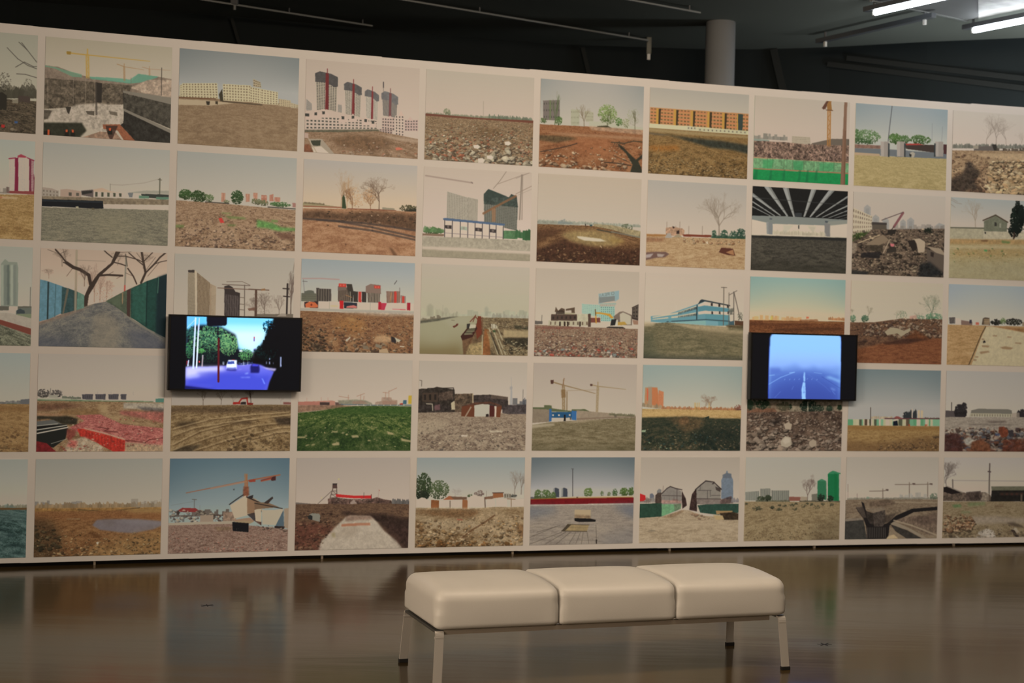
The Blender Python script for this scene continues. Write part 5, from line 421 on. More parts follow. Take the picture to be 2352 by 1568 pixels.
PRINTS[5,3]=('photograph of two yellow tower cranes above a yard with a blue gate, fourth row',
 [['S',[168,152,138],[184,168,150],553],['K',[140,116,84],21.5,[296,543,287,250,177,214,598,341],1],['P',[84,56,48],[161,195,192,191,191,236,167,239]],['L',[140,110,86],9.7,[293,173,279,276],1],['L',[140,118,90],10.8,[323,326,326,542],1],['L',[150,128,100],6.5,[302,313,634,298],.5],['P',[120,90,56],[264,301,307,301,314,390,271,397],.6],['K',[150,128,96],17.2,[618,552,621,257,549,239,896,289],1],['P',[90,66,56],[544,230,568,230,567,255,547,256]],['P',[96,100,72],[-25,505,109,507,108,481,179,483,183,518,274,530,274,549,-25,552]],['P',[86,92,60],[413,529,499,521,542,546,413,548]],['P',[96,100,72],[-25,504,109,509,108,484,179,483,180,515,285,533,370,544,375,525,477,524,548,555,414,557,-25,548]],['P',[134,118,100],[-29,523,157,531,160,671,-25,687],1,0,.08],['P',[150,132,112],[421,537,651,557,1025,596,1025,613,761,624,423,648],1,0,.08],['P',[120,100,84],[423,627,761,607,1025,605,1025,615,761,625,423,654],.6],['P',[62,100,140],[157,521,180,527,183,663,158,671]],['P',[44,84,114],[181,559,376,557,377,621,182,625]],['P',[62,104,146],[373,542,421,544,421,652,375,646]],['P',[196,186,164],[187,584,204,584,202,605,187,603]],['P',[196,186,164],[243,584,260,584,259,604,244,603]],['P',[196,186,164],[347,583,364,583,362,603,347,602]],['P',[32,30,30],[301,590,314,590,319,662,298,662]],['P',[34,34,36],[356,621,372,621,373,646,357,646],.6],['B',[110,104,80],738,585,988,599,31.6,'t',.7],['G',[[100,88,64],[126,112,86],[144,128,102]],[-28,713,160,676,405,656,761,628,1025,615,1025,1067,-26,1066],.7,7,None,1,0],['P',[166,150,126],[-25,706,203,688,214,711,-25,748],.9,2],['P',[170,150,124],[423,652,653,638,707,631,491,671,309,685],.7,2],['P',[76,70,50],[-28,940,337,965,1025,913,1025,1041,-27,1041],.3,14],['P',[84,76,64],[793,585,799,585,800,615,793,615]],['P',[84,76,64],[804,585,810,585,811,614,804,614]]])
PRINTS[6,3]=('photograph of orange tower blocks above a shaded green debris field, fourth row',
 [['S',[146,153,145],[180,170,152],476,[140,149,142]],['W',[172,132,96],[150,104,78],[26,262,147,260,163,494,20,489],9,20,.5,.4,1],['P',[150,134,116],[53,255,92,251,97,482,58,482],.7,1],['P',[182,112,74],[92,258,148,273,160,351,163,494,97,488],.8],['W',[186,124,88],[160,96,68],[159,292,209,311,211,500,163,496],4,16,.4,.4,1],['P',[196,92,66],[43,275,56,275,57,417,44,417],.8],['B',[150,130,104],3,482,191,506,51.8,'t',.8],['B',[164,112,76],191,512,980,516,41.4,'t',.8],['T',[120,90,72],684,526,194.2,145.9,8,.8],['T',[120,94,74],628,527,142.4,101,7,.7],['F',[[128,84,70]],968,490,33.7,38.8,95,7.7,.7],['F',[[156,108,76]],763,506,33.7,23.3,57,7,.7],['L',[186,150,84],6.7,[525,437,526,515],.8],['L',[186,150,84],6.7,[536,437,538,515],.8],['L',[186,150,84],6.7,[553,437,554,515],.8],['L',[186,150,84],6.7,[570,436,571,515],.8],['L',[186,150,84],6.7,[671,435,673,514],.8],['G',[[150,118,74],[176,144,98],[190,160,118]],[-27,511,1025,519,1025,645,-29,641],1,3,None,1,0],['P',[190,160,110],[-26,537,1025,533,1025,566,-25,602],.5,4],['G',[[34,42,36],[58,62,48],[88,76,58]],[-28,615,249,606,450,597,675,615,1025,619,1025,1067,-30,1067],1.3,2.2,None,1,2],['P',[118,90,64],[249,625,416,604,642,628,588,740,420,794,362,703],.6,8,.4],['P',[26,36,34],[543,741,1025,698,1025,1040,594,1041],.4,16],['R',[[120,100,80],[60,76,70],[46,50,42],[140,120,90]],[-7,628,988,619,997,1015,-5,1016],567,6.7,13.5,.4],['P',[150,160,130],[-25,764,42,757,40,783,-25,786],.9],['P',[44,52,44],[607,616,675,589,675,621]],['R',[[150,170,140],[190,180,150]],[11,835,365,833,369,990,14,990],10,6.7,10.1,0],['P',[110,84,60],[361,637,449,591,473,636,452,689,384,689],.7,2,.4]])
PRINTS[7,3]=('photograph of a slope of tumbled grey stones below the smaller monitor, fourth row',
 [['S',[140,128,112],[150,136,118],425],['P',[124,110,92],[-36,380,1029,392,1032,527,-33,538],1,0,.4],['F',[[38,52,38],[54,66,48]],197,469,46.7,66.2,152,10.1,.9],['F',[[40,52,38],[54,64,48]],382,467,81.7,52.9,228,10.1,.9],['F',[[36,50,40]],639,463,93.3,79.4,304,10.1,.9],['F',[[52,64,50]],863,487,32.7,34.4,95,8.7,.9],['F',[[40,54,38]],970,473,23.3,29.1,76,8.7,.9],['F',[[48,58,46]],745,489,58.3,46.3,114,8.7,.9],['L',[150,140,120],10.5,[632,410,635,531],1],['L',[130,110,92],11.7,[933,420,924,514],1],['P',[104,66,50],[-34,499,279,489,315,535,-32,545],1,1,.4],['F',[[44,56,44]],24,445,70,79.4,190,10.1,.9],['P',[124,100,80],[-28,433,435,426,438,533,-26,538],.5,1,.3],['F',[[44,58,42]],157,443,70,66.2,171,10.1,.9],['F',[[50,64,48]],31,445,35,66.2,114,10.1,.9],['G',[[56,44,38],[92,74,62],[120,98,82]],[-32,545,1025,513,1026,1065,-25,1067],1,1.5,372,1,0],['R',[[150,130,112],[134,114,98],[120,100,86],[160,140,122]],[-7,552,995,507,1000,1013,3,1015],837,12.8,25.7,.7],['R',[[158,138,120],[146,126,108]],[-8,538,443,560,430,1014,3,1015],121,18.7,39.7,.8],['P',[36,30,28],[236,629,374,601,341,681,237,682],.6,5],['P',[166,150,130],[357,881,402,821,461,840,480,921,428,961,364,941]],['P',[184,168,148],[374,881,408,834,449,847,456,894,404,921],.7,2],['P',[164,146,126],[387,681,433,654,471,680,459,747,400,734]],['P',[160,142,122],[655,893,695,859,731,879,732,933,686,960,659,933]],['P',[40,32,28],[473,880,520,894,498,961,477,947],.6,3]])
PRINTS[8,3]=('photograph of a striped green-white fence across a dry field, fourth row',
 [['S',[112,120,118],[160,152,142],448,[110,116,115]],['F',[[48,48,46]],630,566,36.3,54.1,114,7.5,.9],['P',[54,56,56],[598,601,600,560,611,525,624,559,627,600]],['P',[54,56,56],[623,600,624,539,635,504,648,538,652,600]],['P',[54,56,56],[647,600,648,538,659,504,672,538,676,600]],['P',[54,56,56],[668,600,668,518,680,483,692,517,697,600]],['P',[54,56,56],[702,599,703,531,714,497,727,531,731,599]],['P',[54,56,56],[720,599,720,510,732,476,745,510,749,599]],['P',[186,160,130],[757,496,777,489,780,592,759,592]],['P',[186,160,130],[790,496,812,499,814,596,792,596]],['B',[176,152,120],245,597,473,599,29.7,'b',.7],['P',[180,160,140],[687,476,699,476,702,594,689,594],.8],['L',[96,62,62],10.9,[401,600,486,599,631,600,998,596],1],['P',[132,76,70],[486,599,521,571,546,574,601,601]],['B',[96,74,68],813,598,998,599,18.9,'b',.8],['P',[186,172,142],[-36,614,-25,615,-25,691,-34,688]],['P',[124,156,124],[-25,614,-25,615,-25,691,-25,688]],['P',[96,140,104],[-25,614,56,615,57,691,-25,688]],['P',[170,162,130],[56,613,75,614,76,691,57,688]],['P',[170,162,130],[75,613,89,614,91,691,76,688]],['P',[176,166,134],[89,613,122,614,124,691,91,688]],['P',[84,84,66],[122,613,149,614,150,691,124,688]],['P',[110,148,116],[149,612,163,614,165,691,150,688]],['P',[176,166,134],[163,612,204,613,205,690,165,688]],['P',[186,172,142],[204,612,230,613,232,690,205,688]],['P',[84,84,66],[230,611,249,613,251,690,232,688]],['P',[186,172,142],[249,611,263,612,265,690,251,688]],['P',[170,162,130],[263,611,283,612,284,690,265,688]],['P',[84,84,66],[283,611,309,612,311,690,284,688]],['P',[110,148,116],[309,611,335,612,337,690,311,688]],['P',[186,172,142],[335,610,355,611,356,690,337,688]],['P',[124,156,124],[355,610,381,611,383,690,356,687]],['P',[170,162,130],[381,610,408,611,409,690,383,687]],['P',[186,172,142],[407,610,449,610,450,690,409,687]],['P',[176,166,134],[448,609,482,610,484,690,450,687]],['P',[110,148,116],[482,609,502,610,503,690,484,687]],['P',[96,140,104],[502,609,521,610,523,690,503,687]],['P',[170,162,130],[521,608,548,609,549,690,523,687]],['P',[84,84,66],[548,608,589,609,591,689,549,687]],['P',[170,162,130],[589,608,616,609,617,689,591,687]],['P',[176,166,134],[615,607,642,608,644,689,617,687]],['P',[84,84,66],[642,607,669,608,671,689,644,687]],['P',[110,148,116],[669,607,710,608,712,689,671,687]],['P',[96,140,104],[710,606,745,607,746,689,712,687]],['P',[186,172,142],[744,606,786,607,788,689,746,686]],['P',[96,140,104],[786,605,820,606,822,689,788,686]],['P',[110,148,116],[820,605,840,606,842,689,822,686]],['P',[186,172,142],[840,605,867,606,869,689,842,686]],['P',[170,162,130],[867,605,881,606,883,689,869,686]],['P',[96,140,104],[881,604,896,606,898,689,883,686]],['P',[176,166,134],[896,604,923,605,925,689,898,686]],['P',[124,156,124],[923,604,965,605,967,688,925,686]],['P',[124,156,124],[965,604,1025,605,1026,688,967,686]],['P',[110,148,116],[1025,603,1052,604,1054,688,1026,686]],['P',[90,70,58],[180,612,209,612,211,686,181,687]],['P',[96,76,60],[629,600,653,600,655,690,631,691]],['P',[26,30,40],[489,632,534,612,546,686,490,686]],['P',[190,176,150],[480,632,496,615,534,604,553,615,541,622,499,632]],['P',[150,72,48],[657,668,675,668,676,690,658,690]],['P',[160,84,60],[834,667,865,669,865,688,834,689],.8],['L',[60,50,46],7.3,[242,469,247,700],1],['G',[[116,88,56],[146,116,76],[156,128,88]],[-34,688,1025,690,1033,1062,-32,1065],1,6,None,1,0],['P',[132,96,56],[-34,695,1025,695,1026,741,-33,742],.6,3],['P',[98,72,50],[408,889,770,832,1028,810,1033,1035,-33,1038,-25,878,288,903],.55,10,.3],['R',[[110,84,62],[76,58,46],[150,120,86]],[383,862,1003,817,1008,1010,290,1012],270,7.3,14.5,.4],['P',[64,52,44],[917,817,1028,810,1029,837,942,834],.7,2]])
PRINTS[9,3]=('photograph of dark round trees and a colonnaded hall beyond rubble, at right edge',
 [['S',[158,148,136],[172,158,142],517],['L',[84,76,70],10,[65,395,67,505],1],['P',[84,74,70],[-30,451,-25,492,94,498,121,594,-27,596]],['F',[[44,40,40],[54,48,46]],149,503,49.9,89.7,380,10.1,1],['F',[[44,40,40],[54,48,46]],204,489,35,96.5,285,10.1,1],['P',[48,42,42],[120,539,231,537,214,632,122,638]],['P',[112,104,92],[285,488,365,466,703,469,741,482,749,552,281,558]],['P',[150,138,116],[280,523,748,524,749,566,268,565]],['W',[160,148,124],[110,98,84],[280,530,742,531,743,566,281,567],16,1,.35,.8,1],['F',[[52,48,46]],856,536,56.2,69,228,10.1,1],['P',[50,44,44],[817,502,883,487,886,627,820,631]],['F',[[52,48,46]],1456,528,74.9,82.8,228,10.1,1],['P',[150,132,114],[742,517,830,509,832,572,743,573],.7],['P',[90,100,70],[-28,575,71,578,72,597,-27,596],.7,1],['G',[[120,106,94],[144,130,114],[158,142,124]],[-28,575,2136,557,2147,1054,-29,1062],1,4,None,1,0],['P',[96,82,72],[444,621,669,613,694,636,507,645],.7,2,.3],['P',[86,74,66],[258,655,758,659,733,674,258,670],.5,2],['R',[[96,60,46],[120,80,60],[150,130,112],[70,52,46],[84,84,88]],[1,706,2114,685,2122,1001,-5,1010],567,22.5,45,.6],['P',[110,62,44],[602,693,658,686,716,741,699,811,636,825,597,756],1,1,.3],['P',[60,54,54],[703,734,760,727,777,810,724,818]],['P',[62,70,90],[560,770,616,773,611,805,560,801],.8,1],['P',[66,40,36],[-25,789,137,774,188,843,204,1025,-25,1025],.8,3,.5],['P',[166,156,140],[201,856,274,814,325,869,240,925],.8,2,.3],['P',[104,66,46],[301,883,399,848,500,910,527,1025,278,1025],.9,2,.4],['P',[92,50,36],[662,853,891,837,2143,843,2146,1025,640,1025],.7,3,.5]])
PRINTS[0,4]=('leftmost photograph of the bottom row, rippling dark green water',
 [['S',[140,136,122],[162,150,132],437],['B',[120,110,88],-419,466,994,498,50.5,'t',.8],['B',[110,114,100],829,489,905,490,39.5,'b',.8],['P',[96,66,36],[-445,467,1025,495,1025,518,-444,485]],['G',[[38,52,46],[70,86,78],[100,112,102]],[-444,483,1025,516,1033,1039,-437,961],.6,3.2,None,1,0],['P',[84,96,88],[-444,485,1025,518,1026,617,-443,581],.5,10],['P',[26,40,38],[139,650,491,644,850,674,491,673],.7,3],['P',[26,40,38],[549,706,741,696,935,722,741,725],.7,3],['P',[26,40,38],[818,770,885,757,953,779,885,786],.7,3],['P',[26,40,38],[304,799,601,793,903,823,601,822],.7,3],['P',[26,40,38],[836,872,912,859,1025,882,913,888],.7,3],['P',[26,40,38],[388,902,632,895,879,923,632,924],.7,3],['P',[26,40,38],[871,952,935,939,1025,962,935,968],.7,3],['P',[26,40,38],[717,790,772,776,827,798,772,805],.7,3]])
PRINTS[1,4]=('photograph of a mud flat with a violet-grey pool, bottom row',
 [['S',[142,136,122],[164,150,130],458],['B',[112,104,96],-7,494,333,501,79.4,'b',.6],['B',[134,110,80],-11,496,1002,503,63.5,'t',.8],['B',[140,126,108],755,498,1002,503,79.4,'b',.5],['P',[136,102,60],[-36,500,333,503,596,507,1027,509,1028,538,421,543,-36,539],1,1,.3],['L',[60,50,38],6.1,[334,522,562,546,650,536,827,511],.7],['G',[[92,62,38],[124,88,56],[140,104,68]],[-36,534,421,537,1028,532,1042,1077,-40,1040],1,3,None,1,0],['P',[150,122,78],[685,531,1028,527,1028,573,775,568],.7,4],['P',[130,84,52],[-35,551,1028,567,1025,643,335,627,-35,596],.4,8],['P',[60,48,34],[-35,596,128,622,199,749,219,910,100,1025,-40,1025],.55,12,.5],['P',[116,104,100],[484,631,598,625,820,631,1025,660,1025,695,939,741,778,777,672,765,512,735,450,687],1,2,.06],['P',[100,86,76],[510,631,607,629,652,692,564,702],.4,8],['P',[136,126,120],[669,635,955,660,1025,689,732,671],.5,6],['P',[148,118,76],[472,918,779,800,1027,748,1032,1030,342,1030],.5,14,.3],['R',[[150,122,84],[96,74,50],[170,144,104],[70,56,40]],[-13,675,513,769,1002,760,1007,1017,-15,993],567,6.1,12.3,.5],['R',[[56,50,36],[90,76,52]],[-17,653,180,680,219,910,-16,970],175,12.3,17.6,.5],['P',[180,166,130],[484,861,506,856,502,884,489,886]],['P',[150,140,110],[248,614,353,614,353,622,249,620],.6,1]])
PRINTS[2,4]=('photograph of a tower crane over ruined white houses under deep blue sky, bottom row',
 [['S',[92,109,113],[146,151,144],596,[84,101,107]],['K',[146,92,66],22.3,[637,409,637,243,920,181,138,364],1],['P',[140,66,50],[657,231,713,223,714,251,660,258]],['L',[150,90,66],12.1,[763,245,883,216],1],['P',[70,40,40],[842,207,885,192,885,240,848,245]],['L',[124,62,50],12.1,[763,239,847,212],1],['L',[150,120,100],13,[343,320,634,250],1],['P',[120,72,50],[612,302,659,303,665,398,609,409],.8,1,.3],['P',[150,108,72],[618,166,648,166,647,303,621,302],.6],['P',[70,70,74],[528,325,539,327,538,343,529,343]],['L',[96,90,84],4.6,[207,432,208,544],1],['L',[96,90,84],5.6,[189,432,224,436],1],['L',[120,120,112],2.8,[254,497,254,556],1],['L',[110,110,104],2.8,[17,493,199,455],.6],['P',[130,56,52],[73,547,109,520,218,526,246,550,228,567,73,564]],['B',[96,84,74],5,609,542,609,70.1,'b',.9],['R',[[150,136,116],[70,56,50],[110,90,76],[176,160,136]],[5,540,255,550,533,574,535,668,7,668],175,14.9,16.7,.5],['P',[150,130,110],[256,603,367,600,368,676,258,676]],['P',[130,108,90],[449,572,533,568,562,610,553,669,451,667],1,0,.4],['P',[178,158,132],[504,502,559,456,632,397,647,421,650,612,544,645,524,573]],['L',[48,44,42],8.4,[499,492,558,438,613,391],1],['P',[160,142,118],[647,421,717,435,775,483,776,567,711,613,650,612]],['P',[130,98,72],[647,416,698,428,737,465,711,601,650,588],.8,1],['L',[48,40,38],9.3,[642,415,767,483],1],['P',[50,44,42],[656,410,698,393,694,428,666,434]],['P',[120,96,74],[710,470,824,478,919,528,712,548]],['P',[168,154,130],[773,555,882,557,944,546,958,558,923,725,781,710]],['P',[84,96,100],[958,558,966,738,890,736,922,653]],['P',[60,50,46],[786,483,860,413,868,431,824,490]],['P',[150,130,108],[963,546,1025,535,1030,775,966,750]],['P',[50,42,38],[885,730,971,738,967,762,886,760]],['L',[50,42,38],7.4,[711,482,948,544],1],['P',[84,62,52],[712,548,769,555,772,722,714,673],1,0,.4],['P',[50,42,40],[650,600,769,567,770,638,712,673],.8],['P',[176,160,132],[710,553,768,543,771,686,722,673]],['P',[150,120,96],[534,657,674,636,712,673,582,705]],['P',[26,26,28],[526,680,666,695,666,793,532,775]],['P',[150,128,98],[525,674,628,665,713,679,666,705]],['P',[130,108,84],[369,724,526,728,527,757,462,773,379,748]],['P',[150,130,104],[333,782,379,753,389,807]],['P',[170,150,124],[274,792,352,800,352,808,278,804]],['P',[160,144,122],[-25,677,258,672,535,668,535,698,-25,709]],['G',[[104,80,66],[134,108,92],[150,124,106]],[-25,703,535,698,1033,775,1058,1113,-29,1078],1.4,3,None,1,0],['P',[26,26,28],[526,680,666,695,666,793,532,775]],['P',[120,98,76],[374,726,527,733,518,763,407,772],.9,1,.3],['R',[[150,126,106],[104,80,68],[164,142,120],[160,104,84]],[3,721,1027,770,1014,1064,0,1030],877,4.6,9.3,.35],['R',[[104,80,66],[60,50,44],[150,130,108]],[715,708,1004,739,1006,799,716,756],67,11.1,13,.6]])
PRINTS[3,4]=('photograph of a lookout tower and red banner beyond a pit, bottom row',
 [['S',[158,144,130],[176,158,140],496],['L',[110,96,86],4.9,[320,348,192,497],1],['P',[84,62,56],[314,287,355,282,357,330,315,333]],['P',[56,48,46],[314,279,357,278,353,294,319,294]],['L',[96,80,70],6.9,[320,330,284,493],1],['L',[96,80,70],6.9,[352,330,360,482],1],['L',[96,80,70],4.9,[315,360,354,361],1],['L',[96,80,70],4.9,[306,396,355,397],1],['L',[96,80,70],4.9,[302,433,358,433],1],['L',[96,80,70],3.9,[315,360,355,397],1],['L',[96,80,70],3.9,[306,396,358,433],1],['P',[182,170,110],[361,227,376,221,374,240,362,242],.5],['P',[186,174,120],[218,425,228,425,228,444,218,443],.4],['P',[178,48,46],[345,394,502,414,659,413,660,448,502,442,351,427]],['L',[110,40,38],5.9,[659,404,662,468],1],['L',[90,80,70],3.9,[594,382,593,437],1],['L',[150,120,110],2.9,[727,353,721,433],.8],['P',[150,80,70],[722,351,735,359,729,368],.8],['P',[96,74,64],[278,444,356,433,473,453,670,450,709,433,769,458,839,471,849,514,280,517],1,0,.6],['R',[[160,140,120],[60,48,42],[120,96,80]],[317,445,670,456,671,499,318,493],81,9.8,9.8,.4],['P',[150,130,116],[474,496,502,454,533,497,523,515,479,511]],['B',[96,90,84],849,502,999,516,60.1,'t',.9],['P',[110,98,88],[-25,476,134,496,279,505,280,529,-25,512]],['G',[[70,52,42],[100,76,58],[118,92,70]],[-25,500,279,499,435,507,671,499,1025,517,1037,1146,-25,1114],1.1,3,None,1,0],['P',[46,34,30],[436,580,574,620,673,609,792,624,1028,689,1035,1047,876,822,734,721,575,632,437,629,378,604],.8,5,.5],['P',[168,152,132],[438,647,477,632,654,639,714,702,775,795,887,908,969,1025,970,1046,192,1025,229,903,324,784],1,2,.12],['P',[128,102,86],[438,647,477,632,654,639,684,677,576,680,439,696],.8,3,.2],['P',[158,100,72],[402,725,478,717,655,716,658,743,498,746,403,750],.8,1],['P',[130,112,92],[440,751,577,760,501,861,325,869],.25,8],['P',[176,160,140],[665,695,735,733,775,795,578,790,528,740,661,743],.5,4],['P',[136,120,84],[315,820,348,812,350,870,325,863],.6,2],['P',[94,58,46],[-25,705,187,709,323,748,324,784,209,890,212,1025,-25,1025],.75,6,.45],['P',[60,44,38],[734,721,1029,739,1034,1025,969,1025,877,896,795,795],.8,6,.4],['R',[[110,76,58],[60,42,36],[130,100,76]],[-3,560,378,591,323,760,212,999,0,993],229,11.8,17.6,.5],['P',[130,124,110],[117,611,146,599,204,606,214,625,213,695,143,671]],['P',[44,44,42],[103,634,127,617,147,629,147,672,118,665]]])
PRINTS[4,4]=('photograph of a row of white gabled walls and dark green trees above clay, bottom row',
 [['S',[138,141,135],[176,164,148],450],['F',[[48,58,38],[62,74,46]],64,321,77.2,148,570,8.9,.95],['F',[[66,78,50],[84,92,60]],207,359,92.6,104.8,418,8.3,.85],['F',[[40,46,34]],56,419,61.7,49.3,171,8.9,.9],['T',[60,56,44],47,456,246.7,164.6,6,.7],['T',[130,116,104],351,460,111,133.7,7,.6],['T',[120,106,94],910,443,296,164.6,7,.8],['T',[112,98,86],972,418,271.4,102.9,6,.8],['F',[[106,84,74]],576,407,46.3,37,114,6.4,.7],['F',[[70,78,48]],494,431,25.7,18.5,47,5.7,.9],['L',[120,110,96],3.1,[645,377,647,440],1],['F',[[70,70,62]],899,436,30.9,18.5,57,5.7,.9],['P',[172,158,140],[923,469,1025,463,1025,596,926,582]],['P',[182,168,148],[-25,487,47,444,77,445,108,470,131,489,132,569,-25,568]],['P',[182,168,148],[212,478,419,477,424,574,211,573]],['P',[182,168,148],[473,456,495,438,515,426,535,416,567,433,608,439,630,471,632,571,473,575]],['P',[182,168,148],[650,471,723,468,733,567,647,565]],['P',[182,168,148],[741,460,837,461,845,568,740,567]],['P',[182,168,148],[869,474,1104,471,1106,559,871,556]],['P',[132,84,52],[138,470,210,478,209,577,138,572],1,0,.2],['P',[150,92,60],[245,472,300,429,331,436,352,473]],['P',[110,84,66],[310,435,464,444,465,472,352,473]],['P',[140,94,62],[424,472,471,475,473,577,426,574]],['P',[140,92,60],[706,403,800,402,806,448,710,460]],['L',[76,56,48],7.2,[703,400,805,399],1],['P',[120,90,70],[629,446,707,434,712,466,632,471]],['W',[150,140,124],[90,80,66],[810,407,878,411,879,462,811,461],3,1,.5,.7,1],['P',[96,70,54],[-25,487,-25,481,-25,561,-25,561]],['L',[90,70,58],6.2,[311,485,313,566],1],['L',[90,66,54],8.2,[631,452,638,571],1],['L',[130,100,76],7.2,[843,468,916,475],1],['L',[120,94,72],6.2,[879,468,881,556],1],['G',[[96,74,50],[134,110,80],[160,136,106]],[-25,555,477,577,725,560,1106,566,1119,1180,-25,1148],1.1,2,None,1,0],['P',[176,156,126],[-25,555,1106,566,1107,585,-25,577],.5,2,.3],['P',[104,74,48],[-25,580,518,588,601,615,520,676,315,672,61,618],.6,6,.5],['P',[164,144,116],[-25,641,214,695,520,688,584,764,421,836,114,779],.6,8,.3],['P',[172,150,120],[581,602,704,572,1110,724,1115,1028,630,1025,522,763],.45,8,.35],['P',[112,80,50],[-25,703,53,729,96,853,-25,851],.6,6,.4],['P',[110,76,46],[927,759,1110,762,1113,889,972,899],.6,5,.4],['L',[96,66,44],14.4,[422,911,523,813,625,740,727,654],.7],['R',[[150,118,80],[96,72,48],[176,152,120]],[2,703,1083,648,1091,1015,3,993],445,12.3,20.6,.5],['R',[[160,112,66],[110,76,44]],[6,925,941,936,943,1012,3,987],67,18.5,24.7,.6],['P',[170,80,64],[377,688,430,693,430,705,377,700],.6,1]])
PRINTS[5,4]=('photograph of a concrete pipe on tiled ground before a long crimson wall, bottom row',
 [['S',[104,110,109],[168,160,154],374,[96,102,103]],['L',[70,66,66],6.5,[397,131,404,475],1],['L',[90,86,84],5.4,[384,131,406,133],1],['P',[70,72,78],[216,454,214,359,239,346,270,362,274,455]],['P',[150,146,136],[216,448,216,356,231,354,231,448],.8],['P',[70,72,78],[296,455,294,359,319,347,350,363,354,456]],['P',[150,146,136],[296,449,296,357,311,355,311,449],.8],['F',[[78,92,56],[96,108,68]],71,420,32.3,56.9,152,7.3,.9],['F',[[80,96,58],[100,112,70]],145,415,37.7,50.6,152,7.3,.9],['F',[[84,98,58]],209,434,32.3,44.3,114,6.7,.9],['F',[[104,118,66],[88,104,58]],553,406,43.1,50.6,171,7.3,.9],['F',[[96,106,72]],686,421,15.1,35.4,57,6,.8],['F',[[78,94,60]],812,415,23.7,53.1,114,6.7,.9],['F',[[104,108,76]],757,428,17.2,27.8,57,6,.7],['F',[[72,92,46],[90,106,58]],904,404,40.9,53.1,171,8,.9],['F',[[76,94,50]],970,404,30.1,56.9,133,8,.9],['B',[84,92,60],35,464,241,467,32.9,'t',.9],['L',[150,140,124],3.2,[412,431,413,456],.6],['L',[150,140,124],3.2,[455,431,456,457],.6],['L',[150,140,124],3.2,[498,432,499,457],.6],['L',[150,140,124],3.2,[999,437,999,463],.6],['P',[178,160,134],[274,455,413,450,1025,444,1025,463,434,473,274,467]],['P',[176,140,62],[413,472,520,467,521,477,413,482],.8],['P',[60,52,50],[439,457,456,457,456,474,440,473]],['P',[60,60,60],[-27,445,35,452,36,477,-26,481],.7],['P',[112,28,32],[-30,477,242,471,434,473,1025,467,1025,534,436,537,137,538,-29,536],1,0,.15],['L',[150,104,50],5.4,[-5,476,242,470,988,464],1],['P',[172,156,138],[-29,536,436,537,1025,534,1025,554,436,559,-29,559],.9,1,.15],['G',[[128,114,102],[146,132,118],[158,142,124]],[-29,553,1025,550,1027,1142,-29,1115],.7,6,None,1,0],['P',[92,98,108],[-29,557,244,569,245,626,-26,698],.55,14],['P',[90,96,108],[782,551,1025,550,1025,728,893,636],.6,14],['P',[110,106,106],[681,916,1025,793,1025,1077,684,1069],.3,14],['P',[170,148,118],[424,601,583,606,582,708,428,699]],['P',[128,104,80],[428,661,581,670,582,708,428,699],.8,2,.3],['P',[30,28,28],[424,699,581,706,634,722,629,745,462,742,427,731]],['P',[150,128,94],[303,844,360,768,570,779,550,851],1,0,.15],['P',[70,60,48],[303,844,360,768,398,772,335,844],.9],['L',[70,60,48],6.5,[303,844,550,854],1],['L',[90,78,60],5.4,[360,768,570,780],1],['L',[80,70,60],4.3,[309,857,-1,989],.7],['L',[80,70,60],4.3,[346,857,147,993],.7],['L',[80,70,60],4.3,[389,861,253,995],.7],['L',[80,70,60],4.3,[486,863,445,994],.7],['L',[80,70,60],4.3,[550,864,572,997],.7],['L',[80,70,60],4.3,[635,780,648,998],.7],['L',[80,70,60],4.3,[249,792,-3,913],.7],['L',[80,70,60],4.3,[443,862,381,992],.7],['L',[80,70,60],4.3,[291,780,70,852],.7],['L',[80,70,60],4.3,[513,863,499,999],.7],['L',[80,70,60],3.2,[5,793,636,813],.35],['L',[80,70,60],3.2,[7,888,638,910],.35],['L',[80,70,60],3.2,[8,939,639,961],.35],['P',[40,34,30],[636,947,652,953,648,1025,642,1025],.8]])
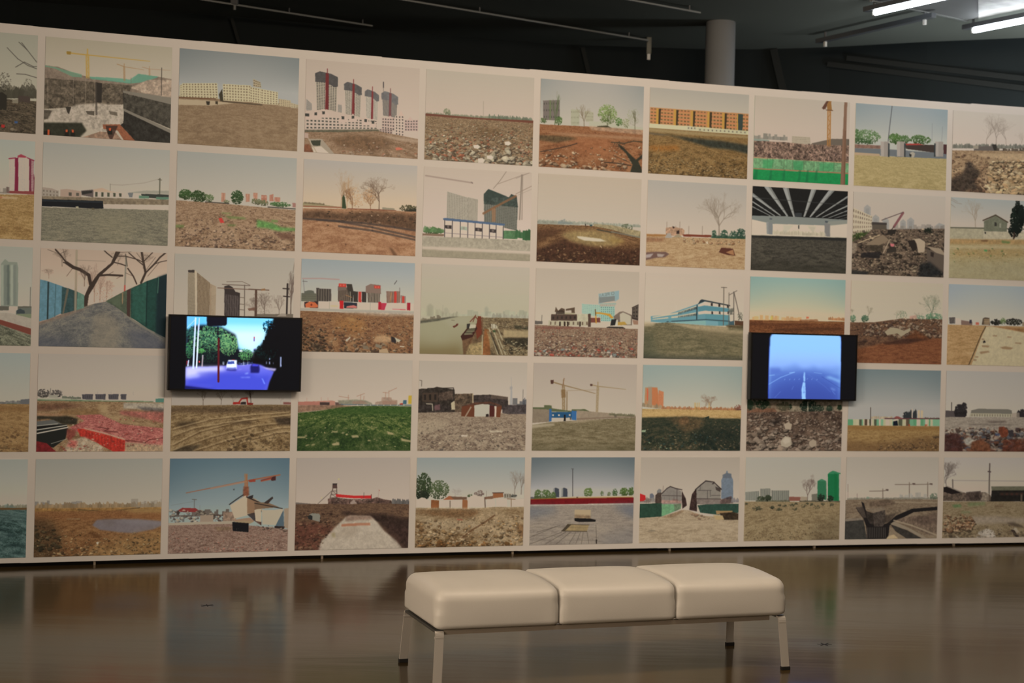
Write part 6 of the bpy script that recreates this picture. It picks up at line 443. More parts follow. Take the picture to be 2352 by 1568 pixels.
PRINTS[6,4]=('photograph of shattered gabled blocks behind green hoardings with a hazy tower, bottom row',
 [['S',[160,146,130],[178,162,144],488],['P',[112,118,124],[818,492,816,268,827,242,832,209,860,196,865,163,876,160,882,189,915,196,918,229,936,269,941,493],1,0,.1],['P',[96,98,102],[826,209,865,183,917,196,920,249,827,248],.7],['P',[104,104,108],[97,432,119,420,141,446,143,511,99,517]],['P',[110,106,102],[168,394,189,368,212,381,214,486,170,498],.8],['B',[130,120,110],0,522,159,524,77.7,'t',.7],['F',[[110,90,78]],81,503,44.9,32.4,76,6.3,.5],['P',[78,64,56],[154,537,152,446,179,414,213,414,215,551],1,0,.3],['P',[176,44,44],[-25,516,-25,412,53,445,59,490,38,510]],['L',[130,110,100],4.5,[231,336,226,408],1],['P',[130,120,110],[215,551,215,427,256,388,278,363,305,343,362,370,413,403,418,547],1,0,.08],['L',[66,56,52],9,[215,427,267,366,300,343,356,367,418,383],1],['L',[84,74,68],5.6,[219,447,414,455],1],['L',[84,74,68],5.6,[368,383,371,540],1],['W',[130,120,110],[104,94,88],[219,460,364,461,365,539,221,538],3,1,.08,1,1],['P',[60,46,42],[418,396,436,436,459,488,472,567,428,606,417,488],1,0,.5],['P',[120,90,80],[325,487,381,494,382,520,326,519],.5],['P',[64,48,44],[496,620,505,541,520,436,558,371,569,385,575,640],1,0,.5],['P',[134,124,112],[564,371,613,319,657,280,703,280,760,333,812,373,812,492,569,489],1,0,.06],['L',[56,48,46],10.1,[553,384,602,332,657,280,737,294,818,380],1],['P',[60,50,48],[738,320,748,287,737,296,715,320]],['P',[60,50,46],[755,347,812,373,808,413,762,386],.8],['L',[76,68,64],5.6,[581,391,716,392],.8],['L',[76,68,64],5.6,[677,392,679,491],.8],['L',[76,68,64],5.6,[602,345,601,391],.8],['L',[76,68,64],5.6,[718,452,809,452],.8],['L',[76,68,64],5.6,[705,392,707,465],.8],['P',[126,112,102],[569,489,812,492,811,558,573,555],1,0,.2],['L',[70,60,56],6.7,[569,489,815,495],1],['P',[78,60,56],[810,505,923,460,942,546,811,558],.8,1,.5],['B',[130,122,120],924,532,998,533,64.8,'t',.7],['P',[48,70,56],[-30,542,221,538,221,694,164,713,-27,710],1,0,.2],['P',[110,146,108],[218,551,338,552,356,631,307,656,221,694],1,0,.15],['P',[104,118,92],[338,552,416,547,412,605,351,637],1,0,.25],['P',[176,132,116],[214,499,415,514,416,540,215,538],.6,1,.3],['P',[52,74,62],[579,568,675,556,1025,553,1025,653,950,672,791,683,609,654],1,0,.2],['G',[[140,120,96],[162,142,116],[174,154,128]],[-32,710,219,694,440,619,496,626,632,687,1025,745,1026,1167,-31,1143],.8,6,None,1,0],['P',[136,110,84],[219,707,429,619,440,638,330,709],.8,2,.4],['R',[[130,100,78],[160,130,104]],[485,619,632,687,724,728,566,725],67,15.7,15.7,.4],['P',[150,122,86],[767,634,938,636,939,678,774,676]],['P',[62,50,38],[807,663,950,652,1025,679,1025,745,838,743],1,1,.5],['P',[170,146,108],[740,686,836,690,855,740,769,742]],['P',[120,106,88],[76,867,122,846,167,856,156,865],.8,1],['P',[176,156,130],[276,786,499,751,725,767,1025,798,1025,838,277,825],.4,6]])
PRINTS[7,4]=('photograph of two green netted towers beyond a sandy plot with scrub tufts, bottom row',
 [['S',[158,150,136],[170,158,140],525],['W',[128,124,110],[100,98,90],[185,377,266,384,264,524,188,523],5,1,.35,1,1],['W',[130,126,112],[102,100,90],[275,404,422,398,425,519,278,517],9,1,.4,1,1],['P',[128,84,70],[436,472,582,480,577,527,437,525]],['P',[150,134,112],[582,473,652,480,653,534,583,533]],['W',[130,126,112],[104,102,92],[157,376,261,374,264,517,160,516],6,1,.35,1,1],['W',[134,130,116],[108,106,96],[3,415,146,403,149,516,5,515],8,1,.4,1,1],['W',[130,126,112],[102,100,90],[273,397,459,399,461,519,276,517],9,1,.4,1,1],['F',[[56,62,44]],171,496,40.8,29.1,95,8,.9],['F',[[50,56,42]],246,490,29.2,37.1,95,8,.9],['B',[90,88,70],114,528,461,532,23.8,'t',.8],['F',[[56,62,46]],239,490,29.2,37.1,95,8,.9],['T',[96,78,70],653,534,278.1,140,9,.9],['P',[110,104,90],[698,447,792,435,795,536,700,535]],['W',[56,108,76],[44,88,62],[754,286,848,287,856,516,759,508],7,20,.4,.4,1],['P',[70,120,90],[760,286,777,273,800,262,824,273,846,287]],['W',[36,110,68],[24,70,48],[863,199,982,193,990,531,870,523],8,26,.4,.4,1],['P',[60,120,84],[863,203,881,182,916,163,946,172,1025,204]],['P',[30,100,60],[929,193,962,200,966,524,936,517],.7],['F',[[40,46,36]],799,488,37.3,46.4,114,8,.9],['F',[[38,48,36]],897,502,32.7,37.1,95,8,.9],['B',[80,74,58],571,537,996,544,21.2,'t',.8],['G',[[112,94,70],[138,118,88],[150,132,102]],[-25,528,1025,544,1035,1191,-25,1169],1.1,3.5,None,1,0],['F',[[62,62,48],[84,80,60]],287,603,28,18.5,26,6.5,.9],['F',[[62,62,48],[84,80,60]],362,575,16.8,11.1,26,6.5,.9],['F',[[62,62,48],[84,80,60]],415,585,25.2,16.7,26,6.5,.9],['F',[[62,62,48],[84,80,60]],357,628,33.6,22.2,26,6.5,.9],['F',[[62,62,48],[84,80,60]],496,576,25.2,16.7,26,6.5,.9],['F',[[62,62,48],[84,80,60]],536,559,16.8,11.1,26,6.5,.9],['F',[[62,62,48],[84,80,60]],526,622,28,18.5,26,6.5,.9],['F',[[62,62,48],[84,80,60]],613,587,30.8,20.4,26,6.5,.9],['F',[[62,62,48],[84,80,60]],653,560,16.8,11.1,26,6.5,.9],['F',[[62,62,48],[84,80,60]],701,570,25.2,16.7,26,6.5,.9],['F',[[62,62,48],[84,80,60]],754,602,39.2,26,26,6.5,.9],['F',[[62,62,48],[84,80,60]],819,569,22.4,14.8,26,6.5,.9],['F',[[62,62,48],[84,80,60]],913,577,25.2,16.7,26,6.5,.9],['F',[[62,62,48],[84,80,60]],109,612,39.2,26,26,6.5,.9],['F',[[62,62,48],[84,80,60]],16,554,14,9.3,26,6.5,.9],['F',[[62,62,48]],150,612,32.7,23.8,38,7.2,.9],['F',[[62,62,48]],283,603,21,15.9,26,6.5,.9],['F',[[70,68,50]],359,628,25.7,15.9,26,6.5,.9],['R',[[104,86,64],[150,130,100],[84,70,52]],[8,680,999,666,1007,1031,15,1012],945,3.5,7,.4],['P',[84,72,54],[719,824,1025,693,1032,1049,664,1043],.35,20]])
PRINTS[8,4]=('photograph of branching excavation trenches with distant cranes, bottom row',
 [['S',[156,144,128],[172,158,140],508],['L',[110,94,80],8.5,[400,507,397,398],1],['L',[104,88,76],7.3,[253,414,397,412,457,401],.8],['P',[90,74,66],[427,390,457,390,458,412,434,409]],['L',[110,94,80],6,[397,385,397,412],1],['L',[110,94,80],8.5,[688,496,684,320],1],['L',[104,88,76],7.3,[528,333,684,334,747,329],.8],['P',[90,74,66],[716,318,747,318,747,340,723,337]],['L',[110,94,80],6,[683,307,684,334],1],['L',[110,94,80],8.5,[889,484,885,318],1],['L',[104,88,76],7.3,[747,334,885,332,937,330],.8],['P',[90,74,66],[906,318,937,319,937,341,913,338]],['L',[110,94,80],6,[885,305,885,332],1],['P',[170,70,60],[-26,328,-25,288,-25,295,-25,328]],['P',[70,66,66],[-25,382,-25,385,-25,423,-25,420]],['P',[190,176,160],[-25,423,33,426,35,491,-25,491]],['L',[120,100,90],4.8,[19,328,23,491],1],['L',[120,100,90],4.8,[120,444,122,505],1],['B',[120,112,96],17,511,1002,511,24.3,'t',.8],['B',[140,134,122],580,495,861,497,67.6,'b',.4],['F',[[96,104,84]],958,484,48.4,40.6,95,7.5,.8],['P',[96,120,100],[225,479,255,486,250,506,220,506],.6],['G',[[96,80,64],[120,102,82],[134,116,94]],[-25,518,304,513,1028,519,1043,1213,-25,1192],1,3,None,1,0],['P',[150,132,108],[533,542,1029,553,1029,567,534,560],.6,1],['P',[92,76,62],[256,547,460,515,546,563,426,603,258,601],.8,2,.4],['P',[36,32,30],[167,539,197,560,217,642,248,696,310,792,383,834,455,808,549,714,718,633,1025,608,1025,650,743,675,551,782,480,836,471,972,435,1037,243,1034,227,846,195,750,140,668,109,614,186,621]],['P',[82,70,60],[108,607,186,601,205,655,225,737,189,737,139,655],.9,1,.3],['P',[120,104,86],[246,628,420,610,427,644,295,683],1,0,.15],['P',[74,64,56],[295,683,427,644,436,780,407,848,311,847],1,0,.5],['P',[56,48,42],[223,655,295,683,311,833,262,805,231,737],1,0,.5],['P',[110,94,76],[439,644,548,645,718,633,549,714,454,781],.9,1,.4],['P',[64,54,46],[428,712,549,686,479,795,419,808],.8,2,.4],['L',[120,108,94],6,[240,860,245,982],.6],['L',[120,108,94],6,[259,860,264,982],.6],['L',[120,108,94],6,[278,860,283,983],.6],['L',[120,108,94],6,[297,860,302,983],.6],['L',[120,108,94],6,[316,861,322,983],.6],['L',[120,108,94],6,[336,861,341,984],.6],['L',[120,108,94],6,[355,861,360,984],.6],['L',[120,108,94],6,[374,861,379,984],.6],['L',[120,108,94],6,[393,862,398,985],.6],['L',[120,108,94],6,[413,862,418,985],.6],['L',[120,108,94],6,[432,862,437,985],.6],['P',[120,106,90],[-25,755,177,736,190,771,-25,788],1,1,.15],['P',[62,58,52],[-25,782,196,764,243,1025,-25,1025],1,0,.25],['P',[134,118,98],[491,815,527,788,600,824,711,880,934,1025,897,1032,675,893,504,836]],['P',[60,54,48],[491,822,675,900,897,1038,714,1035,542,905],1,0,.25],['P',[110,92,76],[527,782,623,742,793,716,1034,774,1038,967,921,966,710,853,588,810],1,1,.35],['L',[150,132,108],14.5,[526,775,722,839,1007,967],.8],['P',[84,68,58],[708,743,1031,677,1035,815,820,827],.6,4,.4],['P',[172,148,114],[411,1044,470,965,530,948,604,1025,678,1048],1,1,.1]])
PRINTS[9,4]=('photograph of a dark shed, a utility pole and stony wasteland, bottom row at right edge',
 [['S',[156,144,130],[172,158,140],487],['T',[96,84,74],30,374,317.4,249.7,9,.8],['T',[90,78,70],16,319,262.2,224.8,8,.8],['L',[100,88,78],12.5,[99,278,110,534],1],['L',[110,98,88],5,[89,285,904,296,1999,299],.6],['L',[90,78,70],15,[509,77,509,293],1],['L',[104,92,80],17.5,[509,293,512,543],1],['L',[80,68,62],12.5,[493,174,521,178],1],['P',[84,70,58],[-25,360,92,382,254,445,464,432,528,474,542,550,-25,540],.95,0,.6],['P',[36,30,28],[-25,374,42,361,192,437,93,458,-25,416]],['L',[130,116,100],10,[30,354,216,437],1],['P',[70,58,50],[253,431,414,418,436,543,256,542],.9,1,.5],['P',[150,134,114],[440,432,508,439,511,543,417,550],.6,2,.3],['P',[98,92,74],[532,362,905,361,2025,360,2027,417,539,411],1,0,.12],['P',[38,34,30],[539,411,2027,417,2030,560,530,550],1,0,.3],['W',[50,42,36],[66,44,36],[627,439,907,441,908,476,628,474],5,1,.5,.8,1],['P',[90,76,62],[867,462,886,462,888,553,869,553]],['G',[[104,88,64],[126,108,82],[138,120,94]],[-25,547,2030,560,2046,1251,-25,1214],1,3,None,1,0],['P',[74,104,64],[96,589,195,583,208,618,122,624],.7,3,.3],['P',[92,108,70],[269,563,467,557,468,592,282,611],.6,4,.3],['P',[96,110,76],[197,666,321,674,297,695,210,691],.5,3],['P',[90,70,50],[568,599,694,600,657,628,581,625],.5,3],['P',[140,124,106],[322,736,597,732,786,755,915,756,2035,768,2038,868,724,824,349,834],.8,5,.15],['R',[[130,96,68],[96,68,50],[156,130,100]],[7,706,297,722,374,820,302,917,12,927],270,17.5,27.5,.6],['P',[72,60,50],[712,824,787,811,889,854,918,883,801,867],.7,3],['P',[150,134,112],[776,888,827,882,920,1025,921,1048]],['P',[60,48,42],[764,909,802,909,893,1048,855,1047]],['P',[158,144,126],[366,1047,401,932,500,885,576,920,616,1051],1,2,.2],['P',[150,136,118],[81,1025,167,970,230,1045,82,1042],.8,2,.2],['R',[[120,100,76],[84,70,54]],[10,844,917,841,2012,854,2017,1054,14,1023],270,10,17.5,.4]])
SCREENS['big']=[['S',[6,5,7],[6,5,7],746],['P',[120,210,255],[118,-6,788,0,794,460,118,483],1,2],['P',[205,240,255],[388,143,738,128,730,295,689,371,634,511,524,413],1,12],['P',[170,235,250],[377,106,758,108,728,184,378,180],.7,8],['P',[90,190,255],[123,-1,264,-3,266,129,119,117],.8,6],['P',[110,170,255],[118,-1,194,14,154,98,120,172],.4,6],['L',[190,220,255],4.6,[122,154,189,28],.8],['P',[12,18,26],[115,209,175,124,245,112,378,134,491,239,514,432,608,503,635,604,120,693],1,4],['F',[[84,138,96],[110,164,108],[56,104,80],[40,80,66]],298,311,153.8,182.3,798,10.8,.85],['F',[[96,150,96],[120,170,110],[60,110,80]],441,379,66.6,155,418,8.9,.85],['F',[[50,100,90],[30,70,70]],155,234,46.1,91.2,171,8.9,.8],['F',[[60,120,80],[36,80,60]],142,463,30.8,109.4,171,8.3,.8],['F',[[90,150,90],[60,110,70]],571,513,56.4,82,266,6.4,.9],['F',[[18,30,30],[30,60,50]],290,531,82,100.3,228,8.3,.8],['F',[[80,150,80]],228,469,35.9,31.9,76,6.4,.8],['P',[110,110,220],[115,693,302,683,425,666,599,624,692,649,797,739,743,1025,434,1025,118,959],1,2],['P',[205,205,250],[115,693,302,683,404,676,426,749,329,761,117,849],.9,6],['P',[60,70,200],[117,867,253,827,405,749,611,744,797,739,743,1025,439,1025,118,954],.9,10],['P',[70,80,200],[212,764,303,752,354,778,283,808,202,801],.6,6],['P',[180,190,255],[137,812,222,796,223,828,127,853],.7,5],['P',[190,200,255],[502,728,548,708,538,718],.6,2],['P',[150,170,255],[534,825,612,818,612,829,550,833],.7,2],['P',[160,190,255],[570,773,595,758,598,772,575,782],.8,2],['P',[120,150,255],[700,834,710,839,732,917,722,917],.8,1],['P',[30,36,150],[118,940,459,1025,118,1025],.7,5],['P',[100,110,230],[610,707,692,649,797,739,767,795,663,817],.4,8],['L',[205,225,255],12.3,[184,23,175,710],1],['L',[220,235,255],11.3,[209,113,200,700],1],['L',[190,210,255],8.2,[212,22,209,223],1],['L',[200,180,190],10.3,[245,533,242,680],.8],['P',[220,60,60],[214,608,225,607,226,635,216,635]],['P',[200,210,240],[134,601,144,596,140,683,128,688],.9],['P',[160,30,50],[122,611,132,610,127,665,122,666],.8],['P',[10,12,26],[267,-3,422,-11,422,95,411,116,281,131,271,111],1,1],['L',[14,14,24],5.1,[356,125,357,217],1],['L',[20,16,26],13.3,[356,199,357,236],1],['L',[84,22,28],15.4,[363,300,369,889],1],['P',[84,22,30],[358,861,378,861,367,903]],['P',[225,235,255],[427,657,442,587,506,590,506,710,466,725,428,712],1,1],['P',[60,80,160],[437,610,485,604,488,641,435,647]],['P',[80,90,190],[428,693,504,691,502,724,430,723],.8,1],['P',[30,30,110],[428,716,505,719,502,738,431,735],.8,2],['L',[230,60,60],3.1,[470,586,490,588],1],['P',[24,24,96],[612,670,630,637,677,645,685,705,681,760,613,762],1,2],['P',[70,70,220],[630,641,672,645,672,668,625,669],.9,1],['P',[180,190,240],[527,654,558,616,578,634,568,662,527,663],.6,2],['B',[40,50,90],514,653,629,632,36.5,'b',.8],['P',[230,240,255],[398,611,403,611,404,657,399,657],.7,1],['P',[230,240,255],[404,611,408,611,409,657,404,657],.7,1],['P',[230,240,255],[557,606,562,606,563,653,558,653],.7,1],['P',[230,240,255],[588,605,593,605,594,652,589,652],.7,1],['P',[235,240,255],[522,446,548,450,547,473,522,471],.9,1],['P',[110,80,160],[632,257,642,257,642,324,633,325],.9],['P',[230,70,60],[634,262,641,261,641,278,634,278]],['P',[70,40,130],[633,428,651,423,649,455,633,456],.8,1],['P',[5,7,12],[788,-14,1043,-1,1057,1038,744,1044,763,907,788,795,818,710,859,653,832,607,723,597,650,571,634,511,643,456,689,371,719,295,728,211,758,118],1,3],['P',[5,7,12],[702,611,817,608,818,738,766,702,713,648],.5,6],['F',[[20,70,90],[30,110,150],[8,20,30]],748,117,46.1,91.2,228,7.6,.85],['F',[[5,7,12]],790,199,51.3,145.8,228,11.4,1],['F',[[10,40,40],[6,16,16]],731,461,92.3,109.4,209,8.3,.7],['F',[[5,7,12]],761,367,61.5,155,171,12.7,.9],['P',[190,205,255],[842,533,852,532,854,686,844,686],.9,1],['P',[190,205,255],[757,600,764,600,765,637,757,637],.9,1],['P',[190,205,255],[733,601,738,601,739,638,734,638],.9,1],['P',[190,205,255],[788,609,792,609,792,636,788,637],.9,1],['P',[190,205,255],[756,554,764,554,764,577,756,577],.9,1],['P',[200,190,240],[693,667,734,685,813,696,813,710,803,734,740,708],.8,2],['P',[5,7,12],[841,672,1052,639,1057,1038,749,1044,768,879,798,757],1,2],['P',[5,7,12],[-63,-58,117,-10,115,666,116,1039,-52,1051],1,1],['P',[20,24,90],[115,954,459,1025,748,1025,749,1044,116,1057],.9,2]]
SCREENS['small']=[['S',[8,9,10],[8,9,10],670],['P',[30,60,230],[173,32,196,-7,827,-9,855,27,863,310,857,1025,161,1042,159,336],1,2],['P',[148,204,255],[168,50,180,10,202,-2,817,-3,844,6,852,49,855,310,855,1025,164,1037,164,370],1,2],['P',[150,190,255],[164,301,854,293,854,572,164,596],.75,18],['P',[138,176,255],[164,422,854,415,854,572,164,596],.7,12],['P',[118,156,232],[164,587,167,500,220,481,285,505,354,476,417,431,461,490,504,540,541,496,584,468,638,510,702,473,756,480,852,450,854,572],.45,7],['P',[96,134,212],[164,587,168,543,274,531,359,511,423,491,478,541,553,548,595,494,649,535,756,523,853,511,854,581],.5,7],['P',[86,116,205],[168,526,269,527,275,574,382,579,170,647],.8,5],['P',[78,110,200],[164,613,382,575,515,557,650,566,855,598,855,1025,164,1037,167,769],.85,8],['P',[64,88,175],[164,769,330,642,516,610,705,629,856,834,855,1025,164,1037],.8,22],['P',[56,74,158],[163,899,386,805,654,797,855,904,855,1025,164,1037],.7,20],['L',[130,175,245],7,[167,778,277,670,404,587],.7],['L',[150,200,255],6.4,[170,643,218,633],.6],['L',[150,200,255],6.4,[361,598,409,585],.7],['P',[150,205,255],[700,656,748,641,851,703,852,734,770,684],.85,4],['L',[130,175,240],4.3,[596,585,672,600],.7],['P',[130,170,240],[762,815,811,849,800,866,762,833],.7,3],['L',[110,150,230],4.3,[779,871,807,923],.6],['L',[90,120,205],4.3,[538,609,708,804,763,889],.5],['L',[130,170,240],4.8,[320,694,313,709],.7],['L',[130,170,240],4.8,[368,693,361,707],.7],['L',[130,170,240],4.8,[413,691,406,706],.7],['L',[130,170,240],4.8,[459,686,452,700],.7],['L',[130,170,240],4.8,[536,679,529,693],.7],['L',[130,170,240],4.8,[582,681,575,696],.7],['L',[130,170,240],4.8,[630,689,623,703],.7],['L',[110,145,225],3.2,[387,858,402,805],.7],['L',[100,135,215],3.7,[224,989,280,887],.6],['L',[50,66,150],4.8,[673,648,854,825],.5],['P',[150,200,255],[501,580,508,579,511,636,512,723,500,736,495,654],1,1],['P',[150,200,255],[492,741,513,740,520,888,522,1031,486,1032,480,846],1,1],['P',[90,120,210],[498,802,504,802,508,923,502,924],.6,1],['L',[70,100,190],3.2,[495,902,516,893],.7],['P',[8,10,14],[-79,-45,165,-54,159,336,162,1124,-60,1130],1,1],['P',[8,10,14],[852,-81,1066,-89,1089,1098,858,1104,856,310],1,1],['P',[30,50,190],[158,59,163,59,167,1037,161,1037],.5,1]]
def white(c, r):      # brightness of bare paper near this print, to turn seen colours into paint colours
    xs = np.interp(c, [0, 2, 5, 7, 9], [0, 1, 2, 3, 4]); T_ = np.array([[(166,148,131), (188,170,152), (203,184,168), (201,182,166), (192,172,157)], [(162,144,125), (178,160,142), (192,173,156), (186,167,151), (178,159,142)], [(158,140,121), (168,151,132), (178,160,142), (170,153,135), (162,145,126)]], float)
    i = min(int(xs), 3); f = xs-i; y = r/2.; j = min(int(y), 1); g_ = y-j
    v = (T_[j, i]*(1-f)+T_[j, i+1]*f)*(1-g_)+(T_[j+1, i]*(1-f)+T_[j+1, i+1]*f)*g_
    return np.array(lin(v))
def s2l(a): a = a/255.; return np.where(a > .04045, ((a+.055)/1.055)**2.4, a/12.92)
def l2s(a): return np.where(a > .0031308, 1.055*np.power(np.maximum(a, 1e-6), 1/2.4)-.055, a*12.92)
def image(name, rgb):
    h_, w_, _ = rgb.shape; im = bpy.data.images.new(name, w_, h_); px = np.ones((h_, w_, 4), np.float32); px[..., :3] = rgb[::-1]
    im.pixels.foreach_set(px.ravel()); im.update(); im.pack(); return im
def picture_mat(name, im, emit=0):
    M = bpy.data.materials.new(name); M.use_nodes = True; n = M.node_tree.nodes; l = M.node_tree.links; p = n['Principled BSDF']
    t = n.new('ShaderNodeTexImage'); t.image = im; t.extension = 'EXTEND'
    if emit:
        p.inputs['Base Color'].default_value = (.01, .01, .012, 1); p.inputs['Roughness'].default_value = .3; p.inputs['Specular IOR Level'].default_value = .15
        l.new(t.outputs[0], p.inputs['Emission Color']); p.inputs['Emission Strength'].default_value = emit
    else:
        l.new(t.outputs[0], p.inputs['Base Color']); p.inputs['Roughness'].default_value = .55; p.inputs['Specular IOR Level'].default_value = .25
    return M
for (c, r), (label, ops) in PRINTS.items():
    rgb = paint(ops, c+10*r+3); alb = np.clip((1.118 if r < 3 else 1.02)*np.power(s2l(rgb)/white(c, r)*.8, 1.12), 0, .88)
    M = picture_mat('photograph', image('photograph', l2s(alb)))
    s0 = S0+(c-5)*CELL; s1 = s0+CELL-GW; zt = Z0-(r-2)*PH; zb = zt-(PH-GH)
    bm = bmesh.new(); uvl = bm.loops.layers.uv.new('UVMap'); strip(bm, s0, s1, 5, zb, zt, .0006, .0030, uvl)
    q, a = wpt((s0+s1)/2, .0018); q.z = (zt+zb)/2; bmesh.ops.translate(bm, verts=bm.verts[:], vec=-q)
    o = link('photograph', bm, M, recalc=False); o.location = q; tag(o, label, 'photograph', 'grid of landscape photographs on the white wall')
# ---- wall monitors -------------------------------------------------------------
def monitor(s, rz_off, x0, x1, z0, z1, dep, scr, label, key, sw_, sh_, emit):
    q, a = wpt(s, 0); root = empty('wall_monitor', (q.x, q.y, (z0+z1)/2), a); tag(root, label, 'monitor', 'monitors hung over the photographs'); zc = (z0+z1)/2
    bm = bmesh.new(); box(bm, x0, x1, -dep, -.03, z0-zc, z1-zc, bev=.004); link('casing', bm, M_tv, root)
    bm = bmesh.new(); box(bm, x0+.12, x1-.12, -.031, -.0035, z0-zc+.09, z1-zc-.09, bev=.003); link('bracket', bm, M_dark, root)
    a0, a1, b0, b1 = scr; bm = bmesh.new(); uvl = bm.loops.layers.uv.new('UVMap'); nn = 2
    v = [bm.verts.new((x, -dep-.0015, z-zc)) for x, z in ((a0, b0), (a1, b0), (a1, b1), (a0, b1))]; f = bm.faces.new(v)
    for lp, uv in zip(f.loops, ((0, 0), (1, 0), (1, 1), (0, 1))): lp[uvl].uv = uv
    w_ = [bm.verts.new((x, -dep+.001, z-zc)) for x, z in ((a0, b0), (a1, b0), (a1, b1), (a0, b1))]
    for i in range(4): bm.faces.new((v[i], w_[i], w_[(i+1) % 4], v[(i+1) % 4]))
    bm.faces.new(w_[::-1])
    rgb = paint(SCREENS[key], 5, sw_, sh_); link('screen', bm, picture_mat('screen_picture', image('screen_picture', rgb/255.), emit), root, recalc=False)
    # thin bezel proud of the screen
    bm = bmesh.new(); e = .006
    for bx in ((x0, x1, z1-.013, z1), (x0, x1, z0, z0+.012), (x0, x0+.013, z0, z1), (x1-.013, x1, z0, z1)):
        box(bm, bx[0]+.001, bx[1]-.001, -dep-.004, -dep+.002, bx[2]-zc+.001, bx[3]-zc-.001)
    link('bezel', bm, M_tv, root); return root
monitor(-2.0025, 0, -.459, .444, 1.174, 1.685, .09, (-.446, .433, 1.183, 1.674), 'larger black monitor playing a tree-lined city street seen from a car', 'big', 440, 248, 1.25)
monitor(2.3597, 0, -.477, .428, 1.155, 1.669, .085, (-.468, .416, 1.166, 1.659), 'black monitor playing a blue foggy empty road with one white line', 'small', 400, 226, 1.05)
# ---- bench ---------------------------------------------------------------------
TH = R(19.3); bench = empty('bench', (.442, 7.205, 0), TH)
tag(bench, 'long white leather three-seat bench on flat chrome legs standing on the polished floor', 'bench')
def cushion(x0, x1, y0, y1, z0, z1, r, l_out, r_out):
    bm = bmesh.new(); bmesh.ops.create_grid(bm, x_segments=1, y_segments=1, size=1); bm.free(); bm = bmesh.new()
    bmesh.ops.create_cube(bm, size=2); bmesh.ops.subdivide_edges(bm, edges=bm.edges[:], cuts=19, use_grid_fill=True)
    cx, cy, cz = (x0+x1)/2, (y0+y1)/2, (z0+z1)/2; hx_, hy_, hz_ = (x1-x0)/2, (y1-y0)/2, (z1-z0)/2
    for v in bm.verts:
        u = v.co.copy(); warp = lambda t: math.copysign(abs(t)**.72, t)
        px_ = Vector((warp(u.x)*hx_, warp(u.y)*hy_, warp(u.z)*hz_)); rl = r*.45 if u.z < 0 else r
        rx = (r if (l_out if u.x < 0 else r_out) else .016)
        rr = min(rl, rx) if abs(u.x) > .99 and abs(u.y) < .8 else rl
        inner = Vector((max(-hx_+rx, min(hx_-rx, px_.x)), max(-hy_+rl, min(hy_-rl, px_.y)), max(-hz_+rl, min(hz_-rl, px_.z))))
        d = px_-inner
        e = Vector((d.x/rx, d.y/rl, d.z/rl)); L_ = e.length
        if L_ > 1e-6:
            e /= L_; mx_ = min(1.0, L_); d = Vector((e.x*rx, e.y*rl, e.z*rl))*mx_
        q_ = inner+d
        tx, ty, tz = q_.x/hx_, q_.y/hy_, q_.z/hz_
        if tz > 0: q_.z += .030*(1-.6*tx**4)*(1-ty**2)*tz
        q_.y += .006*math.copysign(1, ty)*(1-tx**2)*(1-tz**2)*abs(ty)
        if (tx < 0 and l_out) or (tx > 0 and r_out): q_.x += .006*math.copysign(1, tx)*(1-ty**2)*(1-tz**2)*abs(tx)
        v.co = q_+Vector((cx, cy, cz))
    return link('cushion', bm, M_bench, bench, smooth=True)
W2, D2 = .895, .277
for i in range(3):
    a = -W2+i*2*W2/3; cushion(a+(.0 if i == 0 else .0015), a+2*W2/3-(.0 if i == 2 else .0015), -D2, D2,  .262, .438, .048, i == 0, i == 2)
for sy in (-1, 1):
    bm = bmesh.new(); box(bm, -W2+.045, W2-.085, sy*(D2-.030)-.011, sy*(D2-.030)+.011, .2405, .2618, bev=.002); link('rail', bm, M_bar, bench)
for sx in (-1, 1):
    bm = bmesh.new(); X = sx*(W2-.022); box(bm, X-.020, X+.020, -D2+.022, D2-.022, .2500, .2616, bev=.002); link('crossbar', bm, M_dark_steel, bench)
    for sy in (-1, 1):
        bm = bmesh.new(); prof = []; y_t = sy*(D2-.022); y_b = sy*(D2+.012)      # flat bar: bends down from the crossbar and splays a little
        pts = [(y_t-sy*.012, .256), (y_t+sy*.002, .2545), (y_t+sy*.009, .249), (y_t+sy*.012, .240), (y_b, .016)]
        th = .009; ring = []
        for k, (y, z) in enumerate(pts):
            a_ = Vector(pts[max(k-1, 0)]); b_ = Vector(pts[min(k+1, len(pts)-1)]); t_ = (b_-a_).normalized(); nn = Vector((t_.y, -t_.x))*th/2
            ox = sx*.014*(1-z/.25)
            ring.append([bm.verts.new((X+ox-.020, y+nn.x, z+nn.y)), bm.verts.new((X+ox+.020, y+nn.x, z+nn.y)), bm.verts.new((X+ox+.020, y-nn.x, z-nn.y)), bm.verts.new((X+ox-.020, y-nn.x, z-nn.y))])
        for k in range(len(ring)-1):
            for j in range(4): bm.faces.new((ring[k][j], ring[k][(j+1) % 4], ring[k+1][(j+1) % 4], ring[k+1][j]))
        bm.faces.new(ring[0]); bm.faces.new(ring[-1][::-1])
        leg = link('leg', bm, M_chrome, bench)
        bm = bmesh.new(); box(bm, X+sx*.0135-.023, X+sx*.0135+.023, y_b-.010, y_b+.010, 0, .0175, bev=.002); link('foot_pad', bm, M_rubber, leg)
        bm = bmesh.new(); box(bm, X-.021+sx*.002, X+.021+sx*.002, y_t+sy*.012-.0065, y_t+sy*.012+.0065, .226, .234, bev=.001); link('collar', bm, M_chrome, leg)
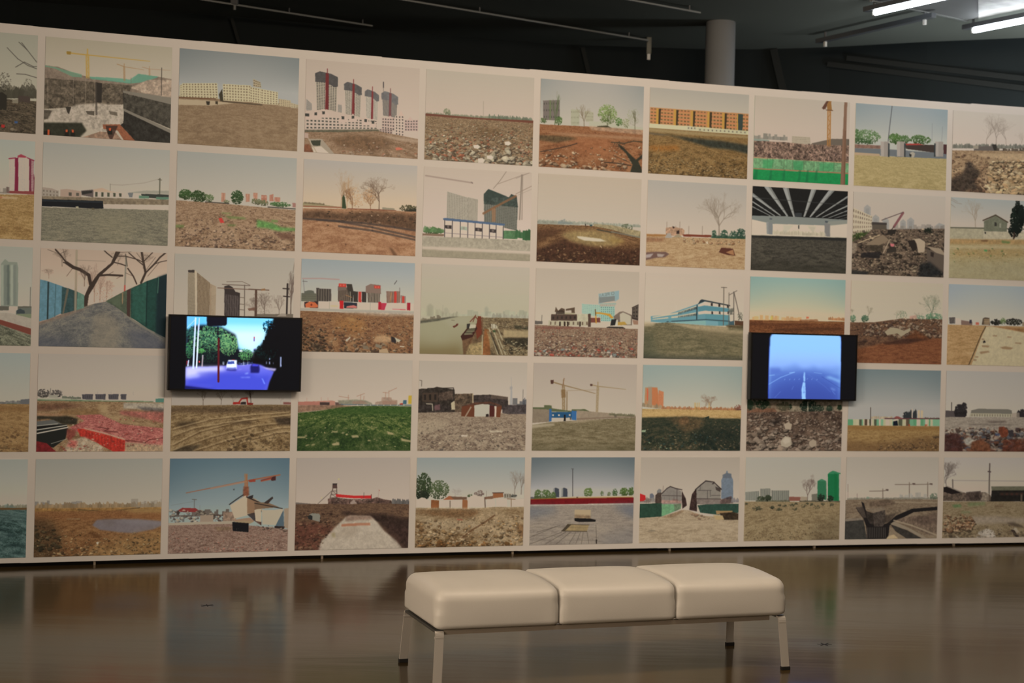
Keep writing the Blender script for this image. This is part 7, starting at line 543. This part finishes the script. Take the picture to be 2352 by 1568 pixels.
# ---- ceiling fittings ----------------------------------------------------------
def bar(bm, a, b_, wd, ht):
    a, b_ = Vector(a), Vector(b_); d = b_-a; q = Matrix.Rotation(math.atan2(d.y, d.x), 4, 'Z'); q.translation = a; box(bm, 0, d.length, -wd/2, wd/2, -ht/2, ht/2, q, .002)
def batten(a, b_, label, lit, z=4.36):
    """fluorescent batten hung on two rods; a is the far-left end"""
    a, b_ = Vector((a[0], a[1], z)), Vector((b_[0], b_[1], z)); d = (b_-a).normalized(); L_ = (b_-a).length
    root = empty('fluorescent_batten', a); tag(root, label, 'light fitting', 'fluorescent battens under the dark ceiling'); o = -a
    bm = bmesh.new(); bar(bm, a+o, b_+o, .055, .040); link('housing', bm, M_rail, root)
    for t in (.10, L_-.10):
        c_ = a+d*t+o; bm = bmesh.new(); tube(bm, c_+Vector((0, 0, .018)), c_+Vector((0, 0, 4.43-z)), .012, 8); link('rod', bm, M_rail, root)
        bm = bmesh.new(); box(bm, -.012, .012, -.012, .012, -.064, -.018, Matrix.Translation(c_)@Matrix.Rotation(math.atan2(d.y, d.x), 4, 'Z'), .003); link('lamp_holder', bm, M_light_metal, root)
    if lit:
        bm = bmesh.new(); tube(bm, a+d*.112+o-Vector((0, 0, .042)), a+d*(L_-.112)+o-Vector((0, 0, .042)), .023, 16); link('tube', bm, M_tube, root, smooth=True)
    return root
dd = Vector((.545, -.838, 0))
batten((2.731, 13.572), (3.457, 12.382), 'unlit grey fluorescent batten with two bare lamp holders, behind the lit ones', False)
A1 = Vector((2.850, 12.240, 0)); batten(A1, A1+dd*1.42, 'lit fluorescent tube on a batten, nearer the pillar', True)
A2 = Vector((3.845, 12.83, 0)); batten(A2, A2+dd*1.42, 'lit fluorescent tube on a batten beside the bright metal sheet, at the right edge', True)
def rail(a, b_, label, z=4.385):
    root = empty('ceiling_rail', (a[0], a[1], z)); tag(root, label, 'rail', 'thin conduit rails under the dark ceiling'); o = Vector((-a[0], -a[1], 0)); a, b_ = Vector((a[0], a[1], 0)), Vector((b_[0], b_[1], 0))
    bm = bmesh.new(); bar(bm, a+o, b_+o, .022, .014); link('channel', bm, M_light_rail, root)
    for t in (.06, .5, .94):
        c_ = a+(b_-a)*t+o; bm = bmesh.new(); tube(bm, c_+Vector((0, 0, .005)), c_+Vector((0, 0, 4.43-z)), .006, 6); link('hanger', bm, M_rail, root)
M_light_rail = mat('rail_grey', (.16, .165, .155), .5)
rail((-2.722, 12.584), (-1.344, 13.502), 'thin grey ceiling rail, leftmost, above the wall')
rail((-1.9, 11.81), (1.199, 13.844), 'long thin grey ceiling rail ending at the small hanging lamp holder')
rail((-.1, 11.55), (1.533, 12.626), 'thin grey ceiling rail ending just left of the round pillar')
pe = empty('pendant_holder', (1.218, 13.93, 4.43)); tag(pe, 'small hanging olive lamp holder with pale tip, left of the pillar', 'lamp holder')
bm = bmesh.new(); box(bm, -.022, .022, -.018, .018, -.155, 0, bev=.004); link('stem', bm, mat('olive_metal', (.11, .11, .085), .5), pe)
bm = bmesh.new(); box(bm, -.015, .015, -.012, .012, -.21, -.155, bev=.003); link('tip', bm, M_light_metal, pe)
jb = empty('junction_box', (-2.46, 12.76, 4.43)); tag(jb, 'small grey junction box with a stub on the leftmost ceiling rail', 'junction box')
bm = bmesh.new(); box(bm, -.03, .03, -.03, .03, -.045, 0, bev=.004); link('box_body', bm, M_rail, jb)
bm = bmesh.new(); tube(bm, (0, 0, -.045), (0, 0, -.09), .012, 8); link('stub', bm, M_light_rail, jb)
# hung grey ceiling panel with a bright sheet-metal skin, between the lit tubes
P0 = [(2.861, 12.105), (3.848, 12.759), (5.00, 10.98), (4.01, 10.30)]
raft = empty('ceiling_raft', (3.848, 12.759, 4.405)); tag(raft, 'grey hung ceiling panel with crinkled bright metal sheet, between the lit tubes', 'ceiling panel')
def slab(pts, z0, z1, name, mt, o=(-3.848, -12.759, -4.405)):
    bm = bmesh.new(); a = [bm.verts.new((x+o[0], y+o[1], z0+o[2])) for x, y in pts]; b_ = [bm.verts.new((x+o[0], y+o[1], z1+o[2])) for x, y in pts]
    bm.faces.new(a); bm.faces.new(b_[::-1])
    for i in range(len(pts)): bm.faces.new((a[i], a[(i+1) % len(pts)], b_[(i+1) % len(pts)], b_[i]))
    return link(name, bm, mt, raft)
slab(P0, 4.405, 4.425, 'board', M_raft)
slab([(3.60, 11.66), (3.905, 12.625), (3.925, 12.60), (4.96, 10.98), (4.20, 10.45)], 4.398, 4.405, 'metal_sheet', M_foil)
bm = bmesh.new(); bar(bm, (2.861-3.848, 12.105-12.759, .005), (0, 0, .005), .03, .026); link('edge_trim', bm, M_light_rail, raft)

# small star-shaped scuffs on the screed
for (x, y, lab) in ((-1.72, 8.53, 'small dark star-shaped scuff on the floor below the larger monitor'), (1.70, 7.86, 'small dark star-shaped scuff on the floor to the right of the bench')):
    bm = bmesh.new()
    for k_, ln in ((0, .085), (1.0, .07), (2.1, .075)): box(bm, -ln/2, ln/2, -.0028, .0028, .0002, .0010, Matrix.Rotation(k_+.9, 4, 'Z'))
    o = link('floor_scuff', bm, mat('scuff_dark', (.012, .012, .014), .6)); o.location = (x, y, 0); tag(o, lab, 'floor mark', 'star-shaped scuffs on the floor')
